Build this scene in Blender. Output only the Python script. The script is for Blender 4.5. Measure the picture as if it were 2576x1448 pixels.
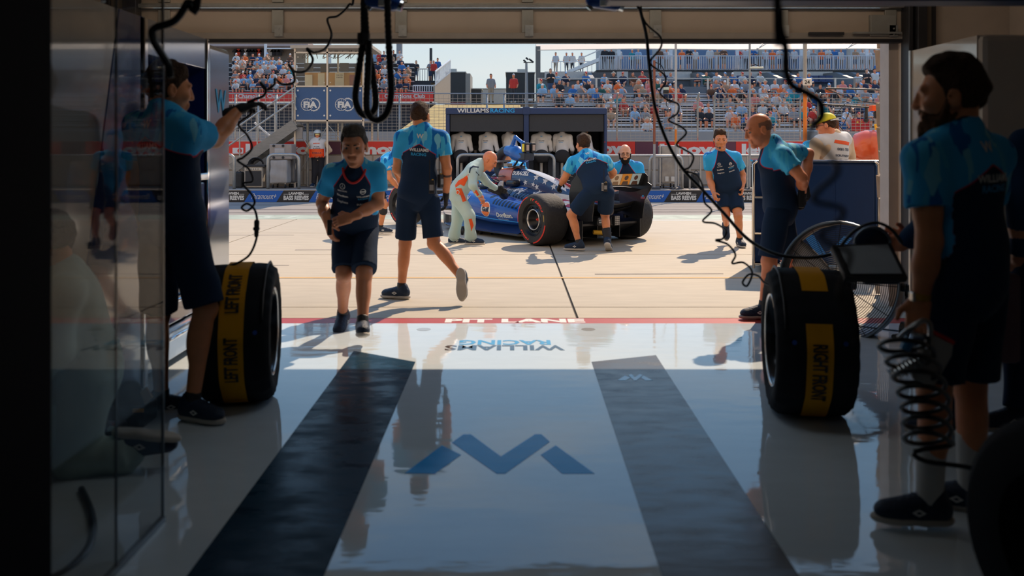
import bpy, bmesh, math, random
import numpy as np
from mathutils import Vector, Matrix
from mathutils.bvhtree import BVHTree
R = random.Random(7)
for o in list(bpy.data.objects): bpy.data.objects.remove(o)
SC = bpy.context.scene
C = SC.collection
# ---------------------------------------------------------------- camera, sky, sun, exposure
FPX, HC, CX, HZ = 2300.0, 1.40, 1288.0, 365.0      # focal length in pixels, eye height, principal column, horizon row
cam = bpy.data.cameras.new('camera'); camo = bpy.data.objects.new('camera', cam); C.objects.link(camo)
camo.location = (0, 0, HC); camo.rotation_euler = (math.pi/2, 0, 0)
cam.sensor_width = 36.0; cam.lens = FPX/2576*36.0; cam.shift_y = -(724-HZ)/2576
cam.clip_start = .05; cam.clip_end = 1000
cam.dof.use_dof = True; cam.dof.focus_distance = 17.; cam.dof.aperture_fstop = 2.3
SC.camera = camo
W = bpy.data.worlds.new('world'); SC.world = W; W.use_nodes = True
nt = W.node_tree; nt.nodes.clear()
def nn(t, tp, **kw):
    n = t.nodes.new(tp)
    for k, v in kw.items():
        if k.startswith('i_'): n.inputs[int(k[2:])].default_value = v
        else: setattr(n, k, v)
    return n
out = nn(nt, 'ShaderNodeOutputWorld'); bg = nn(nt, 'ShaderNodeBackground')
tc = nn(nt, 'ShaderNodeTexCoord'); sx = nn(nt, 'ShaderNodeSeparateXYZ'); rp = nn(nt, 'ShaderNodeValToRGB')
nt.links.new(tc.outputs['Generated'], sx.inputs[0]); nt.links.new(sx.outputs['Z'], rp.inputs[0])
cr = rp.color_ramp
cr.elements[0].position = 0.0; cr.elements[0].color = (.66, .69, .66, 1)
cr.elements[1].position = 1.0; cr.elements[1].color = (.09, .27, .66, 1)
for p_, c_ in ((.09, (.58, .68, .71, 1)), (.19, (.36, .60, .84, 1)), (.45, (.19, .46, .88, 1))):
    e = cr.elements.new(p_); e.color = c_
# thin clouds
mp = nn(nt, 'ShaderNodeMapping'); mp.inputs['Scale'].default_value = (2.0, 2.0, 11.0)
nz = nn(nt, 'ShaderNodeTexNoise'); nz.inputs['Scale'].default_value = 1.6; nz.inputs['Detail'].default_value = 5
cl = nn(nt, 'ShaderNodeMapRange'); cl.inputs[1].default_value = .46; cl.inputs[2].default_value = .72; cl.inputs[4].default_value = .55
mx = nn(nt, 'ShaderNodeMix', data_type='RGBA'); mx.inputs[7].default_value = (.70, .72, .71, 1)
nt.links.new(tc.outputs['Generated'], mp.inputs[0]); nt.links.new(mp.outputs[0], nz.inputs['Vector'])
nt.links.new(nz.outputs['Fac'], cl.inputs[0]); nt.links.new(cl.outputs[0], mx.inputs[0])
nt.links.new(rp.outputs[0], mx.inputs[6]); nt.links.new(mx.outputs[2], bg.inputs[0])
bg.inputs[1].default_value = 1.15
nt.links.new(bg.outputs[0], out.inputs[0])
sun = bpy.data.lights.new('sun', 'SUN'); suno = bpy.data.objects.new('sun', sun); C.objects.link(suno)
sun.energy = 5.0; sun.color = (1.0, .79, .58); sun.angle = math.radians(.55)
SUNV = Vector((-.47, -.98, -1.0)).normalized()
suno.rotation_euler = SUNV.to_track_quat('-Z', 'Y').to_euler(); suno.location = (20, 40, 40)
vs = SC.view_settings
SC.display_settings.display_device = 'sRGB'
vs.view_transform = 'Standard'; vs.look = 'None'; vs.gamma = 1.0; vs.exposure = 0.0; vs.use_curve_mapping = False

# ---------------------------------------------------------------- helpers
def P(px, py, Y): return Vector(((px-CX)*Y/FPX, Y, HC-(py-HZ)*Y/FPX))       # a point seen at (px, py) standing Y metres away
def G(px, py, z=0.0):
    Y = FPX*(HC-z)/(py-HZ); return Vector(((px-CX)*Y/FPX, Y, z))             # the ground point seen there
def srgb(r, g, b):
    f = lambda c: (c/255/12.92) if c <= 10 else ((c/255+.055)/1.055)**2.4
    return (f(r), f(g), f(b))
MATS = {}
def mat(name, col, rough=.5, metal=0., var=.06, scale=8., bump=0., spec=.5, coat=0., emit=None, stretch=None):
    if name in MATS: return MATS[name]
    m = bpy.data.materials.new(name); m.use_nodes = True; t = m.node_tree
    b = t.nodes['Principled BSDF']
    b.inputs['Roughness'].default_value = rough; b.inputs['Metallic'].default_value = metal
    b.inputs['Specular IOR Level'].default_value = spec; b.inputs['Coat Weight'].default_value = coat
    b.inputs['Coat Roughness'].default_value = .05
    col = tuple(col)+(1,)
    if var or bump:
        c = nn(t, 'ShaderNodeTexCoord'); n = nn(t, 'ShaderNodeTexNoise'); n.inputs['Scale'].default_value = scale; n.inputs['Detail'].default_value = 4
        v = c.outputs['Object']
        if stretch:
            mpn = nn(t, 'ShaderNodeMapping'); mpn.inputs['Scale'].default_value = stretch; t.links.new(v, mpn.inputs[0]); v = mpn.outputs[0]
        t.links.new(v, n.inputs['Vector'])
        x = nn(t, 'ShaderNodeMix', data_type='RGBA'); x.inputs[6].default_value = tuple(k*(1-var*2.2) for k in col[:3])+(1,)
        x.inputs[7].default_value = tuple(min(1, k*(1+var*2.2)) for k in col[:3])+(1,)
        t.links.new(n.outputs['Fac'], x.inputs[0]); t.links.new(x.outputs[2], b.inputs['Base Color'])
        if bump:
            u = nn(t, 'ShaderNodeBump'); u.inputs['Strength'].default_value = bump; u.inputs['Distance'].default_value = .02
            t.links.new(n.outputs['Fac'], u.inputs['Height']); t.links.new(u.outputs[0], b.inputs['Normal'])
    else: b.inputs['Base Color'].default_value = col
    if emit:
        b.inputs['Emission Color'].default_value = tuple(emit[:3])+(1,); b.inputs['Emission Strength'].default_value = emit[3]
    MATS[name] = m; return m
OFF = {}
def _link(o, parent, world):
    C.objects.link(o)
    if parent is not None:
        o.parent = parent
        OFF[o.name] = OFF.get(parent.name, Vector((0, 0, 0)))
    else: OFF[o.name] = Vector((0, 0, 0))
    return o
def thing(name, label, cat, loc=(0, 0, 0), group=None, rz=0., kind=None):
    o = bpy.data.objects.new(name, None); o.empty_display_size = .1
    C.objects.link(o); o.location = loc; o.rotation_euler = (0, 0, rz)
    OFF[o.name] = Vector(loc)
    tag(o, label, cat, group, kind); return o
def tag(o, label=None, cat=None, group=None, kind=None):
    if label: o['label'] = label
    if cat: o['category'] = cat
    if group: o['group'] = group
    if kind: o['kind'] = kind
    return o
def copy_tree(o, parent=None, name=None):
    c = o.copy(); C.objects.link(c)
    if parent is not None: c.parent = parent
    OFF[c.name] = OFF.get(o.name, Vector((0, 0, 0)))
    for ch in KIDS(o): copy_tree(ch, c)
    return c
def KIDS(o): return [x for x in o.children]
def mesh_obj(name, v, f, mats, parent=None, world=True, smooth=False, mi=None):
    me = bpy.data.meshes.new(name)
    v = np.asarray(v, dtype=float).reshape(-1, 3)
    if parent is not None and world: v = v-np.array(OFF.get(parent.name, (0, 0, 0)))
    if isinstance(f, np.ndarray):
        n, m = len(v), len(f); k = f.shape[1]
        me.vertices.add(n); me.vertices.foreach_set('co', v.astype(np.float32).ravel())
        me.loops.add(m*k); me.loops.foreach_set('vertex_index', f.astype(np.int32).ravel())
        me.polygons.add(m); me.polygons.foreach_set('loop_start', np.arange(0, m*k, k, dtype=np.int32))
        me.update(calc_edges=True)
    else: me.from_pydata(v.tolist(), [], f)
    for m_ in (mats if isinstance(mats, (list, tuple)) else [mats]): me.materials.append(m_)
    if mi is not None: me.polygons.foreach_set('material_index', np.asarray(mi, dtype=np.int32))
    if smooth: me.polygons.foreach_set('use_smooth', [True]*len(me.polygons))
    me.update()
    return _link(bpy.data.objects.new(name, me), parent, world)
def frame(d, hint=(0, 0, 1)):
    d = Vector(d).normalized(); h = Vector(hint)
    if abs(d.dot(h.normalized())) > .98: h = Vector((1, 0, 0)) if abs(d.x) < .9 else Vector((0, 1, 0))
    a = d.cross(h).normalized(); b = a.cross(d).normalized()
    return a, b, d
class MB:
    def __init__(s): s.v = []; s.f = []; s.m = []; s.cur = 0
    def mi(s, i): s.cur = i; return s
    def add(s, v, f):
        b = len(s.v); s.v += [tuple(x) for x in v]; s.f += [tuple(i+b for i in q) for q in f]; s.m += [s.cur]*len(f); return s
    def box(s, c, d, rz=0., M=None):
        x, y, z = d[0]/2, d[1]/2, d[2]/2
        v = [Vector((i*x, j*y, k*z)) for k in (-1, 1) for j in (-1, 1) for i in (-1, 1)]
        if rz: M = Matrix.Rotation(rz, 3, 'Z')
        if M is not None: v = [M @ p for p in v]
        c = Vector(c)
        return s.add([p+c for p in v], [(0, 2, 3, 1), (4, 5, 7, 6), (0, 1, 5, 4), (2, 6, 7, 3), (0, 4, 6, 2), (1, 3, 7, 5)])
    def bb(s, x0, x1, y0, y1, z0, z1): return s.box(((x0+x1)/2, (y0+y1)/2, (z0+z1)/2), (x1-x0, y1-y0, z1-z0))
    def bar(s, p, q, w, h=None, hint=(0, 0, 1)):
        p, q = Vector(p), Vector(q); a, b, d = frame(q-p, hint); h = h or w; a = a*w/2; b = b*h/2
        v = [p-a-b, p+a-b, p+a+b, p-a+b, q-a-b, q+a-b, q+a+b, q-a+b]
        return s.add(v, [(3, 2, 1, 0), (4, 5, 6, 7), (0, 1, 5, 4), (1, 2, 6, 5), (2, 3, 7, 6), (3, 0, 4, 7)])
    def tube(s, pts, r, n=8, closed=False, cap=True):
        pts = [Vector(p) for p in pts]; N = len(pts)
        rr = r if isinstance(r, (list, tuple)) else [r]*N
        rings = []; a = None
        for i, p in enumerate(pts):
            if closed: d = pts[(i+1) % N]-pts[i-1]
            else: d = pts[min(i+1, N-1)]-pts[max(i-1, 0)]
            d.normalize()
            if a is None: a, b, _ = frame(d)
            else:
                a = a-d*a.dot(d)
                a = a.normalized() if a.length > 1e-6 else frame(d)[0]
            b = d.cross(a)
            rings.append([p+(a*math.cos(2*math.pi*k/n)+b*math.sin(2*math.pi*k/n))*rr[i] for k in range(n)])
        v = [q for g in rings for q in g]; f = []
        for i in range(N if closed else N-1):
            j = (i+1) % N
            for k in range(n):
                l = (k+1) % n; f.append((i*n+k, i*n+l, j*n+l, j*n+k))
        if cap and not closed: f += [tuple(range(n))[::-1], tuple((N-1)*n+k for k in range(n))]
        return s.add(v, f)
    def cyl(s, p, q, r, r2=None, n=16): return s.tube([p, q], [r, r if r2 is None else r2], n)
    def lathe(s, o, ax, prof, n=32, hint=(0, 0, 1), cap=False):
        o = Vector(o); a, b, d = frame(ax, hint); v = []; f = []; m = len(prof)
        for (r, h) in prof:
            for k in range(n):
                t = 2*math.pi*k/n; v.append(o+d*h+(a*math.cos(t)+b*math.sin(t))*r)
        for i in range(m-1):
            for k in range(n):
                l = (k+1) % n; f.append((i*n+k, i*n+l, (i+1)*n+l, (i+1)*n+k))
        if cap: f += [tuple(range(n))[::-1], tuple((m-1)*n+k for k in range(n))]
        return s.add(v, f)
    def prism(s, poly, e):
        poly = [Vector(p) for p in poly]; e = Vector(e); n = len(poly)
        v = poly+[p+e for p in poly]
        f = [tuple(range(n))[::-1], tuple(range(n, 2*n))]+[(i, (i+1) % n, n+(i+1) % n, n+i) for i in range(n)]
        return s.add(v, f)
    def loft(s, secs, cap=True, close=True):
        n = len(secs[0]); v = [p for q in secs for p in q]; f = []
        for i in range(len(secs)-1):
            for k in range(n if close else n-1):
                l = (k+1) % n; f.append((i*n+k, i*n+l, (i+1)*n+l, (i+1)*n+k))
        if cap: f += [tuple(range(n))[::-1], tuple((len(secs)-1)*n+k for k in range(n))]
        return s.add(v, f)
    def build(s, name, mats, parent=None, world=True, smooth=False, bevel=0., auto=False):
        o = mesh_obj(name, s.v, s.f, mats, parent, world, smooth, s.m if isinstance(mats, (list, tuple)) else None)
        if bevel:
            b = o.modifiers.new('bevel', 'BEVEL'); b.width = bevel; b.segments = 2; b.limit_method = 'ANGLE'
        if auto:
            bm = bmesh.new(); bm.from_mesh(o.data); bmesh.ops.recalc_face_normals(bm, faces=bm.faces)
            for e in bm.edges: e.smooth = not (len(e.link_faces) == 2 and e.calc_face_angle(0) > .6)
            for q in bm.faces: q.smooth = True
            bm.to_mesh(o.data); bm.free()
        return o
def spline(pts, n=8):
    pts = [Vector(p) for p in pts]; o = []
    for i in range(len(pts)-1):
        a, b, c, d = pts[max(i-1, 0)], pts[i], pts[i+1], pts[min(i+2, len(pts)-1)]
        for k in range(n):
            t = k/n
            o.append(.5*((2*b)+(c-a)*t+(2*a-5*b+4*c-d)*t*t+(3*b-a-3*c+d)*t**3))
    return o+[pts[-1]]
TXT = {}
def text_geo(s, bold=.0, spacing=1., shear=0.):
    k = (s, bold, spacing, shear)
    if k not in TXT:
        cu = bpy.data.curves.new('t', 'FONT'); cu.body = s; cu.align_x = 'CENTER'; cu.align_y = 'CENTER'
        cu.offset = bold; cu.space_character = spacing; cu.shear = shear; cu.resolution_u = 2; cu.extrude = 0
        ob = bpy.data.objects.new('t', cu); me = ob.to_mesh()
        v = np.array([tuple(x.co) for x in me.vertices]); f = [tuple(p.vertices) for p in me.polygons]
        ob.to_mesh_clear(); bpy.data.objects.remove(ob); bpy.data.curves.remove(cu)
        lo, hi = v.min(0), v.max(0); v = v-(lo+hi)/2
        TXT[k] = (v, f, hi-lo)
    return TXT[k]
def text(s, name, m, o, xd, yd, w=None, h=None, parent=None, bold=.02, spacing=1., shear=0., world=True, lift=.003, surf=None, bend=None):
    """Lettering s centred at o in the plane (xd, yd), w wide and/or h tall; surf: a BVH it is laid onto along the plane's normal."""
    v, f, d = text_geo(s, bold, spacing, shear)
    sx_ = (w/d[0]) if w else h/d[1]; sy_ = (h/d[1]) if h else sx_
    xd, yd, o = Vector(xd).normalized(), Vector(yd).normalized(), Vector(o); n = xd.cross(yd)
    pts = []
    if surf:
        v, f = tess([(a*sx_, b*sy_) for a, b, _ in v], f, .03); v = [(a/sx_, b/sy_, 0) for a, b in v]
    for a, b, _ in v:
        if bend: q = bend(a*sx_, b*sy_)
        else: q = o+xd*a*sx_+yd*b*sy_+n*lift
        pts.append(q)
    if surf: pts = lay(pts, n, surf, lift)
    return mesh_obj(name, pts, f, m, parent, world)
def tess(v2, faces, L):
    """Cut flat shapes finely enough to follow a curved surface."""
    bm = bmesh.new(); vs_ = [bm.verts.new((a, b, 0)) for a, b in v2]
    for f in faces:
        try: bm.faces.new([vs_[i] for i in f])
        except ValueError: pass
    bmesh.ops.triangulate(bm, faces=bm.faces)
    for _ in range(4):
        e = [x for x in bm.edges if x.calc_length() > L]
        if not e: break
        bmesh.ops.subdivide_edges(bm, edges=e, cuts=1); bmesh.ops.triangulate(bm, faces=bm.faces)
    bm.verts.index_update(); v = [(x.co.x, x.co.y) for x in bm.verts]; f = [tuple(q.index for q in x.verts) for x in bm.faces]; bm.free(); return v, f
def lay(pts, n, surf, lift):
    o = []
    for q in pts:
        hit = surf.ray_cast(q+n*.35, -n, .8)
        o.append(hit[0]+n*lift if hit[0] is not None else q)
    return o
def flat(polys, name, m, o, xd, yd, parent=None, world=True, lift=.003, surf=None, thick=0.):
    """Flat shapes (lists of (u, v)) in the plane (xd, yd) at o."""
    xd, yd, o = Vector(xd).normalized(), Vector(yd).normalized(), Vector(o); n = xd.cross(yd); b = MB()
    for pl in polys:
        if surf:
            v2, f2 = tess(pl, [tuple(range(len(pl)))], .03)
            b.add(lay([o+xd*u+yd*w_+n*lift for u, w_ in v2], n, surf, lift), f2); continue
        q = [o+xd*u+yd*w_+n*lift for u, w_ in pl]
        if thick: b.prism(q, -n*thick)
        else: b.add(q, [tuple(range(len(q)))])
    return b.build(name, m, parent, world)
def ring(r, w, n=28, a0=0., a1=2*math.pi, cx=0., cy=0., ex=1.):
    o = []
    for i in range(n):
        t, u = a0+(a1-a0)*i/n, a0+(a1-a0)*(i+1)/n
        o.append([(cx+ex*r*math.cos(t), cy+r*math.sin(t)), (cx+ex*r*math.cos(u), cy+r*math.sin(u)), (cx+ex*(r-w)*math.cos(u), cy+(r-w)*math.sin(u)), (cx+ex*(r-w)*math.cos(t), cy+(r-w)*math.sin(t))])
    return o
def disc(r, cx=0., cy=0., n=28): return [[(cx+r*math.cos(2*math.pi*i/n), cy+r*math.sin(2*math.pi*i/n)) for i in range(n)]]
def w_logo(w, h):
    """The four-stroke W mark, seen the right way up."""
    q = w/2; t = .155*w
    return [[(-q, h/2), (-q+t*2.1, h/2), (-q+t*2.1+.085*w, h*.12), (-q+.21*w, -h*.06)],
            [(-.235*w, -h*.12), (-.10*w, h*.18), (0, -h*.12), (.10*w, h*.18), (.235*w, -h*.12), (.17*w, -h*.5), (.10*w, -h*.5), (0, -h*.02), (-.10*w, -h*.5), (-.17*w, -h*.5)],
            [(q, h/2), (q-.21*w, -h*.06), (q-t*2.1-.085*w, h*.12), (q-t*2.1, h/2)]]
# ---------------------------------------------------------------- solid blends: smooth unions of cones and ellipsoids, skinned by surface nets
class SD:
    def __init__(s): s.p = []
    def cone(s, a, b, ra, rb=None, k=.02, clip=None, op='u'):
        a, b = np.array(a, float), np.array(b, float); rb = ra if rb is None else rb; r = max(ra, rb)+k
        s.p.append(('c', (a, b, ra, rb), k, clip, op, np.minimum(a, b)-r, np.maximum(a, b)+r)); return s
    def ell(s, c, rad, fr=None, k=.02, clip=None, op='u'):
        c = np.array(c, float); fr = np.eye(3) if fr is None else np.array([tuple(x) for x in fr]); rad = np.array(rad, float)
        e = np.sqrt(((fr*rad[:, None])**2).sum(0))+k
        s.p.append(('e', (c, rad, fr), k, clip, op, c-e, c+e)); return s
    def box(s, c, half, fr=None, rd=.01, k=.01, clip=None, op='u'):
        c = np.array(c, float); fr = np.eye(3) if fr is None else np.array([tuple(x) for x in fr]); half = np.array(half, float)
        e = (np.abs(fr)*half[:, None]).sum(0)+k+rd
        s.p.append(('b', (c, half, fr, rd), k, clip, op, c-e, c+e)); return s
    def mesh(s, h, noise=None):
        us = [q for q in s.p if q[4] == 'u']
        lo = np.min([q[5] for q in us], 0)-2*h; hi = np.max([q[6] for q in us], 0)+2*h
        n = np.ceil((hi-lo)/h).astype(int)+1
        F = np.full(n, .3, np.float32)
        for tp, pr, k, clip, op, a, b in s.p:
            i0 = np.maximum(((a-lo)/h-1).astype(int), 0); i1 = np.minimum(((b-lo)/h+2).astype(int), n)
            if (i1 <= i0).any(): continue
            x = (lo[0]+h*np.arange(i0[0], i1[0]))[:, None, None]; y = (lo[1]+h*np.arange(i0[1], i1[1]))[None, :, None]; z = (lo[2]+h*np.arange(i0[2], i1[2]))[None, None, :]
            if tp == 'c':
                A, B, ra, rb = pr; d = B-A; L = max((d*d).sum(), 1e-9)
                t = np.clip(((x-A[0])*d[0]+(y-A[1])*d[1]+(z-A[2])*d[2])/L, 0, 1)
                D = np.sqrt((x-A[0]-t*d[0])**2+(y-A[1]-t*d[1])**2+(z-A[2]-t*d[2])**2)-(ra+t*(rb-ra))
            else:
                c, rd, fr = pr[0], pr[1], pr[2]; q = [(x-c[0])*fr[i][0]+(y-c[1])*fr[i][1]+(z-c[2])*fr[i][2] for i in range(3)]
                if tp == 'e':
                    k0 = np.sqrt(sum((q[i]/rd[i])**2 for i in range(3))); k1 = np.sqrt(sum((q[i]/rd[i]**2)**2 for i in range(3)))+1e-9
                    D = k0*(k0-1)/k1
                else:
                    w = [np.abs(q[i])-rd[i]+pr[3] for i in range(3)]
                    D = np.sqrt(sum(np.maximum(u, 0)**2 for u in w))+np.minimum(np.maximum(np.maximum(w[0], w[1]), w[2]), 0)-pr[3]
            if clip:
                for (o, nv) in clip: D = np.maximum(D, (x-o[0])*nv[0]+(y-o[1])*nv[1]+(z-o[2])*nv[2])
            sl = tuple(slice(i0[i], i1[i]) for i in range(3)); E = F[sl]
            if op == 'u':
                t = np.clip(.5+.5*(D-E)/k, 0, 1); F[sl] = D*(1-t)+E*t-k*t*(1-t)
            elif op == 's':
                t = np.clip(.5-.5*(D+E)/k, 0, 1); F[sl] = E*(1-t)-D*t+k*t*(1-t)
            elif op == 'i':
                G_ = np.maximum(E, D); F[sl] = G_
        if noise is not None:
            x = (lo[0]+h*np.arange(n[0]))[:, None, None]; y = (lo[1]+h*np.arange(n[1]))[None, :, None]; z = (lo[2]+h*np.arange(n[2]))[None, None, :]
            F = F+noise(x, y, z)
        return surfnet(F, lo, h)
def surfnet(F, lo, h):
    S = F < 0
    c = np.zeros(tuple(i-1 for i in S.shape), np.int8)
    cor = [(i, j, k) for i in (0, 1) for j in (0, 1) for k in (0, 1)]
    sl = lambda o: tuple(slice(o[i], S.shape[i]-1+o[i]) for i in range(3))
    for o in cor: c += S[sl(o)]
    M = (c > 0) & (c < 8)
    ci = np.argwhere(M); idx = np.full(c.shape, -1, np.int64); idx[M] = np.arange(len(ci))
    pos = np.zeros((len(ci), 3)); cnt = np.zeros(len(ci))
    val = {o: F[ci[:, 0]+o[0], ci[:, 1]+o[1], ci[:, 2]+o[2]] for o in cor}
    for a in cor:
        for ax in range(3):
            if a[ax]: continue
            b = list(a); b[ax] = 1; b = tuple(b); fa, fb = val[a], val[b]
            x = (fa < 0) != (fb < 0); t = np.where(x, fa/np.where(x, fa-fb, 1), 0)
            p = np.array(a, float)[None, :]+t[:, None]*np.eye(3)[ax][None, :]
            pos += np.where(x[:, None], p, 0); cnt += x
    v = lo+h*(ci+pos/np.maximum(cnt, 1)[:, None])
    faces = []
    for ax in range(3):
        u, w = (ax+1) % 3, (ax+2) % 3
        s0 = [slice(None)]*3; s1 = [slice(None)]*3; s0[ax] = slice(0, -1); s1[ax] = slice(1, None)
        a, b = S[tuple(s0)], S[tuple(s1)]
        E = np.argwhere(a != b); E = E[(E[:, u] > 0) & (E[:, w] > 0) & (E[:, u] < S.shape[u]-1) & (E[:, w] < S.shape[w]-1)]
        if not len(E): continue
        ins = a[E[:, 0], E[:, 1], E[:, 2]]
        def cell(du, dw):
            q = E.copy(); q[:, u] += du; q[:, w] += dw; return idx[q[:, 0], q[:, 1], q[:, 2]]
        q = np.stack([cell(-1, -1), cell(0, -1), cell(0, 0), cell(-1, 0)], 1)
        q[~ins] = q[~ins][:, ::-1]; faces.append(q)
    return v, np.concatenate(faces)
def wrinkle(amp, fx, seed=0, dirv=(0, 0, 1)):
    r = random.Random(seed); ks = []
    for i in range(5):
        d = Vector((r.uniform(-1, 1), r.uniform(-1, 1), r.uniform(-1, 1)))+Vector(dirv)*1.2; d.normalize(); f = fx*r.uniform(.6, 1.6); ks.append((d*f, r.uniform(0, 6.28)))
    return lambda x, y, z: (amp*sum(np.sin(d.x*x+d.y*y+d.z*z+p+1.5*np.sin(.5*(d.y*x-d.x*y+d.x*z)+p)) for d, p in ks)/2.2).astype(np.float32)
# ---------------------------------------------------------------- people
SKIN = {k: mat('skin_'+k, c, .45, var=.07, scale=22, bump=.06) for k, c in (('tan', (.72, .27, .115)), ('red', (.76, .26, .12)), ('pale', (.78, .38, .22)), ('deep', (.56, .22, .11)))}
HAIR = {k: mat('hair_'+k, c, .7, var=.28, scale=90, bump=.9, spec=.15) for k, c in (('dark', (.018, .014, .012)), ('brown', (.065, .035, .02)), ('ginger', (.14, .06, .025)), ('grey', (.06, .055, .05)))}
NAVY = srgb(26, 47, 74)
def fabric(name, col, var=.1, rough=.85): return mat(name, col, rough, var=var, scale=7, bump=.35, stretch=(1, 1, .45), spec=.2)
M_SHORT = fabric('navy_cotton', tuple(c*.9 for c in NAVY)); M_NAVY = fabric('navy_knit', NAVY); M_BLACK = mat('black_rubber', (.012, .012, .014), .5)
M_GLOVE = mat('black_glove', (.018, .018, .022), .7, bump=.3, scale=40); M_WHITE = mat('white_print', (.78, .78, .76), .6, var=0)
M_CYANP = mat('cyan_print', srgb(40, 165, 225), .6, var=0); M_SHOE = mat('shoe_navy', srgb(18, 40, 66), .6, bump=.4, scale=60)
M_SOLE = mat('shoe_sole', (.55, .50, .44), .6); M_SOCKW = fabric('white_sock', (.62, .62, .60)); M_EYE = mat('eye_white', (.26, .22, .2), .2, var=0)
M_IRIS = mat('eye_iris', (.03, .02, .015), .2, var=0); M_LIP = mat('lip', (.36, .13, .09), .5, var=0); M_RED = mat('red_trim', srgb(205, 40, 40), .5, var=0)
M_WSHIRT = fabric('white_cotton', (.72, .70, .68), .05); M_AQUA = fabric('aqua_overall', srgb(186, 208, 202), .06); M_ORANGE = mat('orange_patch', srgb(238, 88, 28), .7)
M_BEIGE = fabric('beige_overall', srgb(214, 190, 160), .05); M_DKPANT = fabric('charcoal_cotton', (.03, .03, .035)); M_JEAN = fabric('blue_denim', srgb(24, 42, 72))
M_STEEL = mat('steel', (.55, .55, .55), .3, 1.0); M_CHROME = mat('chrome', (.8, .8, .8), .08, 1.0)
def team_mat():
    m = mat('team_shirt', (.5, .5, .5), .8, var=0, spec=.2); t = m.node_tree; b = t.nodes['Principled BSDF']
    at = nn(t, 'ShaderNodeAttribute', attribute_name='nv'); r = nn(t, 'ShaderNodeValToRGB'); r.color_ramp.interpolation = 'CONSTANT'
    mr = nn(t, 'ShaderNodeMapRange'); mr.inputs[1].default_value = -.05; mr.inputs[2].default_value = .05
    t.links.new(at.outputs['Fac'], mr.inputs[0]); t.links.new(mr.outputs[0], r.inputs[0])
    r.color_ramp.elements[0].color = (0, 0, 0, 1); r.color_ramp.elements[1].position = .57; r.color_ramp.elements[1].color = (1, 1, 1, 1)
    e = r.color_ramp.elements.new(.5); e.color = (.5, .5, .5, 1)
    c = nn(t, 'ShaderNodeTexCoord'); mp_ = nn(t, 'ShaderNodeMapping'); mp_.inputs['Rotation'].default_value = (.2, .65, .3); mp_.inputs['Scale'].default_value = (24, 16, 6.5)
    vo = nn(t, 'ShaderNodeTexVoronoi', distance='CHEBYCHEV'); vo.inputs['Scale'].default_value = 1.0
    t.links.new(c.outputs['Object'], mp_.inputs[0]); t.links.new(mp_.outputs[0], vo.inputs['Vector'])
    sp = nn(t, 'ShaderNodeSeparateColor'); t.links.new(vo.outputs['Color'], sp.inputs[0])
    r2 = nn(t, 'ShaderNodeValToRGB'); r2.color_ramp.interpolation = 'CONSTANT'
    for i, (p_, k) in enumerate(((0, srgb(58, 176, 236)), (.5, srgb(20, 116, 196)), (.68, srgb(76, 192, 240)), (.86, srgb(126, 208, 236)))):
        el = r2.color_ramp.elements[i] if i < 2 else r2.color_ramp.elements.new(p_)
        el.position = p_; el.color = k+(1,)
    t.links.new(sp.outputs[0], r2.inputs[0])
    # facets only where the cloth is cyan at the back; plain sleeves
    at2 = nn(t, 'ShaderNodeAttribute', attribute_name='fc'); m0 = nn(t, 'ShaderNodeMix', data_type='RGBA'); m0.inputs[6].default_value = srgb(52, 172, 236)+(1,)
    t.links.new(at2.outputs['Fac'], m0.inputs[0]); t.links.new(r2.outputs[0], m0.inputs[7])
    m1 = nn(t, 'ShaderNodeMix', data_type='RGBA'); m1.inputs[7].default_value = NAVY+(1,); t.links.new(m0.outputs[2], m1.inputs[6])
    g1 = nn(t, 'ShaderNodeMath', operation='GREATER_THAN'); g1.inputs[1].default_value = .75; t.links.new(r.outputs[0], g1.inputs[0]); t.links.new(g1.outputs[0], m1.inputs[0])
    g2 = nn(t, 'ShaderNodeMath', operation='COMPARE'); g2.inputs[1].default_value = .5; g2.inputs[2].default_value = .1; t.links.new(r.outputs[0], g2.inputs[0])
    m2 = nn(t, 'ShaderNodeMix', data_type='RGBA'); m2.inputs[7].default_value = srgb(190, 50, 70)+(1,); t.links.new(m1.outputs[2], m2.inputs[6]); t.links.new(g2.outputs[0], m2.inputs[0])
    t.links.new(m2.outputs[2], b.inputs['Base Color'])
    n = nn(t, 'ShaderNodeTexNoise'); n.inputs['Scale'].default_value = 9; u = nn(t, 'ShaderNodeBump'); u.inputs['Strength'].default_value = .4; u.inputs['Distance'].default_value = .02
    t.links.new(c.outputs['Object'], n.inputs['Vector']); t.links.new(n.outputs['Fac'], u.inputs['Height']); t.links.new(u.outputs[0], b.inputs['Normal'])
    return m
M_TEAM = team_mat()
def set_attr(o, name, a):
    at = o.data.attributes.new(name, 'FLOAT', 'POINT'); at.data.foreach_set('value', np.asarray(a, np.float32))
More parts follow.
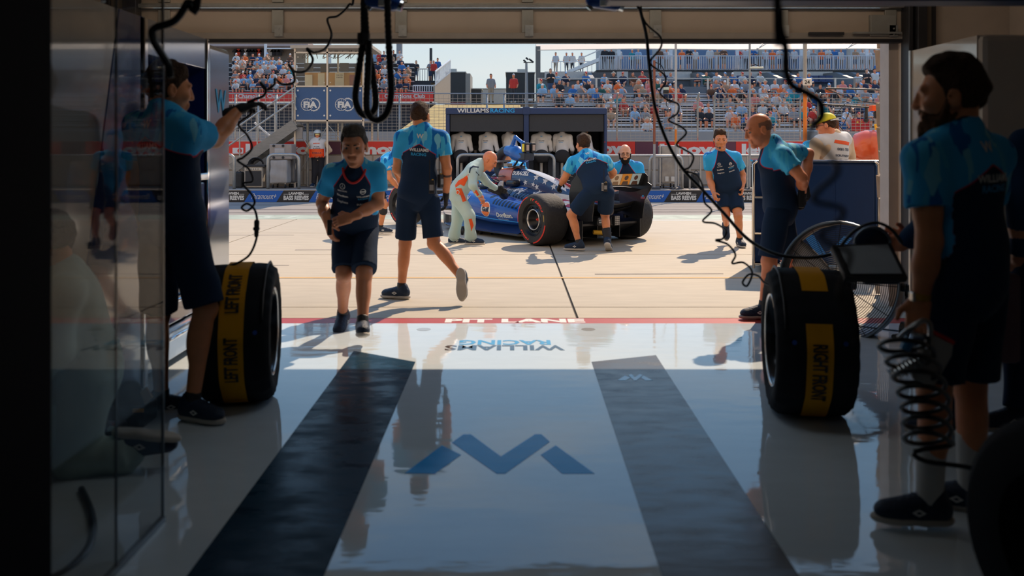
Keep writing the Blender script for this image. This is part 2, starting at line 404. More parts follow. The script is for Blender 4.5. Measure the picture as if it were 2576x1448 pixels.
def hand_sd(S, w, d, n, side, curl, g=0., k=1., thumb=.5):
    d, n, side = Vector(d).normalized(), Vector(n), Vector(side); n = (n-d*n.dot(d)).normalized(); side = (side-d*side.dot(d)-n*side.dot(n)).normalized()
    pc = w+d*.048*k
    S.cone(w-d*.06*k, w+d*.02*k, .029*k+g, .027*k+g, .015)
    S.box(pc, (.040*k+g, .05*k+g, .015*k+g), (side, d, n), rd=.014*k, k=.018)
    for i, (so, L) in enumerate(((.030, .070), (.010, .079), (-.010, .074), (-.029, .056))):
        p = w+d*.092*k+side*so*k; dr = d.copy(); r0 = (.0092 if i < 3 else .0082)*k+g*.8
        for j, fr in enumerate((.46, .31, .25)):
            ang = curl*(.55 if j == 0 else 1.0)*(1+.08*i); dr = (dr*math.cos(ang)+n*math.sin(ang)).normalized(); n2 = n
            q = p+dr*L*fr*k; S.cone(p, q, r0, r0*.9, .004); p, r0 = q, r0*.9
            n = (n-dr*n.dot(dr)).normalized()
        n = (Vector(pc-w).cross(side)).normalized()*(1 if Vector(pc-w).cross(side).dot(n2) > 0 else -1)
    p = w+d*.022*k+side*.030*k
    q = p+(side*.75+d*.75+n*thumb).normalized()*.045*k; S.cone(p, q, .015*k+g, .0115*k+g, .012)
    S.cone(q, q+(side*.1+d*.9+n*(thumb+.2)).normalized()*.034*k, .0115*k+g, .009*k+g, .004)
def shoe(parent, a, t, u, sm=M_SHOE, so=M_SOLE, v=.008, mark=True, k=1.):
    a, t, u = Vector(a), Vector(t).normalized(), Vector(u); u = (u-t*u.dot(t)).normalized(); s = t.cross(u)
    S = SD(); S.cone(a-t*.035*k-u*.03*k, a-t*.02*k+u*.01*k, .043*k, .040*k, .02).cone(a-u*.02*k, a+t*.15*k-u*.052*k, .046*k, .036*k, .03)
    S.ell(a+t*.135*k-u*.052*k, (.047*k, .06*k, .03*k), (s, t, u), .02).cone(a-t*.035*k-u*.05*k, a+t*.1*k-u*.06*k, .042*k, .044*k, .02, clip=[(a-u*.075*k, -u)])
    vv, f = S.mesh(v); f_ = f
    o = mesh_obj('shoe', vv, f_, sm, parent, smooth=True)
    S = SD(); S.ell(a+t*.105*k-u*.078*k, (.05*k, .105*k, .03*k), (s, t, u), .02, clip=[(a-u*.094*k, -u), (a-u*.068*k, u)]).ell(a-t*.02*k-u*.078*k, (.044*k, .068*k, .03*k), (s, t, u), .03, clip=[(a-u*.094*k, -u), (a-u*.064*k, u)])
    vv, f = S.mesh(v*.85); mesh_obj('sole', vv, f, so, o, smooth=True)
    b = MB()
    for i in range(4):
        c = a+t*(.055+.022*i)*k-u*(.006+.0125*i)*k+u*.012*k
        b.tube([c-s*.022*k, c+u*.006*k, c+s*.022*k], .0028*k, 5)
    if mark: b.build('lace', M_WHITE if k > .5 and sm is not M_SHOE else mat('lace_navy', srgb(12, 26, 44), .7), o)
    if mark:
        for sg in (-1, 1):
            dl = [(.026, 0), (0, .014), (-.026, 0), (0, -.014)]; inn = [(.012, 0), (0, .006), (-.012, 0), (0, -.006)]
            ps = [[dl[i], dl[(i+1) % 4], inn[(i+1) % 4], inn[i]] for i in range(4)]
            n = s*sg; o_ = a+t*.05*k-u*.042*k+n*.046*k
            flat([[(x*k, y*k) for x, y in p] for p in ps], 'emblem', M_WHITE, o_, -t if n.dot(t.cross(u)) < 0 else t, u, o, lift=.003)
    return o
def head(parent, body_parts, hc, f, u, skin, hair=None, v=.006, k=1., beard=None, eyes=True, hstyle='short', bald=False):
    f = Vector(f).normalized(); u = Vector(u); u = (u-f*u.dot(f)).normalized(); r = f.cross(u)
    L = lambda x, y, z: hc+(r*x+f*y+u*z)*k
    FR = (r, f, u); S = SD()
    S.ell(L(0, -.012, .032), (.074*k, .094*k, .088*k), FR, .02).ell(L(0, .022, -.05), (.056*k, .062*k, .066*k), FR, .03).ell(L(0, .032, -.012), (.066*k, .062*k, .074*k), FR, .02)
    S.cone(L(-.034, .078, .034), L(.034, .078, .034), .014*k, k=.012)
    S.cone(L(0, .092, .022), L(0, .107, -.018), .009*k, .0125*k, .010).cone(L(-.011, .1, -.02), L(.011, .1, -.02), .009*k, k=.008)
    for s in (-1, 1):
        S.ell(L(.034*s, .104, .012), (.017*k, .016*k, .012*k), FR, .012, op='s')
        S.ell(L(.042*s, .066, -.018), (.022*k, .022*k, .02*k), FR, .02)
        S.ell(L(.078*s, -.006, -.004), (.010*k, .021*k, .033*k), FR, .006)
        S.ell(L(.086*s, .0, -.002), (.005*k, .010*k, .018*k), FR, .004, op='s')
    S.cone(L(-.02, .088, -.052), L(.02, .088, -.052), .0085*k, k=.008).cone(L(-.016, .086, -.065), L(.016, .086, -.065), .009*k, k=.008)
    S.cone(L(-.017, .100, -.0585), L(.017, .100, -.0585), .0035*k, k=.004, op='s')
    S.ell(L(0, .072, -.096), (.026*k, .022*k, .02*k), FR, .02)
    S.cone(L(0, -.020, -.04), L(0, -.020, -.125), .055*k, .053*k, .02)
    body_parts.append(S.mesh(v*k))
    if hair is not None and not bald:
        H = SD()
        if hstyle == 'short':
            H.ell(L(0, -.016, .036), (.0845*k, .104*k, .100*k), FR, .01, clip=[(L(0, .058, .062), f*.8-u*.6), (L(0, 0, -.075), -u-f*.35)])
            H.ell(L(0, -.01, .10), (.066*k, .08*k, .042*k), FR, .02, clip=[(L(0, .062, .066), f*.86-u*.5)])
        elif hstyle == 'crop':
            H.ell(L(0, -.015, .034), (.080*k, .1005*k, .0955*k), FR, .01, clip=[(L(0, .056, .066), f*.8-u*.6), (L(0, 0, -.075), -u-f*.35)])
            H.ell(L(0, .0, .095), (.06*k, .078*k, .036*k), FR, .02, clip=[(L(0, .066, .066), f*.86-u*.5)])
        elif hstyle == 'quiff':
            H.ell(L(0, -.016, .034), (.0805*k, .1005*k, .0965*k), FR, .01, clip=[(L(0, .034, .05), f*.93-u*.36), (L(0, 0, -.045), -u-f*.1)])
            H.ell(L(0, -.004, .100), (.072*k, .082*k, .048*k), FR, .02, clip=[(L(0, .072, .06), f*.95-u*.3)])
        elif hstyle == 'fringe':
            H.ell(L(0, -.013, .033), (.0747*k, .0947*k, .0887*k), FR, .01, clip=[(L(0, .03, .03), f*.9+u*.4), (L(0, 0, .06), u), (L(0, 0, -.06), -u-f*.3)])
        vv, ff = H.mesh(v*k*1.1, wrinkle((.0038 if hstyle == 'quiff' else .0032)*k, 95, 3, (0, 0, .1)) if hstyle != 'fringe' else None)
        if hstyle in ('fringe',): pass
        mesh_obj('hair', vv, ff, HAIR[hair] if hstyle != 'fringe' else mat('hair_stubble', (.30, .13, .08), .6, bump=.5, scale=120), parent, smooth=True)
    if beard:
        col, lng = beard; H = SD()
        H.ell(L(0, .026, -.062), (.064*k, .075*k, (.062+lng)*k), FR, .015, clip=[(L(0, 0, -.028), u), (L(0, -.01, 0), -f)])
        H.ell(L(0, .06, -.1-lng*.6), (.046*k, .042*k, (.035+lng)*k), FR, .03, clip=[(L(0, 0, -.028), u)])
        for s in (-1, 1): H.cone(L(.074*s, .008, .0), L(.062*s, .03, -.06), .010*k, .016*k, .015)
        H.ell(L(0, .104, -.06), (.03*k, .03*k, .014*k), FR, .008, op='s')
        vv, ff = H.mesh(v*k*1.1, wrinkle(.004*k, 110, 5, (0, 0, .1))); mesh_obj('beard', vv, ff, HAIR[col], parent, smooth=True)
    if eyes:
        for s in (-1, 1):
            e = MB(); S2 = SD().ell(L(.033*s, .078, .011), (.0135*k, .0125*k, .0068*k), FR, .004); vv, ff = S2.mesh(.004*k); eo = mesh_obj('eye', vv, ff, M_EYE, parent, smooth=True)
            vv, ff = SD().ell(L(.033*s, .0878, .0105), (.0062*k, .0036*k, .0058*k), FR, .002).mesh(.0025*k); mesh_obj('iris', vv, ff, M_IRIS, eo, smooth=True)
            vv, ff = SD().cone(L(.016*s, .094, .031), L(.046*s, .083, .035), .0042*k, .003*k, .002).mesh(.003*k); mesh_obj('eyebrow', vv, ff, HAIR[hair or 'brown'], parent, smooth=True)
    return L, FR
def limb_clip(a, b, t):
    d = (b-a); return [(a+d*t, d.normalized())]
def person(label, J, top='team', bottom='shorts', skin='tan', hair='dark', hstyle='short', bald=False, beard=None, gloves='', eyes=False, v=.011, curl=(.5, .5), cat='person', group=None, girth=1., face=(0, 1, 0), up=(0, 0, 1), socks=None, hem=.10, shortlen=.74, hv=.005, dirs=None, nrm=None, skip_feet=False, belly=0., collar=True, hscale=1., shirt_v=None, team_prints=True, seed=1, foot_up=None, topmat=None, botmat=None):
    j = {k: Vector(q) for k, q in J.items()}
    g = girth; dirs = dirs or {}; nrm = nrm or {}; foot_up = foot_up or {}
    base = Vector(((j['aL'].x+j['aR'].x)/2, (j['aL'].y+j['aR'].y)/2, min(j['aL'].z, j['aR'].z)-.095))
    root = thing('person', label, cat, base, group)
    sm = SKIN[skin]; parts = []
    u = (j['nck']-j['pel']).normalized(); r = (j['sR']-j['sL']); r = (r-u*r.dot(u)).normalized(); f = u.cross(r)
    rp = (j['hR']-j['hL']); rp = (rp-u*rp.dot(u)*.6).normalized(); fp = u.cross(rp).normalized(); FU = (r, f, u); FP = (rp, fp, u)
    Ls = (j['nck']-j['pel']).length; sw = (j['sR']-j['sL']).length/.39
    def torso(S, e, k=.05, hemz=None):
        S.ell(j['pel']+u*Ls*.68, ((.160*sw+e)*g, (.112+e)*g, (.20+e)), FU, k).ell(j['pel']+u*Ls*.36+f*belly*.5, ((.146+e)*g, (.104+e+belly*.5)*g, .17+e), FU, k)
        S.ell(j['pel']+u*.03, ((.160+e)*g, (.112+e)*g, .13+e), FP, k, clip=hemz)
        for s in 'LR':
            S.cone(j['nck']-u*.06, j['s'+s], .062+e, .058+e, .04)
            S.cone(j['nck']+u*.02, j['nck']+(j['s'+s]-j['nck'])*.75, .046+e*.6, .042+e, .04)
            S.ell(j['pel']+u*Ls*.72+r*(.075 if s == 'R' else -.075)*sw+f*.055, (.08, .05+e, .075), FU, .04)
    # --- body: one surface from neck to ankles, with head and hands grown on
    S = SD(); torso(S, 0.)
    S.cone(j['nck']-u*.03, j['head']-u*.06, .060*g**.5, .056*g**.5, .03)
    for s in 'LR':
        a, e, w = j['s'+s], j['e'+s], j['w'+s]
        S.cone(a, e, .056*g, .042*g, .02).cone(e, e+(w-e)*.45, .043*g, .044*g, .02).cone(e+(w-e)*.4, w, .043*g, .029, .02).ell(a+(e-a)*.5, (.05*g, .05*g, .11), frame(e-a), .02)
        h, n, q = j['h'+s], j['k'+s], j['a'+s]
        kd = ((h-n).normalized()+(q-n).normalized()); kd = kd if kd.length > .12 else -Vector(fp)
        kd = kd.normalized()
        S.cone(h, n, .088*g, .057, .03).cone(n, q, .053, .036, .025).ell(n+(q-n)*.30+kd*.018, (.05, .054, .13), frame(q-n, kd)[:2]+(frame(q-n, kd)[2],), .03)
        S.ell(n-kd*.018, (.046, .046, .055), frame(q-n, kd), .02)
    parts.append(S.mesh(v))
    for i, s in enumerate('LR'):
        d = Vector(dirs.get(s, j['w'+s]-j['e'+s])).normalized(); n = Vector(nrm.get(s, (j['pel']+u*.1)-j['w'+s]))
        n = n-d*n.dot(d)
        if n.length < 1e-3: n = frame(d)[0]
        n.normalize(); side = d.cross(n) if s == 'R' else n.cross(d)
        if s in gloves:
            H = SD(); hand_sd(H, j['w'+s], d, n, side, curl[i], .003); vv, ff = H.mesh(hv); go = mesh_obj('glove', vv, ff, M_GLOVE, root, smooth=True)
        else:
            H = SD(); hand_sd(H, j['w'+s], d, n, side, curl[i]); parts.append(H.mesh(hv))
    hl, FR = head(root, parts, j['head'], face, up, skin, hair, .006 if v < .0115 else .008, hscale, beard, eyes, hstyle, bald)
    vs_, fs_, b0 = [], [], 0
    for vv, ff in parts: vs_.append(vv); fs_.append(ff+b0); b0 += len(vv)
    body = mesh_obj('body', np.concatenate(vs_), np.concatenate(fs_), sm, root, smooth=True)
    sv = shirt_v or v
    bvh = None; info = dict(root=root, u=u, r=r, f=f, FU=FU, j=j, L=hl, FR=FR, Ls=Ls, body=body)
    # --- top
    if top:
        S = SD(); lens = {'team': .60, 'white': .97, 'suit': .97, 'tshirt': .6}.get(top, .97)
        hz = [(j['pel']-u*hem, -u)]
        torso(S, .016*g, hemz=hz)
        nd = (j['head']-u*.05-j['nck']).normalized(); S.cone(j['nck']-u*.06, j['nck']+nd*.012-f*.008, .082*hscale, .074*hscale, .03, clip=[(j['nck']+nd*.024, nd*.85+f*.55)])
        S.ell(j['pel']+u*.10, (.165*g, .125*g+belly*.4, .26), FP, .05, clip=hz)
        if top == 'suit':
            for s in 'LR':
                h, n, q = j['h'+s], j['k'+s], j['a'+s]
                S.cone(h, n, .112*g, .082, .05).cone(n, q, .085, .072, .03).cone(n+(q-n)*.75, q-(q-n).normalized()*.01, .082, .088, .02, clip=limb_clip(n, q, 1.0))
        for s in 'LR':
            a, e, w = j['s'+s], j['e'+s], j['w'+s]
            if lens < .9: S.cone(a, e, .070*g, .083*g, .035, clip=limb_clip(a, e, lens))
            else: S.cone(a, e, .070*g, .058*g, .035).cone(e, w, .058*g, .042, .02, clip=limb_clip(e, w, .95))
        vv, ff = S.mesh(sv, wrinkle(.0045, 26, seed))
        m = topmat or {'team': M_TEAM, 'white': M_WSHIRT, 'suit': M_AQUA}.get(top, M_BEIGE)
        so = mesh_obj('overalls' if top == 'suit' else 'shirt', vv, ff, m, root, smooth=True); info['shirt'] = so
        if top == 'team':
            q = vv-np.array(j['pel']); a_ = q@np.array(r); b_ = q@np.array(f); c_ = (q@np.array(u))/Ls
            nb = (.80-.95*np.abs(a_)-c_)*Ls; nf = np.minimum((.072+(1-c_)*.30)-np.abs(a_), .2)
            nv = np.where(b_ > .0, nf, nb)
            dt = np.full(len(vv), 9.)
            for cc, rr in ((j['pel']+u*Ls*.68, (.176*sw*g, .128*g, .216)), (j['pel']+u*Ls*.36, (.162*g, .12*g, .186))):
                w_ = (vv-np.array(cc))@np.array([tuple(x) for x in FU]).T; dt = np.minimum(dt, (np.sqrt(((w_/np.array(rr))**2).sum(1))-1)*min(rr))
            for s in 'LR':
                A, B = np.array(j['s'+s]), np.array(j['e'+s]); D = B-A; t_ = np.clip((vv-A)@D/(D@D), 0, 1)
                ds = np.linalg.norm(vv-A-t_[:, None]*D, axis=1)-.075*g
                nv = np.where((ds < dt) & (t_ > .05), np.minimum(nv, -.02), nv)
            set_attr(so, 'nv', np.clip(nv, -.05, .05)); set_attr(so, 'fc', (b_ < 0.02)*1.0)
        bvh = BVHTree.FromPolygons(vv.tolist(), ff.tolist()); info['bvh'] = bvh
        if collar:
            b = MB(); c0 = j['nck']+u*.012+f*.004
            ax = (j['head']-u*.05-j['nck']).normalized()
            b.lathe(c0-u*.004, (ax*.85+f*.5).normalized(), [(.076*hscale, -.006), (.083*hscale, .006), (.081*hscale, .017), (.073*hscale, .021), (.060*hscale, .010)], 20)
            b.build('collar', M_NAVY if top == 'team' else m, root, smooth=True)
    if bottom:
        S = SD(); S.ell(j['pel']+u*.0, (.172*g, .125*g, .125), FP, .04).cone(j['hL'], j['hR'], .088*g, k=.03)
        if bottom == 'shorts':
            for s in 'LR':
                h, n = j['h'+s], j['k'+s]; S.cone(h, h+(n-h)*1.1, .098*g, .094*g, .014, clip=limb_clip(h, n, shortlen))
        else:
            for s in 'LR':
                h, n, q = j['h'+s], j['k'+s], j['a'+s]; S.cone(h, n, .11*g, .078, .045).cone(n, q, .078, .066, .03, clip=limb_clip(n, q, .98))
        vv, ff = S.mesh(sv, wrinkle(.004, 22, seed+9, (0, 0, .2)))
        bo = mesh_obj('shorts' if bottom == 'shorts' else 'trousers', vv, ff, botmat or (M_SHORT if bottom == 'shorts' else M_DKPANT), root, smooth=True)
        info['bbvh'] = BVHTree.FromPolygons(vv.tolist(), ff.tolist()); info['bottom'] = bo
    if not skip_feet:
        for s in 'LR':
            shoe(root, j['a'+s], j['t'+s], foot_up.get(s, (0, 0, 1)), v=.008 if v < .0115 else .01)
            n, q = j['k'+s], j['a'+s]; d = (n-q).normalized()
            if bottom == 'shorts':
                S = SD().cone(q-d*.02, q+d*(socks or .05), .043 if not socks else .046, .042 if not socks else .053, .01, clip=[(q+d*(socks or .05), d)]); vv, ff = S.mesh(v*.9)
                mesh_obj('sock', vv, ff, M_SOCKW if socks else M_BLACK, root, smooth=True)
    return info
def back_print(I, cz=.72, big=True):
    """W mark over the two-line team name between the shoulder blades."""
    u, r, f, j, Ls = I['u'], I['r'], I['f'], I['j'], I['Ls']; so = I['shirt']; B = I['bvh']
    o = j['pel']-f*.14
    if so.data.materials[0] is M_TEAM: m1, m2, w0 = M_WHITE, M_CYANP, M_WHITE
    else: m1, m2, w0 = mat('navy_print', NAVY, .7, var=0), M_CYANP, M_CYANP
    text('W', 'back_emblem', w0, o+u*Ls*(cz+.19), r, u, w=.062, parent=so, bold=.03, surf=B, lift=.004)
    text('WILLIAMS', 'back_lettering', m1, o+u*Ls*(cz-.01), r, u, w=.175 if big else .15, parent=so, bold=.025, surf=B, lift=.004)
    text('RACING', 'back_lettering', m2, o+u*Ls*(cz-.075), r, u, w=.135 if big else .11, parent=so, bold=.025, surf=B, lift=.004)
def chest_print(I):
    u, r, f, j, Ls = I['u'], I['r'], I['f'], I['j'], I['Ls']; so = I['shirt']; B = I['bvh']; o = j['pel']+f*.2
    # wearer's right side (picture left): star ring, two sponsor lines; left side: roundel, team name, battery maker
    c = o+u*Ls*.80+r*.075
    flat(ring(.021, .004, 18)+[[(0, .002), (.0035, 0), (0, .018), (-.0035, 0)], [(0, 0), (.016, -.009), (.015, -.011), (-.002, -.002)], [(0, 0), (-.016, -.009), (-.015, -.011), (.002, -.002)]], 'chest_emblem', M_WHITE, c, -r, u, so, surf=B, lift=.004)
    text('MERCEDES', 'chest_lettering', M_WHITE, c-u*.035, -r, u, w=.07, parent=so, bold=.02, surf=B, lift=.004)
    text('Dorilton', 'chest_lettering', M_WHITE, c-u*.08, -r, u, w=.085, parent=so, bold=.04, surf=B, lift=.004)
    text('Stephens', 'chest_lettering', M_WHITE, c-u*.13, -r, u, w=.085, parent=so, bold=.02, surf=B, lift=.004)
    c = o+u*Ls*.74-r*.075
    flat(ring(.021, .005, 18)+[[(-.021, -.005), (.021, -.005), (.021, .005), (-.021, .005)]], 'chest_emblem', M_WHITE, c, -r, u, so, surf=B, lift=.004)
    text('WILLIAMS', 'chest_lettering', M_WHITE, c-u*.042, -r, u, w=.09, parent=so, bold=.02, surf=B, lift=.004)
    text('RACING', 'chest_lettering', M_CYANP, c-u*.062, -r, u, w=.07, parent=so, bold=.02, surf=B, lift=.004)
    text('DURACELL', 'chest_lettering', M_WHITE, c-u*.105, -r, u, w=.085, parent=so, bold=.04, surf=B, lift=.004)
def pose(Y, **k):
    """Joints from what the photograph shows: (column, row, depth offset) each."""
    return {n: P(q[0], q[1], Y+(q[2] if len(q) > 2 else 0)) if not n.startswith('t') else Vector(q) for n, q in k.items()}
def radio(I, p, nrm_, name='radio'):
    n = Vector(nrm_).normalized(); u = Vector((0, 0, 1)); r = n.cross(u)*-1
    b = MB(); b.box(p, (.05, .035, .12), M=Matrix((r, n, u)).transposed())
    o = b.build(name, M_BLACK, I['root'], bevel=.005)
    MB().bar(p+u*.06-r*.018, p+u*.24-r*.018, .008).build('aerial', M_BLACK, o)
    MB().box(p+u*.062+r*.008, (.016, .016, .012), M=Matrix((r, n, u)).transposed()).build('knob', mat('yellow_cap', srgb(235, 180, 30), .5), o)
    MB().box(p+n*.018-u*.005, (.036, .004, .05), M=Matrix((r, n, u)).transposed()).build('keypad', mat('grey_panel', (.25, .25, .26), .5), o)
# ---------------------------------------------------------------- the garage shell and the ground
def struct(o): o['kind'] = 'structure'; return o
def floor_mat(name, col, rough, bump=.012, var=.05, spec=.5):
    m = mat(name, col, rough, var=0, spec=spec); t = m.node_tree; b = t.nodes['Principled BSDF']
    c = nn(t, 'ShaderNodeTexCoord'); mp_ = nn(t, 'ShaderNodeMapping'); mp_.inputs['Scale'].default_value = (1.3, 3.2, 1)
    n = nn(t, 'ShaderNodeTexNoise'); n.inputs['Scale'].default_value = 2.2; n.inputs['Detail'].default_value = 3
    t.links.new(c.outputs['Object'], mp_.inputs[0]); t.links.new(mp_.outputs[0], n.inputs['Vector'])
    u = nn(t, 'ShaderNodeBump'); u.inputs['Strength'].default_value = 1.; u.inputs['Distance'].default_value = bump
    t.links.new(n.outputs['Fac'], u.inputs['Height']); t.links.new(u.outputs[0], b.inputs['Normal'])
    n2 = nn(t, 'ShaderNodeTexNoise'); n2.inputs['Scale'].default_value = 3.; n2.inputs['Detail'].default_value = 8; n2.inputs['Roughness'].default_value = .65
    t.links.new(mp_.outputs[0], n2.inputs['Vector'])
    x = nn(t, 'ShaderNodeMix', data_type='RGBA'); x.inputs[6].default_value = tuple(k*(1-var*3) for k in col)+(1,); x.inputs[7].default_value = tuple(min(1, k*(1+var*3)) for k in col)+(1,)
    t.links.new(n2.outputs['Fac'], x.inputs[0]); t.links.new(x.outputs[2], b.inputs['Base Color'])
    mr = nn(t, 'ShaderNodeMapRange'); mr.inputs[1].default_value = .4; mr.inputs[2].default_value = .75; mr.inputs[3].default_value = rough*.7; mr.inputs[4].default_value = rough*1.9
    t.links.new(n2.outputs['Fac'], mr.inputs[0]); t.links.new(mr.outputs[0], b.inputs['Roughness']); return m
FL_WHITE = floor_mat('epoxy_white', (.66, .735, .78), .04, .0012, .03, .45)
FL_NAVY = floor_mat('epoxy_charcoal_blue', (.004, .030, .058), .30, .0012, .12, .05); FL_GREY = floor_mat('epoxy_grey', (.135, .13, .128), .20, .0012, .2, .2)
FL_BLUE = floor_mat('epoxy_blue', (.001, .34, .88), .18, .0012, .05, .08); FL_CYAN = floor_mat('epoxy_cyan', srgb(60, 160, 215), .06, .0012, .03); FL_DK = floor_mat('epoxy_dark', (.05, .055, .06), .06, .0012, .03)
DY = 7.9
floor = struct(MB().bb(-4.3, 4.3, -4, 7.19, -.12, 0).build('floor', FL_WHITE))
def decal(name, pts, m, z=.0012):
    b = MB(); b.prism([Vector((q[0], q[1], z)) for q in pts], (0, 0, -.0011)); return b.build(name, m, floor)
def gq(*pp): return [G(*p) for p in pp]
q = gq((890, 882), (1045, 910), (815, 1448), (470, 1448)); e1, e2 = q[2]-q[1], q[3]-q[0]
decal('floor_stripe', [q[0], q[1], q[2]+e1*1.6, q[3]+e2*1.6], FL_NAVY)
q = gq((1488, 910), (1650, 893), (2010, 1448), (1665, 1448)); e1, e2 = q[2]-q[1], q[3]-q[0]
decal('floor_stripe', [q[0], q[1], q[2]+e1*1.6, q[3]+e2*1.6], FL_GREY)
for pp in (((1018, 1190), (1112, 1120), (1160, 1144), (1094, 1191)), ((1137, 1113), (1166, 1092), (1184, 1092), (1260, 1148), (1346, 1092), (1362, 1092), (1383, 1111), (1271, 1191), (1249, 1191)), ((1360, 1144), (1398, 1120), (1496, 1191), (1414, 1191))):
    q = gq(*pp)
    if len(q) == 9:
        decal('floor_emblem', [q[0], q[1], q[2], q[3], q[7], q[8]], FL_BLUE); decal('floor_emblem', [q[3], q[4], q[5], q[6], q[7]], FL_BLUE)
    else: decal('floor_emblem', q, FL_BLUE)
for pp in (((1553, 957), (1572, 945), (1586, 950), (1574, 957)), ((1581, 944), (1588, 941), (1597, 949), (1610, 941), (1617, 944), (1601, 957), (1595, 957)), ((1612, 950), (1619, 945), (1642, 957), (1624, 957))):
    decal('floor_emblem', gq(*pp), FL_CYAN, .0024)
def floor_text(s, px0, px1, y0, y1, m, flip, parent=floor, z=.0012, bold=.03):
    a, b = G(px0, (y0+y1)/2), G(px1, (y0+y1)/2); d = G(CX, y0).y-G(CX, y1).y; c = (a+b)/2; c.z = z
    sg = -1 if flip else 1
    return text(s, 'floor_lettering', m, c, (sg, 0, 0), (0, sg, 0), w=(b-a).length, h=d, parent=parent, bold=bold, lift=0)
floor_text('WILLIAMS', 1118, 1420, 868, 881, FL_DK, True); floor_text('RACING', 1155, 1385, 855, 867, FL_CYAN, True)
for px in (1066, 1480): decal('floor_cap', [(G(px, 828).x+.055*math.cos(t/10*6.283), G(px, 828).y+.055*math.sin(t/10*6.283)) for t in range(10)], floor_mat('epoxy_light', (.44, .44, .43), .05, .0012, .02), .001)
M_REDP = mat('red_floor_paint', srgb(178, 52, 40), .45, var=.08, scale=14)
thr = struct(MB().bb(-4.6, 5.2, 7.19, 7.40, -.12, 0).build('trim_1', M_REDP))
floor_text('PIT LANE', 1120, 1471, 801.5, 811, M_WHITE, False, thr, .001, .05)
# concrete apron, slab by slab, joints open between them
M_CONC = mat('apron_concrete', (.49, .425, .325), .75, var=.07, scale=2.4, bump=.12, stretch=(1, 3.5, 1)); M_JOINT = mat('joint_filler', (.07, .06, .05), .9)
M_ASPH = mat('asphalt', (.30, .27, .24), .85, var=.10, scale=1.4, bump=.2, stretch=(.25, 4, 1)); M_ASPHD = mat('track_asphalt', (.13, .13, .13), .9, bump=.2, var=.12)
apron = struct(MB().bb(-40, 40, 7.4, 18.0, -.2, -.016).build('ground', M_JOINT))
ys = [7.405, 7.91, 9.61, 11.7, 14.6, 17.95]; xs = [.53+4.6*k for k in range(-7, 8)]
for i in range(len(xs)-1):
    for k in range(len(ys)-1):
        g_ = .011
        MB().bb(xs[i]+g_, xs[i+1]-g_, ys[k]+g_, ys[k+1]-g_, -.15, 0).build('slab', M_CONC, apron)
M_YEL = mat('faded_yellow_line', srgb(205, 165, 105), .7)
MB().bb(-30, 30, 9.64, 9.70, -.01, .0015).build('painted_line', M_YEL, apron)
lane = struct(MB().bb(-60, 60, 17.97, 22.5, -.2, .0).build('trim_2', M_ASPH))
M_PGRN = mat('worn_green_paint', (.38, .44, .36), .7, var=.25, scale=3); M_WLINE = mat('white_road_paint', (.72, .70, .66), .7)
MB().bb(-60, 60, 17.3, 18.35, -.01, .002).build('painted_strip', M_PGRN, lane)
text('O  U  R', 'painted_lettering', mat('pale_green_paint', (.5, .56, .48), .7, var=.2), (-4.6, 17.8, .004), (1, 0, 0), (0, 1, 0), w=3.4, h=.6, parent=lane, bold=.02, lift=0)
MB().bb(1.5, 60, 17.0, 17.15, -.01, .002).build('painted_line', M_WLINE, lane)
M_TYM = mat('tyre_mark', (.14, .12, .11), .8, var=.3, scale=5)
for y_, x0, x1 in ((19.3, 2, 30), (19.75, -20, 28), (20.6, 1, 26), (21.2, -25, 20), (18.75, -14, 9)):
    MB().prism([(x0, y_, .002), (x1, y_+.25, .002), (x1, y_+.42, .002), (x0, y_+.2, .002)], (0, 0, -.001)).build('rubber_mark', M_TYM, lane)
for x0, y_, x1 in ((-3.3, 16.4, -1.5), (-2.9, 12.2, -1.9), (.9, 9.9, 2.3), (-4, 10.6, -2.6), (3.2, 8.5, 4.4), (-5, 14.2, -3.4)):
    MB().prism([(x0, y_, .002), (x1, y_+.04, .002), (x1, y_+.07, .002), (x0, y_+.05, .002)], (0, 0, -.001)).build('rubber_mark', M_TYM, apron)
M_TAN = mat('tan_wall_paint', (.55, .46, .37), .55, var=.04); M_DKM = mat('dark_steel_frame', (.05, .05, .055), .45, .6); M_GALV = mat('galvanised_steel', (.42, .42, .40), .45, .7, var=.12, scale=20)
M_CEIL = mat('dark_ceiling', (.25, .24, .23), .8)
struct(MB().bb(-4.5, -4.3, -4, 7.9, 0, 3.3).build('wall_left', M_TAN)); struct(MB().bb(4.3, 4.5, -4, 7.9, 0, 3.3).build('wall_right', M_TAN))
struct(MB().bb(-4.5, 4.5, -4.2, -4, 0, 3.3).build('wall_back', mat('dark_back_wall', (.22, .21, .2), .7)))
struct(MB().bb(-4.5, 4.5, -4.2, 8.2, 3.3, 3.45).build('ceiling', M_CEIL))
wf = struct(MB().bb(-4.5, -3.20, 7.9, 8.15, 0, 3.3).bb(3.36, 4.5, 7.9, 8.15, 0, 3.3).bb(-3.2, 3.36, 8.0, 8.15, 2.75, 3.3).build('wall_front', M_TAN))
tr = struct(MB().bb(-3.32, -3.20, 7.78, 7.9, 0, 3.3).bb(-3.52, -3.44, 7.82, 7.9, 0, 3.3).bb(3.36, 3.40, 7.74, 7.9, 0, 3.3).bb(3.42, 3.50, 7.70, 7.9, 0, 3.3).bb(3.56, 3.62, 7.8, 7.9, 0, 3.3).build('trim_3', M_DKM, bevel=.006))
MB().bb(3.50, 3.56, 7.76, 7.9, 0, 3.3).bb(-3.44, -3.32, 7.84, 7.9, 0, 3.3).build('door_track', mat('bronze_frame', (.15, .12, .09), .5, .4), tr)
struct(MB().bb(3.28, 3.36, 7.96, 8.15, 0, 2.75).build('trim_4', mat('plaster_jamb', (.50, .42, .36), .7, bump=.2)))
M_FAC = mat('facade_render', (.62, .55, .46), .8, var=.06, scale=1)
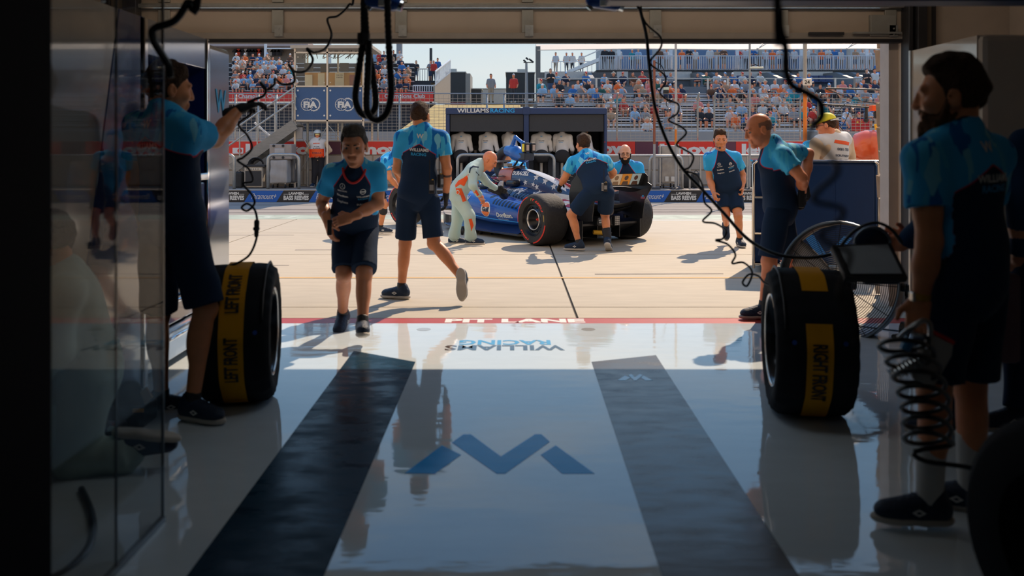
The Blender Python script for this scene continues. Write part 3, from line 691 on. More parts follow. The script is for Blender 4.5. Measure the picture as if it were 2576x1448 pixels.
struct(MB().bb(-45, -4.5, 7.9, 8.2, 0, 12).bb(4.5, 45, 7.9, 8.2, 0, 12).bb(-4.5, 4.5, 8.0, 8.2, 3.3, 12).build('wall_facade', M_FAC))
# stone pier outside the opening: courses of rough blocks
M_STONE = mat('limestone', (.40, .27, .17), .85, var=.16, scale=9, bump=.8)
pier = struct(MB().bb(3.50, 4.6, 8.55, 8.62, 0, 3.4).build('trim_5', mat('mortar', (.30, .24, .19), .9)))
z = .01; i = 0
while z < 2.6:
    h = R.uniform(.17, .30); x = 3.43
    while x < 4.2:
        w = R.uniform(.18, .36); d = R.uniform(.02, .05); b = MB(); x0 = x+R.uniform(-.015, .015) if x > 3.46 else x+R.uniform(-.035, .01)
        b.add([(x0, 8.55, z), (x+w-.012, 8.55, z), (x+w-.012, 8.55, z+h-.012), (x0+R.uniform(-.02, .02), 8.55, z+h-.012), (x0+.02, 8.5-d, z+.015), (x+w-.03, 8.5-d*R.random(), z+.02), (x+w-.03, 8.5-d, z+h-.03), (x0+.015, 8.5-d*R.random(), z+h-.03)], [(4, 5, 6, 7), (0, 1, 5, 4), (1, 2, 6, 5), (2, 3, 7, 6), (3, 0, 4, 7), (3, 2, 1, 0)])
        b.build('stone', M_STONE, pier); x += w
    z += h
# half-raised sectional door across the top of the opening
M_DPAN = mat('door_panel', (.50, .40, .31), .55, var=.05, scale=3); M_DST = mat('door_stile', (.36, .35, .31), .5, .4, var=.1); M_SEAL = mat('rubber_seal', (.012, .012, .016), .6)
door = thing('door_1', None, None, (0, DY, 2.27)); struct(door)
MB().bb(-3.2, 3.36, DY, DY+.045, 2.335, 2.585).build('door_panel', M_DPAN, door, bevel=.004)
MB().bb(-3.2, 3.36, DY, DY+.045, 2.592, 2.9).build('door_panel', M_DPAN, door, bevel=.004)
MB().bb(-3.2, 3.36, DY, DY+.045, 2.905, 3.3).build('door_panel', M_DPAN, door, bevel=.004)
MB().bb(-3.2, 3.40, DY-.03, DY+.05, 2.312, 2.37).build('bottom_rail', mat('door_rail', (.36, .31, .26), .45, .2), door, bevel=.006)
MB().bb(-3.2, 3.42, DY-.035, DY+.06, 2.281, 2.314).build('bottom_seal', M_SEAL, door, bevel=.01)
MB().tube([(-3.2, DY-.06, 2.595), (3.36, DY-.06, 2.595)], .017, 10).build('torsion_bar', M_GALV, door)
MB().bb(-3.2, 3.36, DY-.02, DY, 2.565, 2.58).bb(-3.2, 3.36, DY-.02, DY, 2.61, 2.625).build('section_lip', M_DST, door)
for px in (415, 700, 1010, 1327, 1648, 1966, 2238):
    x = (px-CX)*DY/FPX
    o = MB().bb(x-.05, x+.05, DY-.03, DY, 2.37, 2.565).bb(x-.05, x+.05, DY-.03, DY, 2.63, 3.2).build('stile', M_DST, door, bevel=.004)
    b = MB().bb(x-.02, x+.05, DY-.05, DY-.03, 2.335, 2.43)
    for k in range(2): b.cyl((x+.015, DY-.056, 2.35+.05*k), (x+.015, DY-.05, 2.35+.05*k), .008, n=8)
    b.build('hinge', M_GALV, o)
MB().bb(3.08, 3.30, DY-.05, DY, 2.34, 2.52).build('corner_bracket', M_DST, door, bevel=.004)
MB().bb(2.55, 2.85, DY-.06, DY-.03, 2.345, 2.37).build('lock_bar', M_DKM, door); MB().bb(2.93, 3.34, DY-.07, DY-.03, 2.355, 2.37).build('lock_bar', M_GALV, door)
# ---------------------------------------------------------------- pit wall, its adverts and fence
M_PWC = mat('pit_wall_concrete', (.46, .40, .33), .8, var=.08, scale=3, bump=.2); M_BBLUE = mat('banner_blue', srgb(14, 92, 178), .5, var=.02); M_BBLK = mat('banner_black', (.018, .018, .020), .5); M_PRINT = mat('cream_print', (.72, .70, .64), .6, var=0)
kerb = struct(MB().bb(-60, 60, 22.53, 25.0, -.1, .29).build('trim_6', mat('walkway_concrete', (.24, .20, .17), .85, var=.1)))
MB().bb(-60, 60, 22.50, 22.9, .285, .30).build('kerb_edge', M_PWC, kerb)
pit = 162.5*22.5/FPX
def bx(px): return (px-CX)*22.5/FPX
for k in range(-3, 10):
    c = bx(745+162.5*k); hw = pit*.25; s = .09
    b = MB().prism([(c-hw-s, 22.505, .002), (c+hw-s, 22.505, .002), (c+hw+s, 22.505, .288), (c-hw+s, 22.505, .288)], (0, .02, 0)); o = b.build('advert_panel', M_BBLK, kerb)
    text('LAWMEN', 'lettering', M_PRINT, (c, 22.5, .213), (1, 0, 0), (0, 0, 1), w=.36, h=.065, parent=o, bold=.05)
    text('BASS REEVES', 'lettering', M_PRINT, (c, 22.5, .105), (1, 0, 0), (0, 0, 1), w=.62, h=.115, parent=o, bold=.05)
    MB().bb(c-.31, c-.19, 22.497, 22.505, .19, .198).bb(c+.19, c+.31, 22.497, 22.505, .19, .198).build('rule', M_PRINT, o)
    c += pit/2
    b = MB().prism([(c-hw-s, 22.505, .002), (c+hw-s, 22.505, .002), (c+hw+s, 22.505, .288), (c-hw+s, 22.505, .288)], (0, .02, 0)); o = b.build('advert_panel', M_BBLUE, kerb)
    text('Paramount+', 'lettering', M_PRINT, (c, 22.5, .145), (1, 0, 0), (0, 0, 1), w=.62, h=.14, parent=o, bold=.0, shear=.45, spacing=.92)
pw = struct(MB().bb(-60, 60, 25.0, 25.25, 0, 1.15).build('trim_7', M_PWC))
for k in range(-13, 14): MB().bb(k*1.9+.02, k*1.9+1.88, 24.965, 25.0, .32, .70).bb(k*1.9+.02, k*1.9+1.88, 24.965, 25.0, .73, 1.12).build('wall_panel', M_PWC, pw, bevel=.01)
M_LRED = mat('banner_red', srgb(228, 52, 40), .5, var=.02); M_LPUR = mat('banner_plum', srgb(98, 50, 72), .5, var=.02)
def wx(px, Y=25): return (px-CX)*Y/FPX
segs = [(420, 520, 1), (520, 815, 0), (815, 885, 1), (885, 1060, 0), (1060, 1130, 1), (1130, 1500, 0), (1500, 1597, 0), (1597, 1655, 1), (1655, 1800, 0), (1800, 1850, 1), (1850, 2120, 0), (2120, 2180, 1), (2180, 2400, 0)]
for a, c, t in segs:
    o = MB().bb(wx(a)+.003, wx(c)-.003, 24.94, 25.2, 1.15, 1.50).build('advert_panel', M_LPUR if t else M_LRED, pw)
    if (a, c) in ((520, 815), (885, 1060), (1500, 1597), (1655, 1800), (1850, 2120)):
        cx_ = {520: 700, 885: 960, 1500: 1537, 1655: 1740, 1850: 1945}[a]
        if a == 1500: text('ovo', 'lettering', M_WHITE, (wx(1550), 24.94, 1.27), (1, 0, 0), (0, 0, 1), w=.8, h=.23, parent=o, bold=.05)
        else: text('lenovo', 'lettering', M_WHITE, (wx(cx_), 24.94, 1.29), (1, 0, 0), (0, 0, 1), w=1.75, h=.30, parent=o, bold=.05)
o = MB().bb(wx(587), wx(614), 24.925, 24.94, 1.17, 1.33).build('advert_panel', M_WHITE, pw); flat(disc(.062, wx(605), 1.25), 'emblem', M_LRED, (0, 24.922, 0), (1, 0, 0), (0, 0, 1), o)
MB().bb(-60, 60, 24.93, 25.25, 1.50, 1.53).build('coping', mat('pale_coping', (.55, .5, .44), .7), pw)
# debris fence: posts, rails, and wire mesh panels
M_WIRE = mat('fence_wire', (.40, .37, .33), .5, .5)
fence = thing('debris_fence', 'tall wire debris fence with steel posts along the top of the pit wall', 'fence', (0, 25.3, 1.5))
fz0, fz1 = 1.5, 2.80
posts = [420, 500, 592, 650, 695, 951, 1005, 1225, 1268, 1552, 1755, 1797, 2013, 2058, 2240]
for px in posts:
    x = wx(px, 25.35); b = MB().tube([(x, 25.35, .9), (x, 25.35, 2.6), (x, 25.30, 2.74), (x, 25.15, 2.83)] if px > 1500 else [(x, 25.35, .9), (x, 25.35, 2.83)], .028, 8)
    b.build('post', M_GALV, fence, smooth=True)
for a, c in ((420, 1225), (1268, 1755), (1797, 2013), (2058, 2300), (1225, 1268)):
    x0, x1 = wx(a, 25.35), wx(c, 25.35)
    MB().tube([(x0, 25.33, 2.83), (x1, 25.33, 2.83)], .02, 6).build('rail', M_GALV, fence); MB().tube([(x0, 25.33, 2.55), (x1, 25.33, 2.55)], .016, 6).build('rail', M_GALV, fence)
    b = MB(); st = .13
    if a == 1225: continue
    n = int((x1-x0)/st)
    for k in range(1, n): b.bar((x0+k*st, 25.34, fz0), (x0+k*st, 25.34, fz1), .008)
    for k in range(int((fz1-fz0)/.085)): b.bar((x0, 25.335, fz0+k*.085), (x1, 25.335, fz0+k*.085), .010)
    o = b.build('wire_mesh', M_WIRE, fence); o['kind'] = 'stuff'
# track, far wall, verge
struct(MB().bb(-90, 90, 25.25, 40, -.3, .02).build('trim_8', M_ASPHD))
struct(MB().bb(-90, 90, 40, 40.4, 0, 2.0).build('trim_9', mat('grey_wall_concrete', (.36, .33, .30), .85, var=.1, scale=.5)))
M_GRASS = mat('dry_grass', (.42, .30, .10), .95, var=.3, scale=1.5, bump=.6)
b = MB().prism([(-5.6, 40.4, 1.6), (-5.6, 66, 4.3), (-5.6, 130, 5.3), (-5.6, 130, -1), (-5.6, 40.4, -1)], (6.2, 0, 0)); struct(b.build('trim_10', M_GRASS))
struct(MB().bb(-90, 90, 40.4, 140, -.5, -.05).build('trim_11', M_ASPHD))
struct(MB().prism([(-90, 80, -.05), (-90, 80, 4.0), (-90, 140, 5), (-90, 140, -.05)], (180, 0, 0)).build('trim_12', mat('dry_ground', (.36, .30, .22), .9)))
# ---------------------------------------------------------------- pit stand, control tower, stairs, rails, trolleys on the pit wall
M_SNAVY = mat('stand_navy', srgb(30, 56, 96), .4, var=.03); M_SDARK = mat('stand_charcoal', (.030, .032, .036), .6, var=.1, scale=40); M_SGREY = mat('stand_slate', srgb(52, 62, 80), .5)
M_ALU = mat('aluminium', (.50, .49, .47), .35, .8, var=.08, scale=20); M_GLASS = None
def thin_glass(name, tint, refl=.04, amt=1.):
    """Thin clear pane: lets light straight through and mirrors by Fresnel."""
    m = bpy.data.materials.new(name); m.use_nodes = True; t = m.node_tree; t.nodes.clear()
    o = nn(t, 'ShaderNodeOutputMaterial'); tr_ = nn(t, 'ShaderNodeBsdfTransparent'); gl = nn(t, 'ShaderNodeBsdfGlossy'); mxs = nn(t, 'ShaderNodeMixShader')
    tr_.inputs[0].default_value = tuple(tint)+(1,); gl.inputs['Roughness'].default_value = .02
    ge = nn(t, 'ShaderNodeNewGeometry'); dt = nn(t, 'ShaderNodeVectorMath', operation='DOT_PRODUCT'); ab = nn(t, 'ShaderNodeMath', operation='ABSOLUTE'); om = nn(t, 'ShaderNodeMath', operation='SUBTRACT'); om.inputs[0].default_value = 1.
    pw_ = nn(t, 'ShaderNodeMath', operation='POWER'); pw_.inputs[1].default_value = 5.; ma = nn(t, 'ShaderNodeMath', operation='MULTIPLY_ADD'); ma.inputs[1].default_value = (1-refl)*amt; ma.inputs[2].default_value = refl*amt
    t.links.new(ge.outputs['Incoming'], dt.inputs[0]); t.links.new(ge.outputs['Normal'], dt.inputs[1]); t.links.new(dt.outputs['Value'], ab.inputs[0]); t.links.new(ab.outputs[0], om.inputs[1]); t.links.new(om.outputs[0], pw_.inputs[0]); t.links.new(pw_.outputs[0], ma.inputs[0])
    t.links.new(ma.outputs[0], mxs.inputs[0]); t.links.new(tr_.outputs[0], mxs.inputs[1]); t.links.new(gl.outputs[0], mxs.inputs[2]); t.links.new(mxs.outputs[0], o.inputs[0]); return m
M_GLASS = thin_glass('clear_glass', (.92, .95, .94))
def sx_(px, Y): return (px-CX)*Y/FPX
def sz_(py, Y): return HC-(py-HZ)*Y/FPX
Y0 = 23.4
st = thing('pit_wall_stand', 'navy roofed timing stand on the pit wall with dark screens and six seats', 'stand', (sx_(1323, Y0), Y0, .29))
a, c, mid = sx_(1121, Y0), sx_(1527, Y0), sx_(1324, Y0)
z1, z2, z3 = sz_(271, Y0), sz_(287, Y0), sz_(331, Y0)
roof = MB().bb(a, c, Y0, Y0+1.7, z2, z1).build('roof', M_SNAVY, st, bevel=.02)
MB().bb(a, c, Y0-.012, Y0, z2+.01, z1-.025).build('fascia', M_SNAVY, roof); MB().bb(mid-.09, mid+.09, Y0-.03, Y0+.01, z2-.01, z1+.02).build('fascia_joint', M_SNAVY, roof, bevel=.01)
text('WILLIAMS', 'lettering', M_PRINT, (sx_(1190, Y0), Y0-.014, sz_(278, Y0)), (1, 0, 0), (0, 0, 1), w=.82, h=.11, parent=roof, bold=.03); text('RACING', 'lettering', M_CYANP, (sx_(1264, Y0), Y0-.014, sz_(278, Y0)), (1, 0, 0), (0, 0, 1), w=.62, h=.11, parent=roof, bold=.03)
for x0, x1 in ((1132, 1317), (1331, 1520)): MB().bb(sx_(x0, Y0), sx_(x1, Y0), Y0+.06, Y0+.10, z3, z2).build('screen_back', M_SDARK, st, bevel=.01)
for px, w in ((1126, .10), (1324, .13), (1524, .07)): MB().bb(sx_(px, Y0)-w/2, sx_(px, Y0)+w/2, Y0+.02, Y0+.14, .29, z2).build('post', M_SNAVY, st, bevel=.01)
MB().bb(a+.02, c-.02, Y0+1.5, Y0+1.6, .29, z2).build('rear_panel', mat('stand_black', (.008, .008, .010), .6), st)
MB().bb(a, c, Y0+.86, Y0+1.5, sz_(392, Y0), sz_(388, Y0)).build('counter', mat('counter_navy', srgb(40, 66, 96), .3), st)
for px0, px1 in ((1126, 1220), (1222, 1318), (1330, 1424), (1426, 1522)): MB().bb(sx_(px0, Y0), sx_(px1, Y0), Y0+.86, Y0+.92, .30, sz_(392, Y0)).build('front_panel', M_SGREY, st, bevel=.006)
MB().bb(sx_(1520, Y0), sx_(1528, Y0), Y0+.1, Y0+1.5, sz_(388, Y0), z2).build('side_panel', M_SDARK, st); MB().bb(sx_(1121, Y0), sx_(1126, Y0), Y0+.1, Y0+1.5, .3, z2).build('side_panel', M_SDARK, st)
for px in (1145, 1188, 1250, 1300, 1350, 1402, 1455, 1490): MB().bb(sx_(px, Y0)-.11, sx_(px, Y0)+.11, Y0+1.2, Y0+1.24, sz_(385, Y0), sz_(366, Y0)).build('monitor', M_BLACK, st, bevel=.006)
for px, py in ((1127, 357), (1521, 357)): MB().cyl((sx_(px, Y0), Y0-.05, sz_(py, Y0)), (sx_(px, Y0), Y0+.02, sz_(py, Y0)), .012, n=8).build('marker_lamp', M_RED, st)
for px in (1196, 1212, 1272, 1345, 1436, 1504): 
    t_ = tag(MB().lathe((sx_(px, 24.36), 24.36, sz_(388, Y0)+.002), (0, 0, 1), [(0, 0), (.035, 0), (.04, .10), (.036, .10), (.032, .01)], 12).build('paper_cup', mat('cup_paper', (.5, .45, .4), .6)), 'small paper cup on the stand counter, by the engineer in white', 'cup', 'paper cups on the stand counter')
# engineers, seen from behind on their high seats
SEATC = fabric('seat_fabric', (.035, .033, .034))
for i, (px, dx, tw) in enumerate(((1160, 0, 0), (1225, .02, .5), (1277, .05, .9), (1362, 0, 0), (1414, .02, .35), (1466, .06, 1.0))):
    Y = 23.78; c_ = (sx_(px, Y), Y); zs = sz_(392, Y)
    t_ = thing('high_seat', 'dark padded pit stand seat under the %s engineer from the left' % ('first', 'second', 'third', 'fourth', 'fifth', 'sixth')[i], 'chair', (c_[0], Y, .29), 'seats along the pit stand')
    S = SD().ell((c_[0], Y-.12, zs+.0), (.20, .09, .17), None, .03).ell((c_[0], Y+.06, zs-.12), (.2, .2, .06), None, .04); vv, ff = S.mesh(.02); mesh_obj('seat', vv, ff, SEATC, t_, smooth=True)
    MB().cyl((c_[0], Y+.05, .3), (c_[0], Y+.05, zs-.15), .035, n=12).build('seat_post', mat('cream_post', (.5, .46, .4), .5), t_); MB().bb(c_[0]-.2, c_[0]+.2, Y+.0, Y+.1, .47, .49).build('foot_rest', M_ALU, t_)
    co, si = math.cos(tw), math.sin(tw)
    def rel(x, y, z): return Vector((c_[0]+x*co+y*si, Y+.06-x*si+y*co, zs+z))
    J = dict(pel=rel(0, 0, -.02), nck=rel(0, .05, .56), head=rel(0, .09, .72), sL=rel(-.19, .04, .49), sR=rel(.19, .04, .49), eL=rel(-.25, .10, .17), eR=rel(.25, .10, .17), wL=rel(-.17, .34, .08), wR=rel(.18, .34, .08), hL=rel(-.09, 0, -.05), hR=rel(.09, 0, -.05), kL=rel(-.12, .42, -.06), kR=rel(.12, .42, -.06), aL=rel(-.12, .38, -.46), aR=rel(.12, .38, -.46), tL=Vector((si, co, -.2)), tR=Vector((si, co, -.2)))
    I = person('seated engineer in white, %s, %s from left under the navy roof' % (('back turned', 'body turned half right', 'face turned to the right', 'back turned', 'back turned slightly', 'face turned right')[i], ('first', 'second', 'third', 'fourth', 'fifth', 'sixth')[i]), J, top='white', bottom='trousers', skin='pale', hair=('dark', 'brown', 'brown', 'dark', 'grey', 'brown')[i], v=.017, hv=.008, face=(si, co, -.12), group='engineers on the pit stand', shirt_v=.015, seed=i)
    b = MB(); 
    for s in (-1, 1): p_ = I['L'](.085*s, -.005, 0); b.cyl(p_-I['r']*.014, p_+I['r']*.014, .036, n=12)
    b.tube([I['L'](.09*math.cos(q_), -.005, .02+.115*math.sin(q_)) for q_ in [k*math.pi/8 for k in range(9)]], .009, 6); b.build('headset', M_BLACK, I['root'], smooth=False)
    if i != 2 and i != 5: back_print(I, .70, False)
# rail hoops on the wall walk
for i, (x0, x1, yt) in enumerate(((545, 589, 389), (674, 752, 389), (1151, 1394, 389), (1634, 1716, 393))):
    Y = 22.95; zt = sz_(yt, Y); r_ = .14
    a, c = sx_(x0, Y), sx_(x1, Y)
    p = [(a, Y, .29), (a, Y, zt-r_)]+[(a+r_-r_*math.cos(k*.393), Y, zt-r_+r_*math.sin(k*.393)) for k in range(1, 5)]+[(c-r_+r_*math.sin(k*.393), Y, zt-r_+r_*math.cos(k*.393)) for k in range(0, 4)]+[(c, Y, zt-r_), (c, Y, .29)]
    tag(MB().tube(p, .04, 12).build('guard_hoop', M_GALV, smooth=True), 'bent tube guard rail on the pit wall, %s' % ('cut off by the chrome cabinet edge', 'in front of the covered trolley', 'wide one in front of the timing stand', 'in front of the clear wrapped cart')[i], 'guard rail', 'guard hoops on the pit wall')
t_ = thing('guard_rail', 'straight tube guard rail on posts along the pit wall, right of the stand', 'guard rail', (sx_(1800, 23.2), 23.2, .29))
MB().tube([(sx_(1520, 23.2), 23.2, sz_(391, 23.2)), (sx_(2300, 23.2), 23.2, sz_(391, 23.2))], .035, 10).build('rail', M_GALV, t_)
for px in (1560, 1735, 1762, 1880, 2010): MB().cyl((sx_(px, 23.2), 23.2, .29), (sx_(px, 23.2), 23.2, sz_(391, 23.2)), .025, n=10).build('post', M_GALV, t_)
# tower of the officials: two glazed bays over two blue panels on a tube frame
YT = 24.0; TX = [sx_(742, YT), sx_(823.5, YT), sx_(914, YT)]
tw_ = thing('control_tower', 'officials control tower, glass cabin over two dark blue panels with white round emblems', 'tower', (TX[1], YT, .29))
M_TBLUE = mat('tower_blue', srgb(34, 82, 130), .35, var=.04); M_TFR = mat('tower_frame', (.56, .50, .42), .4, .5)
zb, zm, zt = sz_(303, YT), sz_(217, YT), sz_(132, YT); dep = 1.5; ZRF = sz_(122, YT)
for i in range(2):
    x0, x1 = TX[i]+.02, TX[i+1]-.02
    p = MB().bb(x0, x1, YT, YT+.03, zb+.02, zm-.02).build('front_panel', M_TBLUE, tw_, bevel=.004)
    for dx in (x0+.06, x1-.06):
        for dz in (zb+.13, zm-.11): MB().cyl((dx, YT-.012, dz), (dx, YT, dz), .024, n=14).build('fixing_disc', M_PRINT, p)
    cx, cz = (x0+x1)/2-.02, (zb+zm)/2-.03; r_ = .165
    pl = ring(r_, .016, 30, cx=-.085)+ring(r_*.45, .008, 24, cx=-.085, ex=1, a0=0, a1=6.283) 
    pl = ring(r_, .015, 32, cx=-.085)+[[(-.085-.005, -r_), (-.085+.005, -r_), (-.085+.005, r_), (-.085-.005, r_)], [(-.085-r_, -.005), (-.085+r_, -.005), (-.085+r_, .005), (-.085-r_, .005)]]
    for ex in (.5,): pl += [[(q[0], q[1]) for q in seg] for seg in [[(-.085+ex*r_*math.cos(t0), r_*math.sin(t0)), (-.085+ex*r_*math.cos(t1), r_*math.sin(t1)), (-.085+(ex*r_-.008)*math.cos(t1), r_*math.sin(t1)), (-.085+(ex*r_-.008)*math.cos(t0), r_*math.sin(t0))] for t0, t1 in [(k*.209, (k+1)*.209) for k in range(30)]]]
    for zz in (-.09, .09): hw = math.sqrt(r_*r_-zz*zz); pl.append([(-.085-hw, zz-.004), (-.085+hw, zz-.004), (-.085+hw, zz+.004), (-.085-hw, zz+.004)])
    pl += ring(r_, .022, 40, a0=-2.0, a1=2.0, cx=.085)
    for k in range(18):
        t0 = -1.9+k*.2235; pl.append([(.085+(r_-.002)*math.cos(t0), (r_-.002)*math.sin(t0)), (.085+(r_+.016)*math.cos(t0), (r_+.016)*math.sin(t0)), (.085+(r_+.016)*math.cos(t0+.11), (r_+.016)*math.sin(t0+.11)), (.085+(r_-.002)*math.cos(t0+.11), (r_-.002)*math.sin(t0+.11))])
    em = flat(pl, 'emblem', M_PRINT, (cx, YT, cz), (1, 0, 0), (0, 0, 1), p, lift=.004)
    text('FiA', 'emblem_backing', M_TBLUE, (cx, YT, cz), (1, 0, 0), (0, 0, 1), w=.40, h=.21, parent=p, bold=.09, lift=.006); text('FiA', 'lettering', M_PRINT, (cx, YT, cz), (1, 0, 0), (0, 0, 1), w=.36, h=.17, parent=p, bold=.05, lift=.009)
    g_ = MB().bb(x0, x1, YT+.005, YT+.02, zm+.02, zt).build('window_pane', M_GLASS, tw_)
    for dx in (x0+.06, x1-.06):
        for dz in (zm+.1, zt-.12): MB().cyl((dx, YT-.008, dz), (dx, YT+.004, dz), .016, n=10).build('fixing_disc', M_TFR, g_)
for x in TX: MB().bb(x-.022, x+.022, YT-.02, YT+.04, .29, ZRF).build('column', M_TFR, tw_); MB().bb(x-.022, x+.022, YT+dep-.04, YT+dep, .29, ZRF).build('column', M_TFR, tw_)
for z_ in (zb, zm, zt): MB().bb(TX[0], TX[2], YT-.02, YT+.03, z_-.02, z_+.02).build('cross_rail', M_TFR, tw_)
MB().bb(TX[0], TX[2]+.2, YT, YT+dep, zb-.04, zb).build('cabin_floor', mat('cabin_floor', (.3, .28, .25), .6), tw_)
MB().bb(TX[2]-.01, TX[2]+.0, YT+.03, YT+dep, zb, zm).build('side_panel', M_TBLUE, tw_); MB().bb(TX[2]-.01, TX[2], YT+.03, YT+dep, zm, zt).build('window_pane', M_GLASS, tw_)
MB().bb(TX[0]-.1, TX[2]+.25, YT-.1, YT+dep+.1, ZRF, ZRF+.08).build('roof', mat('tower_roof', (.45, .38, .3), .6), tw_)
MB().bb(TX[0]+.1, TX[2]-.1, YT+.7, YT+.78, zm, zm+.42).build('desk_board', mat('board_amber', srgb(214, 150, 70), .6), tw_)  # amber board stands in for orange reflections in the cabin glass
for i, (x, w, h, m) in enumerate(((TX[0]+.22, .2, .3, 'board_cream'), (TX[0]+.56, .18, .34, 'board_cream'), (TX[1]+.2, .24, .36, 'board_cream'), (TX[1]+.62, .3, .30, 'board_maroon'))):
    o = MB().bb(x-w/2, x+w/2, YT+.62, YT+.64, zm+.05, zm+.05+h).build('notice_board', mat(m, srgb(*((226, 200, 160) if 'cream' in m else (150, 72, 56))), .6), tw_)
    if i == 2: text('STAR TEN', 'lettering', M_BLACK, (x, YT+.62, zm+.34), (1, 0, 0), (0, 0, 1), w=.17, parent=o); text('STARTED', 'lettering', M_BLACK, (x, YT+.62, zm+.28), (1, 0, 0), (0, 0, 1), w=.17, parent=o)
b = MB()
for i in range(14): x = R.uniform(TX[0]+.1, TX[2]-.1); b.tube(spline([(x, YT+R.uniform(.3, 1.2), zt+.15), (x+R.uniform(-.2, .2), YT+.6, zt-.1), (x+R.uniform(-.4, .4), YT+.6, zt+.12)], 4), .008, 5)
o = b.build('cabin_cables', M_BLACK, tw_); o['kind'] = 'stuff'
for x, y in ((TX[0]+.25, .5), (TX[0]+.6, .9), (TX[1]+.35, .5), (TX[1]+.7, .8)): MB().bb(x-.12, x+.12, YT+y, YT+y+.03, zm+.42, zm+.66).build('monitor', M_SDARK, tw_, bevel=.006)
for (p, q_) in (((TX[0], YT, 1.9), (TX[1], YT+.3, .5)), ((TX[1], YT, 1.9), (TX[0], YT+.3, .6)), ((TX[1], YT, 1.95), (TX[2], YT+.4, .8)), ((TX[2], YT, 1.9), (TX[1], YT+.4, .5)), ((TX[0]+.2, YT+.6, 1.2), (TX[0]+.55, YT+.2, .75))): MB().cyl(p, q_, .012, n=8).build('brace', M_GALV, tw_)
for x in (TX[0]+.22, TX[1]+.3, TX[1]+.62): MB().cyl((x, YT+.5, .29), (x, YT+.5, zb), .035, n=10).build('inner_column', M_GALV, tw_)
MB().bb(TX[0]+.03, TX[0]+.2, YT-.03, YT+.06, sz_(350, YT), sz_(320, YT)).build('switch_box', mat('switch_grey', (.27, .25, .23), .5), tw_, bevel=.01)
# stairs up to the tower
ss = thing('steel_stair', 'grey steel stair with tube handrails climbing from the left up to the control tower', 'stairs', (sx_(590, 23.9), 23.9, .29))
Ys = 23.85; A_, B_ = P(584, 424, Ys), P(742, 312, Ys); dn = Vector((B_-A_)).normalized()
for dy in (0, .8): MB().bar(A_+Vector((0, dy, 0)), B_+Vector((0, dy, 0)), .05, .27, (0, 0, 1)).build('stringer', mat('stair_steel', (.25, .25, .24), .55, .5, var=.12, scale=8, stretch=(1, 1, 6)), ss)
for k in range(9): q_ = A_+(B_-A_)*((k+.5)/9); MB().box((q_.x, Ys+.4, q_.z+.05), (.26, .76, .03)).build('tread', M_GALV, ss)
for off in (.62, .95):
    MB().tube([P(584, 424, Ys)+Vector((-.2, 0, off-.1)), B_+Vector((-.02, 0, off)), B_+Vector((.03, 0, off-.25))], .024, 10).build('handrail', M_GALV, ss)
for k in range(4): q_ = A_+(B_-A_)*(.12+.28*k); MB().cyl(q_, q_+Vector((0, 0, .95)), .02, n=8).build('baluster', M_GALV, ss)
MB().cyl(P(640, 308, 24.9), P(690, 352, 24.9), .03, n=8).build('brace', M_WLINE, ss)
# kit on the walk
t_ = thing('loudspeaker_box', 'cream framed black speaker cabinet on the pit wall, left', 'speaker', (sx_(638, 23.6), 23.6, .29))
x0, x1 = sx_(614, 23.6), sx_(660, 23.6); zl, zh = .31, sz_(420, 23.6)
MB().bb(x0, x1, 23.62, 24.0, zl, zh).build('cabinet', mat('speaker_cream', (.50, .44, .36), .5), t_, bevel=.01); MB().bb(x0+.03, x1-.03, 23.60, 23.63, zl+.04, zh-.10).build('grille', M_SDARK, t_)
o = MB().bb(x0+.02, x1-.02, 23.605, 23.62, zh-.08, zh-.02).build('control_strip', mat('strip_cream', (.6, .54, .44), .5), t_)
for k in range(6): MB().cyl((x0+.06+.06*k, 23.595, zh-.05), (x0+.06+.06*k, 23.606, zh-.05), .012, n=8).build('knob', M_BLACK, o)
MB().bb(x0-.04, x1+.06, 23.6, 24.0, zh, zh+.05).build('lid', M_SDARK, t_, bevel=.01)
cb_ = MB()
for k in range(7): cb_.tube([(sx_(645, 23.8)+(.2-.012*k)*math.cos(q_*.26), 23.75+.03*k, zh+.07+(.17-.01*k)*math.sin(q_*.26)) for q_ in range(13)], .012, 6)
tag(cb_.build('cable_coil', M_BLACK), 'black cable coiled on top of the cream speaker cabinet', 'cable')
def cart(name, label, px0, px1, py0, py1, Y, cov, top):
    t_ = thing(name, label, 'trolley', ((sx_(px0, Y)+sx_(px1, Y))/2, Y, .29)); x0, x1, z0_, z1_ = sx_(px0, Y), sx_(px1, Y), .42, sz_(py0, Y)
    S = SD().box(((x0+x1)/2, Y+.3, (z0_+z1_)/2), ((x1-x0)/2, .3, (z1_-z0_)/2), None, .03, .02); vv, ff = S.mesh(.02, wrinkle(.008, 14, 5)); mesh_obj('cover', vv, ff, cov, t_, smooth=True)
    for x in (x0+.06, x1-.06):
        for y in (Y+.06, Y+.54): MB().cyl((x-.015, y, .345), (x+.015, y, .345), .052, n=14).build('castor', M_BLACK, t_); MB().bb(x-.012, x+.012, y-.01, y+.03, .36, .46).build('fork', M_ALU, t_)
    if top:
        zt_ = sz_(top, Y); o = MB().bb(x0-.02, x1+.12, Y+.0, Y+.5, z1_+.01, zt_).build('equipment_case', mat('case_grey', (.33, .29, .26), .55), t_, bevel=.03)
        MB().box(((x0+x1)/2+.03, Y-.006, (z1_+zt_)/2+.03), (.26, .02, .13)).build('name_plate', mat('plate_grey', (.4, .4, .4), .4), o, bevel=.01)
        for x in (x0+.1, x1-.1):
            for z_ in (z1_+.06, zt_-.05): MB().lathe((x, Y-.003, z_), (0, -1, 0), [(.035, 0), (.035, .012), (.02, .012), (.0, .006)], 12).build('latch', M_SDARK, o)
    return t_
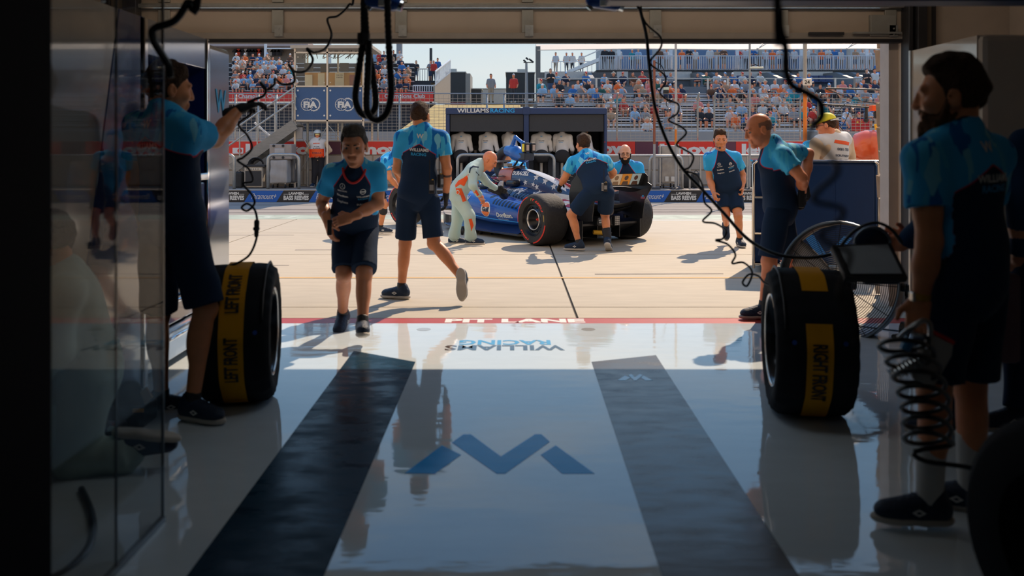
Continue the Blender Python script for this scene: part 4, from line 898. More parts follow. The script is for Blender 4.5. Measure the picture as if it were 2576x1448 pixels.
cart('covered_trolley', 'grey cloth covered equipment trolley with a case on top, behind the rounded guard hoop', 679, 722, 402, 462, 23.5, fabric('cover_grey', (.42, .40, .38)), 362)
cart('wrapped_trolley', 'trolley wrapped in dark clear film, right of the grey covered trolley', 726, 742, 396, 462, 23.9, mat('dark_film', (.10, .10, .10), .25), 0)
t2 = cart('film_wrapped_cart', 'tall clear film wrapped cart behind the guard rail, right of the stand', 1664, 1702, 366, 468, 23.5, mat('clear_film', (.38, .34, .29), .3, var=.2, scale=6), 0)
for px in (1677, 1692): MB().box((sx_(px, 23.5), 23.47, sz_(450, 23.5)), (.09, .02, .13)).build('tag_plate', M_PRINT, t2, bevel=.01)
for x in (1660, 1706): MB().cyl((sx_(x, 23.5), 23.48, .35), (sx_(x, 23.5), 23.48, sz_(362, 23.5)), .02, n=8).build('frame_tube', M_ALU, t2)
for i, (px, py, w, h, m) in enumerate(((602, 452, .22, .42, 'black_bag'), (1728, 455, .30, .38, 'black_bag'), (1750, 455, .22, .40, 'black_bag'), (1886, 440, .30, .55, 'dark_case'))):
    z_ = .29+h/2; S = SD().box((sx_(px, 23.9), 23.9, z_), (w/2, .14, h/2), None, .05, .03); vv, ff = S.mesh(.025, wrinkle(.01, 16, i)); o = thing('kit_bag' if i < 3 else 'flight_case', ('dark kit bag slumped left of the cream speaker', 'dark kit bag right of the clear wrapped cart', 'dark kit bag leaning beside another, behind the running man', 'dark case behind the running man on the wall walk')[i], 'bag' if i < 3 else 'case', (sx_(px, 23.9), 23.9, .29))
    mesh_obj('body', vv, ff, mat(m, (.03, .032, .035), .7), o, smooth=True); MB().tube([(sx_(px, 23.9)-.06, 23.85, z_+h/2-.01), (sx_(px, 23.9), 23.85, z_+h/2+.06), (sx_(px, 23.9)+.06, 23.85, z_+h/2-.01)], .01, 6).build('handle', M_BLACK, o)
# ---------------------------------------------------------------- far buildings, stands and their crowds
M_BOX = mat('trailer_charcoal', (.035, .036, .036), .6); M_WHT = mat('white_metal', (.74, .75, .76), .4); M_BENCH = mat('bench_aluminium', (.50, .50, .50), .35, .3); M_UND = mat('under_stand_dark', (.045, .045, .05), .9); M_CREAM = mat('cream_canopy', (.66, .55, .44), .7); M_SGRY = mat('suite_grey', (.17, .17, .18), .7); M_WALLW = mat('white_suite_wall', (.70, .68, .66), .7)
def farbox(name, label, cat, px0, px1, py0, py1, Y, dep, m, extra=None):
    x0, x1, z0_, z1_ = sx_(px0, Y), sx_(px1, Y), sz_(py1, Y), sz_(py0, Y)
    t_ = thing(name, label, cat, ((x0+x1)/2, Y, z0_)); MB().bb(x0, x1, Y, Y+dep, z0_, z1_).build('body', m, t_, bevel=.05)
    MB().bb(x0-.05, x1+.05, Y-.05, Y+dep, z1_, z1_+.08).build('roof_edge', M_GALV, t_); return t_, x0, x1, z0_, z1_
t_, x0, x1, z0_, z1_ = farbox('trailer_block', 'dark grey container beyond the fence, just right of the left grandstand', 'container', 1120, 1171, 182, 265, 86, 6, M_BOX)
MB().bb(x1, x1+.45, 86, 91, z0_, z1_-.1).build('side_panel', mat('trailer_side', (.28, .26, .23), .6), t_); MB().bb(x0+.3, x0+1.0, 87, 88, z1_+.08, z1_+.42).build('roof_unit', M_GALV, t_)
MB().bb(x0, x1, 85.9, 86, z0_+.1, z0_+.25).build('red_trim', M_LRED, t_)
t_, x0, x1, z0_, z1_ = farbox('trailer_block', 'dark grey container beyond the fence, by the light mast', 'container', 1273, 1345, 183, 262, 80, 6, M_BOX)
MB().bb(x0+1, x0+1.8, 81, 82, z1_+.08, z1_+.4).build('roof_unit', M_GALV, t_); MB().bb(x1-.9, x1-.15, 79.95, 80, z0_+.3, z0_+.5).build('sign_strip', M_WHT, t_)
farbox('low_hut', 'low dark hut beside the pale wall beyond the fence', 'hut', 1185, 1211, 224, 262, 88, 4, M_BOX)
farbox('low_wall_block', 'pale low building beyond the fence under the open sky', 'building', 1214, 1272, 224, 262, 96, 5, mat('pale_block', (.46, .42, .37), .8))
t_ = thing('light_mast', 'slim light mast with four floodlights against the sky', 'mast', (sx_(1325, 76), 76, 4.5))
MB().cyl((sx_(1325, 76), 76, 4.5), (sx_(1324, 76), 76, sz_(158, 76)), .16, .1, 10).build('pole', mat('mast_grey', (.35, .34, .33), .5), t_)
for px, py, s in ((1319, 154, -1), (1325, 148, 1), (1333, 151, 1), (1338, 155, 1)): MB().bar(P(px-2, py-3, 76), P(px+4, py+2, 76), .35, .12).build('floodlight', M_SDARK, t_)
for a_ in (0,): MB().bar(P(1317, 157, 76), P(1341, 157, 76), .06).build('cross_arm', M_SDARK, t_)
# left grandstand
YL = 68.; gs = thing('grandstand', 'left grandstand of blue-white benches over a red fascia, full of spectators', 'grandstand', (sx_(800, YL), YL, 2.0))
xl, xr = sx_(400, YL), sx_(1092, YL)
fas = MB().bb(xl, xr, YL, YL+.1, sz_(256, YL), sz_(232, YL)).build('fascia', M_LRED, gs)
text('Champions Club', 'lettering', M_PRINT, (sx_(1018, YL), YL-.01, sz_(243, YL)), (1, 0, 0), (0, 0, 1), w=3.0, h=.42, parent=fas, bold=.02); text('Champions Club', 'lettering', M_PRINT, (sx_(650, YL), YL-.01, sz_(243, YL)), (1, 0, 0), (0, 0, 1), w=3.0, h=.42, parent=fas, bold=.02)
rowsL = []
for k in range(7):
    Yk = YL+.5+.85*k; z_ = sz_(226, YL)+.42*k; x1 = xr-.25*k if k < 3 else sx_(1042, Yk)
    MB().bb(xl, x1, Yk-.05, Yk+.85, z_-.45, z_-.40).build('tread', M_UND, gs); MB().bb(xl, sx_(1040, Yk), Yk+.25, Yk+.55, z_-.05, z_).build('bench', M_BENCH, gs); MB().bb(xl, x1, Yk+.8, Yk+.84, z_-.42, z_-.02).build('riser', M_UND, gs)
    rowsL.append((Yk+.42, z_))
MB().bb(sx_(1042, 74), sx_(1104, 74), 73.6, 76.4, sz_(206, 75)-.15, sz_(206, 75)).build('platform', M_UND, gs)
MB().bb(xl, sx_(760, 74.6), 74.6, 74.66, sz_(168, 74.6), sz_(162, 74.6)).build('top_rail', M_WHT, gs); MB().bb(sx_(930, 74.6), sx_(1042, 74.6), 74.6, 74.66, sz_(164, 74.6), sz_(160, 74.6)).build('top_rail', M_WHT, gs)
def pales(name, a, c, Y, zb_, zt_, st, m, parent, w=.05):
    b = MB(); n = max(2, int((c-a)/st))
    for k in range(n+1): x = a+(c-a)*k/n; b.bb(x-w/2, x+w/2, Y, Y+w, zb_, zt_)
    o = b.build(name, m, parent); o['kind'] = 'stuff'; MB().bb(a, c, Y-.01, Y+w+.01, zt_-.02, zt_+.06).build('top_rail', m, parent); MB().bb(a, c, Y, Y+w, zb_+.03, zb_+.08).build('bottom_rail', m, parent)
pales('railing_bars', sx_(1038, YL), sx_(1090, YL), YL+.3, sz_(232, YL), sz_(215, YL), .16, M_WHT, gs); pales('railing_bars', sx_(1050, 74), sx_(1075, 74), 74, sz_(206, 74), sz_(174, 74), .2, M_GALV, gs)
b = MB().prism([(sx_(1090, YL), YL, sz_(256, YL)), (sx_(1090, YL), YL, sz_(215, YL)), (xr+.7, YL+6, sz_(183, YL+6)), (xr+.7, YL+6, sz_(256, YL))], (.12, 0, 0)); b.build('end_wall', mat('stand_end_grey', (.32, .28, .24), .8), gs)
b = MB()
for k in range(16): t = k/15; y = YL+6*t; x = xr+.1+.7*t; z_ = sz_(215, YL)+(sz_(183, YL+6)-sz_(215, YL))*t; b.bb(x-.03, x+.03, y, y+.06, z_, z_+1.05)
o = b.build('stair_railing', M_WHT, gs); o['kind'] = 'stuff'; MB().bar((xr+.1, YL, sz_(215, YL)+1.05), (xr+.8, YL+6, sz_(183, YL+6)+1.05), .08).build('handrail', M_WHT, gs)
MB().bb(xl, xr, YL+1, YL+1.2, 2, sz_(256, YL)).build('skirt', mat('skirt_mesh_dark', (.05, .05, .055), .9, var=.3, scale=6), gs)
MB().bb(xl, sx_(768, 79), 79, 79.2, sz_(190, 79), sz_(100, 79)).build('shop_wall', mat('shop_wall_brown', (.20, .16, .13), .8), gs); MB().bb(xl, sx_(775, 77), 77, 79, sz_(116, 77), sz_(104, 77)).build('shop_roof', mat('shop_roof_pink', (.42, .33, .31), .8), gs)
for px in (668, 830): MB().cyl((sx_(px, 76.5), 76.5, 5), (sx_(px, 76.5), 76.5, sz_(100, 76.5)), .12, n=10).build('column', M_WHT, gs)
MB().bb(sx_(668, 76.4), sx_(830, 76.4), 76.4, 76.5, sz_(123, 76.4), sz_(120, 76.4)).build('beam', M_WHT, gs)
for i, px in enumerate((592, 600, 608, 618, 626, 634, 642, 651, 660, 680, 688, 697, 705)):
    c_ = ((.03, .03, .035), srgb(205, 70, 50), (.03, .03, .04), (.5, .47, .46), srgb(40, 40, 48), (.04, .04, .05))[i % 6]; y = 78.7; x = sx_(px, y); z_ = sz_(131, y)
    tag(MB().prism([(x-.13, y, z_-.3), (x+.13, y, z_-.3), (x+.13, y, z_+.05), (x+.24, y, z_-.03), (x+.28, y, z_+.08), (x+.1, y, z_+.28), (x-.1, y, z_+.28), (x-.28, y, z_+.08), (x-.24, y, z_-.03), (x-.13, y, z_+.05)], (0, .08, 0)).build('hanging_shirt', mat('hung_cloth_%d' % (i % 6), c_, .8)), 'T-shirt hung on the brown shop wall above the left stand', 'shirt', 'shirts hung along the shop wall')
farbox('pale_column', 'tall grey square pillar rising behind the left grandstand', 'pillar', 997, 1011, 100, 180, 84, .6, mat('pillar_grey', (.28, .28, .29), .7))
tag(MB().cyl((sx_(1084, 78), 78, 5), (sx_(1084, 78), 78, sz_(121, 78)), .12, n=8).build('dark_post', M_SDARK), 'dark slim post at the top right end of the left grandstand', 'post')
# right stand: lower benches, suites, balcony, canopy
YR = 46.; g2 = thing('grandstand', 'right grandstand: grey benches, dark suites above them and a white railed balcony', 'grandstand', (sx_(1780, YR), YR, 2.0))
xa, xb = sx_(1352, YR), sx_(2420, YR); rowsR = []
for k in range(9):
    Yk = YR+.85*k; z_ = 2.0+.30*k; x0 = sx_(1352 if k > 4 else 1400, Yk); x1 = sx_(2460, Yk)
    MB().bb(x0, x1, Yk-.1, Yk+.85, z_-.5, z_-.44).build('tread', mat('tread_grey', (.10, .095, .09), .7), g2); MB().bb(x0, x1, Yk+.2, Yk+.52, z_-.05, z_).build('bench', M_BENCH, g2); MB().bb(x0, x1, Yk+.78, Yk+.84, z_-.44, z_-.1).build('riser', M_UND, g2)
    MB().bb(x0, x1, Yk+.0, Yk+.05, z_-.2, z_-.1).build('foot_rail', mat('foot_rail_white', (.55, .58, .60), .4), g2); rowsR.append((Yk+.36, z_))
MB().bb(xa, xb, YR-.15, YR-.05, .0, 1.7).build('front_wall', mat('stand_wall_grey', (.30, .28, .26), .8), g2)
YS = 55.; zf = sz_(243, YS)
MB().bb(sx_(1352, YS), sx_(2460, YS), 54, 66, zf-.5, zf).build('terrace', mat('terrace_slab', (.12, .13, .14), .7), g2)
MB().bb(sx_(1352, 64), sx_(2460, 64), 64, 64.2, zf, 6.5).build('suite_wall', M_SGRY, g2)
MB().bb(sx_(1352, 57), sx_(2460, 57), 57, 57.1, zf, sz_(218, 57)).build('terrace_step', M_SGRY, g2); MB().bb(sx_(1352, 60), sx_(2460, 60), 57.1, 64, sz_(219, 57)-.1, sz_(219, 57)).build('upper_terrace', mat('terrace_slab', 0), g2)
for px in (1356, 1500, 1526, 1660, 1780, 1830, 1950, 2100, 2148): MB().bb(sx_(px, 57)-.06, sx_(px, 57)+.06, 56.9, 57, zf, sz_(196, 57)).build('suite_post', M_ALU, g2)
MB().bb(sx_(1352, 57), sx_(2180, 57), 56.92, 57, sz_(199, 57), sz_(196, 57)).build('suite_rail', M_GALV, g2)
for px0, px1 in ((1370, 1480), (1552, 1580), (1642, 1740), (1845, 1940), (2010, 2095)): MB().bb(sx_(px0, 63.8), sx_(px1, 63.8), 63.8, 63.95, sz_(200, 63.8), sz_(180, 63.8)).build('white_board', M_WALLW, g2)
for px in (1480, 1765, 1800, 1945, 1990, 2120, 2160): MB().prism([(sx_(px, 60), 58.2, zf+.9), (sx_(px, 60), 63.9, zf+.9), (sx_(px, 60), 63.9, 6.4), (sx_(px, 60), 61.5, 6.3), (sx_(px, 60), 58.2, 5.6)], (.3, 0, 0)).build('suite_partition', mat('partition_grey', (.22, .22, .225), .6), g2)
for i, px in enumerate((1655, 1672, 1862, 1878, 2035, 2052, 2068, 2086)):
    x = sx_(px, 59); o = MB().bb(x-.22, x+.22, 59, 59.06, sz_(212, 59), sz_(190, 59)).bb(x-.22, x+.22, 58.6, 59, sz_(207, 59), sz_(205, 59)).build('suite_chair', mat('chair_blue', srgb(40, 60, 100), .6)); tag(o, 'empty blue chair in the suites of the right grandstand', 'chair', 'empty suite chairs')
YB = 70.; zbal = sz_(176, YB)
MB().bb(sx_(1500, YB), sx_(2460, YB), YB, YB+8, zbal-.28, zbal).build('balcony_slab', mat('balcony_slab_dark', (.06, .065, .065), .7), g2)
pales('railing_bars', sx_(1508, YB), sx_(2330, YB), YB, zbal, sz_(141, YB), .17, M_WHT, g2, .06)
for px in range(1508, 2330, 42): MB().bb(sx_(px, YB)-.05, sx_(px, YB)+.05, YB-.03, YB, zbal, sz_(141, YB)).build('railing_post', M_WHT, g2)
for px in (1558, 1689, 1857, 1915, 2020, 2138, 2184): MB().bb(sx_(px, YB)-.12, sx_(px, YB)+.12, YB+.2, YB+.4, zbal-.6, sz_(100, YB)).build('balcony_column', M_WHT if px != 1915 and px != 2138 else mat('tan_column', (.42, .38, .33), .7), g2)
MB().bb(sx_(1500, 77), sx_(2460, 77), 77, 77.3, zbal, sz_(90, 77)).build('balcony_wall', mat('balcony_wall_pale', (.45, .46, .46), .7), g2)
for px0, px1 in ((1560, 1640), (1700, 1780), (1790, 1855), (1935, 2010), (2060, 2130)): MB().bb(sx_(px0, 76.9), sx_(px1, 76.9), 76.9, 77, zbal, sz_(124, 76.9)).build('suite_window', mat('suite_glass', srgb(70, 110, 150), .15), g2)
can = thing('canopy', 'cream tent canopy over the balcony and suites of the right grandstand', 'canopy', (sx_(1780, 62), 62, 8))
b = MB().loft([[Vector((x, y, z)) for x, z in ((sx_(1352, 62), sz_(127, 62)+dz), (sx_(1600, 62), sz_(126, 62)+dz+.05), (sx_(1850, 62), sz_(126, 62)+dz), (sx_(2150, 62), sz_(126, 62)+dz+.05), (sx_(2460, 62), sz_(126, 62)+dz), (sx_(2460, 62), sz_(126, 62)+dz+.05), (sx_(2150, 62), sz_(126, 62)+dz+.11), (sx_(1850, 62), sz_(126, 62)+dz+.06), (sx_(1600, 62), sz_(126, 62)+dz+.11), (sx_(1352, 62), sz_(127, 62)+dz+.05))] for y, dz in ((62, 0), (64, .42), (66, .8), (67.5, .95))])
b.build('cloth', M_CREAM, can); 
for px in (1351, 1356): MB().cyl((sx_(px, 62), 62.1, 4), (sx_(px, 62), 62.1, sz_(116, 62)), .10, n=8).build('pole', mat('pole_dark', (.16, .15, .14), .5), can)
for px in (1905, 2130): MB().cyl((sx_(px, 62), 62, sz_(123, 62)), (sx_(px+25, 66), 66, sz_(118, 66)+.6), .06, n=8).build('strut', M_GALV, can)
# side terrace with waiters' deck and stair
dk = thing('raised_deck', 'small white railed deck with a stair left of the balcony, against the sky', 'deck', (sx_(1425, 78), 78, 5)); MB().bb(sx_(1385, 78), sx_(1500, 78), 78, 80, sz_(182, 78)-.2, sz_(182, 78)).build('deck', M_WHT, dk)
pales('railing_bars', sx_(1388, 78), sx_(1500, 78), 78, sz_(182, 78), sz_(155, 78), .35, M_WHT, dk); MB().bar(P(1430, 181, 77.8), P(1508, 150, 74), .15, .3).build('stair_stringer', M_WHT, dk); MB().bar(P(1430, 160, 77.8), P(1508, 126, 74), .07).build('stair_rail', M_WHT, dk)
MB().bb(sx_(1352, 78), sx_(1500, 78), 78.5, 79, 4.4, sz_(182, 78)-.2).build('deck_wall', M_SGRY, dk)
# ---------------------------------------------------------------- the racing car: local x to its right, y forward, origin under the rear axle
CARA = Vector((1.09, 13.3, 0)); CTH = math.radians(35)
CB = mat('car_royal_blue', srgb(16, 84, 176), .28, var=.03, coat=.6); CN = mat('car_navy', srgb(22, 50, 98), .3, var=.04, coat=.6); CK = mat('carbon_black', (.016, .017, .020), .35, var=.1, scale=30, coat=.2)
CR = mat('car_red', srgb(176, 26, 46), .3, var=.03, coat=.5); CW = mat('car_white', (.70, .68, .66), .3, var=.03, coat=.5); CC = mat('car_cyan', srgb(24, 150, 225), .3, var=0, coat=.4); CCOP = mat('airbox_copper', srgb(190, 112, 92), .4, var=.06, coat=.4)
M_TYRE = mat('tyre_rubber', (.028, .027, .027), .75, var=.2, scale=30, bump=.25); M_TRED = mat('tyre_red', srgb(240, 60, 44), .6, var=0); M_TYEL = mat('tyre_yellow', srgb(220, 180, 80), .6, var=0)
M_RIM = mat('rim_black', (.02, .02, .022), .3, .5); M_RIMB = mat('rim_blue_black', (.035, .05, .075), .25, .6); M_RIMR = mat('rim_ring', (.72, .68, .64), .25, .8)
M_STARW = mat('star_white', (.72, .70, .68), .5, var=0)
car = thing('racing_car', 'blue open-wheel racing car with white stars and red rear, being pushed backwards outside the garage', 'race car', CARA, rz=CTH)
def cbuild(b, name, m, parent=car, **k): return b.build(name, m, parent, world=False, **k)
def sect(y, cx, hw, zb, zt, e=2.6, n=28):
    o = []; cz, hz = (zb+zt)/2, (zt-zb)/2
    for i in range(n):
        t = 2*math.pi*i/n; c, s = math.cos(t), math.sin(t)
        o.append(Vector((cx+hw*abs(c)**(2/e)*(1 if c > 0 else -1), y, cz+hz*abs(s)**(2/e)*(1 if s > 0 else -1))))
    return o
def refine(secs, n=5):
    out = []
    for i in range(len(secs[0])):
        out.append(spline([s[i] for s in secs], n))
    return [[out[i][k] for i in range(len(out))] for k in range(len(out[0]))]
def loft(name, secs, m, parent=car):
    b = MB().loft(refine([sect(*s) for s in secs])); o = b.build(name, m, parent, world=False, auto=True); return o
def bvh_of(*os):
    v, f = [], []
    for o in os:
        n = len(v); v += [tuple(p.co) for p in o.data.vertices]; f += [tuple(i+n for i in p.vertices) for p in o.data.polygons]
    return BVHTree.FromPolygons(v, f)
nose = loft('nose', [(5.45, 0, .09, .16, .22), (4.9, 0, .13, .20, .36), (4.2, 0, .18, .24, .50), (3.5, 0, .23, .22, .60), (3.1, 0, .27, .16, .64)], CB)
tub = loft('cockpit', [(3.1, 0, .27, .16, .64), (2.85, 0, .30, .14, .66), (2.55, 0, .36, .10, .68), (2.1, 0, .38, .10, .72), (1.7, 0, .37, .10, .76), (1.3, 0, .33, .10, .75)], CB)
MB().loft([[Vector((.17*math.cos(t/16*6.283)*w, 2.42+.42*math.sin(t/16*6.283)*w, z)) for t in range(16)] for w, z in ((1.12, .70), (1.12, .745), (.94, .745), (.9, .66))]).build('cockpit_rim', CK, car, world=False, smooth=True)
spine = loft('engine_cover', [(2.06, 0, .125, .70, 1.02, 2.3), (1.8, 0, .13, .62, 1.035, 2.3), (1.45, 0, .125, .58, 1.01, 2.2), (1.1, 0, .105, .50, .965, 2.0), (.75, 0, .085, .45, .89, 1.9), (.40, 0, .07, .42, .75, 1.9), (.0, 0, .06, .40, .63, 2), (-.35, 0, .05, .40, .54, 2)], CN)
shoul = loft('body_shoulder', [(1.95, 0, .36, .3, .76, 2.4), (1.5, 0, .40, .3, .75, 2.2), (1.05, 0, .37, .28, .70, 2.1), (.6, 0, .28, .26, .63, 2), (.2, 0, .20, .25, .56, 2), (-.25, 0, .12, .28, .48, 2)], CN)
airb = loft('airbox', [(2.13, 0, .10, .79, 1.0, 2.2), (2.10, 0, .125, .76, 1.025, 2.3), (1.9, 0, .135, .70, 1.04, 2.3), (1.74, 0, .135, .66, 1.045, 2.3)], CCOP)
loft('airbox_mouth', [(2.165, 0, .07, .82, .97, 2.2), (2.12, 0, .085, .80, .985, 2.2)], CK, airb)
pods = []
for s in (-1, 1):
    p = loft('sidepod', [(2.62, s*.50, .17, .34, .62, 2.8), (2.45, s*.52, .25, .30, .655, 2.8), (2.1, s*.52, .28, .24, .66, 2.6), (1.6, s*.50, .285, .19, .635, 2.4), (1.1, s*.45, .29, .17, .58, 2.2), (.7, s*.36, .27, .17, .50, 2.1), (.35, s*.26, .21, .18, .42, 2), (.05, s*.18, .14, .2, .36, 2)], CB)
    pods.append(p)
    b = MB(); b.loft(refine([[Vector((s*(x+.012*k), y, z+.015*kk)) for k, kk in ((0, 0), (1, .3), (1, 1), (0, 1))] for x, y, z in ((.765, 2.3, .375), (.80, 1.85, .31), (.785, 1.4, .275), (.745, 1.0, .262), (.69, .66, .25), (.60, .45, .24))])); b.build('sidepod_trim', CC, p, world=False, smooth=True)
    loft('sidepod_inlet', [(2.65, s*.50, .15, .40, .60, 2.8), (2.60, s*.50, .16, .39, .61, 2.8)], CK, p)
pod = pods[0]
# floor with its curled edge
b = MB(); b.prism([(-.30, 3.15, .06), (-.62, 2.95, .06), (-.80, 2.5, .07), (-.80, .62, .07), (-.62, .42, .07), (-.62, -.1, .07), (.62, -.1, .07), (.62, .42, .07), (.80, .62, .07), (.80, 2.5, .07), (.62, 2.95, .06), (.30, 3.15, .06)], (0, 0, .03))
fl = b.build('floor_tray', CK, car, world=False)
for s in (-1, 1):
    b = MB().loft(refine([[Vector((s*x, y, z)), Vector((s*(x-.02), y, z+.01)), Vector((s*(x-.25), y, z+h)), Vector((s*(x-.25), y, z+h-.02))] for x, y, z, h in ((.66, 2.95, .10, .16), (.80, 2.5, .09, .17), (.82, 1.9, .085, .15), (.82, 1.2, .085, .13), (.80, .65, .085, .11))])); b.build('floor_edge', CN, fl, world=False, auto=True)
    MB().loft(refine([[Vector((s*x, y, z)), Vector((s*(x-.012), y, z)), Vector((s*(x-.012), y, z+.17)), Vector((s*x, y, z+.17))] for x, y, z in ((.52, 3.2, .1), (.66, 2.9, .08), (.72, 2.5, .08))])).build('floor_fence', CK, fl, world=False)
MB().loft([[Vector((x, 0, z)) for x, z in ((-.5, .07), (.5, .07), (.5, .10), (-.5, .10))], [Vector((x, -.5, z)) for x, z in ((-.52, .28), (.52, .28), (.52, .31), (-.52, .31))]]).build('diffuser', CK, car, world=False)
for s in (-1, 1): MB().prism([(s*.53, .25, .06), (s*.53, -.55, .09), (s*.53, -.55, .36), (s*.53, .05, .32)], (s*.012, 0, 0)).prism([(s*.2, .1, .08), (s*.2, -.48, .1), (s*.2, -.48, .28)], (s*.01, 0, 0)).build('diffuser_fence', CK, car, world=False)
# wheels
def wheel(x, y, w, side, steer=0.):
    o = Vector((x, y, .362)); ax = Vector((side, 0, 0))
    if steer: ax = Matrix.Rotation(steer, 3, 'Z') @ ax
    h = w/2
    t = MB().lathe(o, ax, [(.232, -h+.01), (.27, -h), (.315, -h-.004), (.344, -h+.022), (.357, -h+.055), (.362, -h+.09), (.362, h-.09), (.357, h-.055), (.344, h-.022), (.315, h+.004), (.27, h), (.236, h-.012)], 64).build('tyre', M_TYRE, car, world=False, auto=True)
    r = MB().lathe(o, ax, [(.237, h-.012), (.232, h-.006), (.224, h-.012), (.220, h-.05), (.205, h-.06)], 48).build('rim', M_RIM, car, world=False, smooth=True)
    MB().lathe(o, ax, [(.206, h-.058), (.17, h-.062), (.148, h-.035), (.143, h-.03)], 48).build('wheel_cover', M_RIMB, r, world=False, smooth=True)
    MB().lathe(o, ax, [(.147, h-.032), (.141, h-.024), (.134, h-.03), (.130, h-.05)], 48).build('cover_ring', M_RIMR, r, world=False, smooth=True)
    MB().lathe(o, ax, [(.132, h-.045), (.112, h-.075), (.09, h-.13), (.05, h-.15), (.0, h-.15)], 32).build('hub_recess', M_RIM, r, world=False, smooth=True)
    MB().lathe(o, ax, [(.024, h-.15), (.022, h-.11), (.013, h-.10), (.010, h-.09), (.0, h-.09)], 12).build('wheel_nut', M_TRED, r, world=False)
    a, b_, _ = frame(ax); mb = MB()
    for k in range(10):
        c = o+ax*(h-.047)+(a*math.cos(k*.628)+b_*math.sin(k*.628))*.175; mb.cyl(c-ax*.012, c+ax*.002, .0075, n=8)
    hl_ = mb.build('cover_hole', MATS['black_rubber'], r, world=False); hl_['kind'] = 'stuff'
    MB().lathe(o, ax, [(.23, -h+.012), (.0, -h+.03)], 32).build('inner_drum', CK, r, world=False)
    up = Vector((0, 0, 1)); fw_ = ax.cross(up)*-1        # fw_: to the right as the side is faced
    fw_ = up.cross(ax)
    def arc(rad, c0): return lambda u, w_: o+ax*(h+.0025)+(fw_*math.sin(c0+u/rad)+up*math.cos(c0+u/rad))*(rad+w_)
    for c0, s_, m, wd, ht in ((.62, 'P ZERO', M_TRED, .30, .05), (.0, 'P', M_TYEL, .028, .05), (3.75, 'PIRELLI', M_TRED, .22, .042), (1.45, 'PIRELLI', M_TYEL, .09, .022)):
        q = arc(.291, c0); text(s_, 'sidewall_lettering', m, o, fw_, up, w=wd, h=ht, parent=t, bold=.04, world=False, bend=q)
    for a0, a1, m in ((1.75, 3.0, M_TRED), (4.55, 6.0, M_TRED)):
        b = MB(); n = 20
        for k in range(n):
            t0, t1 = a0+(a1-a0)*k/n, a0+(a1-a0)*(k+1)/n
            p = [o+ax*(h+.0045 if rr < .32 else h-.0005)+(fw_*math.sin(tt)+up*math.cos(tt))*rr for tt, rr in ((t0, .312), (t1, .312), (t1, .330), (t0, .330))]; b.add(p, [(0, 1, 2, 3)])
        b.build('sidewall_band', m, t, world=False)
    return t
wheel(-.80, 0, .405, -1); wheel(.80, 0, .405, 1); wheel(-.84, 3.92, .32, -1, .12); wheel(.84, 3.92, .32, 1, .12)
# suspension arms
b = MB()
for s in (-1, 1):
    for y0, z0, z1 in ((.35, .40, .42), (-.05, .36, .40), (.3, .2, .24), (-.15, .2, .24)): b.bar((s*.12, y0, z0), (s*.62, 0, z1), .05, .018)
    for y0, z0, z1 in ((4.3, .48, .46), (3.6, .50, .46), (4.2, .30, .26), (3.5, .28, .26)): b.bar((s*.17, y0, z0), (s*.70, 3.92, z1), .06, .018)
o = b.build('wishbone', CK, car, world=False); o['kind'] = 'stuff'
for s in (-1, 1): MB().bb(s*.58-.03, s*.58+.03, -.2, .18, .12, .58).build('brake_duct', CK, car, world=False, bevel=.03)
# halo, mirrors, camera pod, head rest
hal = [(-.30, 1.98, .80), (-.31, 2.25, .915), (-.26, 2.6, .955), (-.14, 2.86, .955), (0, 2.93, .95), (.14, 2.86, .955), (.26, 2.6, .955), (.31, 2.25, .915), (.30, 1.98, .80)]
ho = MB().tube(spline(hal, 6), .028, 10).build('halo', CN, car, world=False, smooth=True); MB().bar((0, 3.1, .66), (0, 2.93, .95), .03, .05).build('halo_strut', CN, ho, world=False)
for s in (-1, 1):
    MB().box((s*.56, 2.72, .78), (.17, .06, .06)).build('mirror', CN, car, world=False, bevel=.02); MB().bar((s*.42, 2.7, .64), (s*.54, 2.72, .76), .015).build('mirror_stay', CK, car, world=False)
    MB().loft([[Vector((s*x, y, .90+k)) for y, k in ((1.88, 0), (1.95, .012), (2.02, 0), (1.95, -.012))] for x in (.1, .36)]).build('roll_hoop_fin', CK, car, world=False)
MB().box((0, 1.62, .80), (.5, .24, .10)).build('head_rest', CK, car, world=False, bevel=.04)
MB().prism([(-.19, 2.1, .70), (-.21, 1.88, .70), (-.21, 1.86, .83), (-.19, 1.98, .82)], (.03, 0, 0)).build('head_rest_pad', CW, car, world=False, bevel=.01)
# fin behind the spine
MB().prism([(0, .9, .80), (0, .2, .62), (0, -.42, .52), (0, -.36, .60), (0, .1, .73), (0, .75, .905)], (.012, 0, 0)).build('shark_fin', CR, car, world=False)
b = MB().loft(refine([[Vector((x-w, y, z-d)), Vector((x, y, z+.006)), Vector((x+w, y, z-d))] for x, w, y, z, d in ((0, .04, 1.45, 1.018, .01), (0, .075, 1.15, .982, .035), (0, .075, .8, .905, .045), (0, .06, .5, .80, .06), (0, .02, .30, .715, .05))]), cap=False, close=False); b.build('spine_flash', CW, spine, world=False, smooth=True)
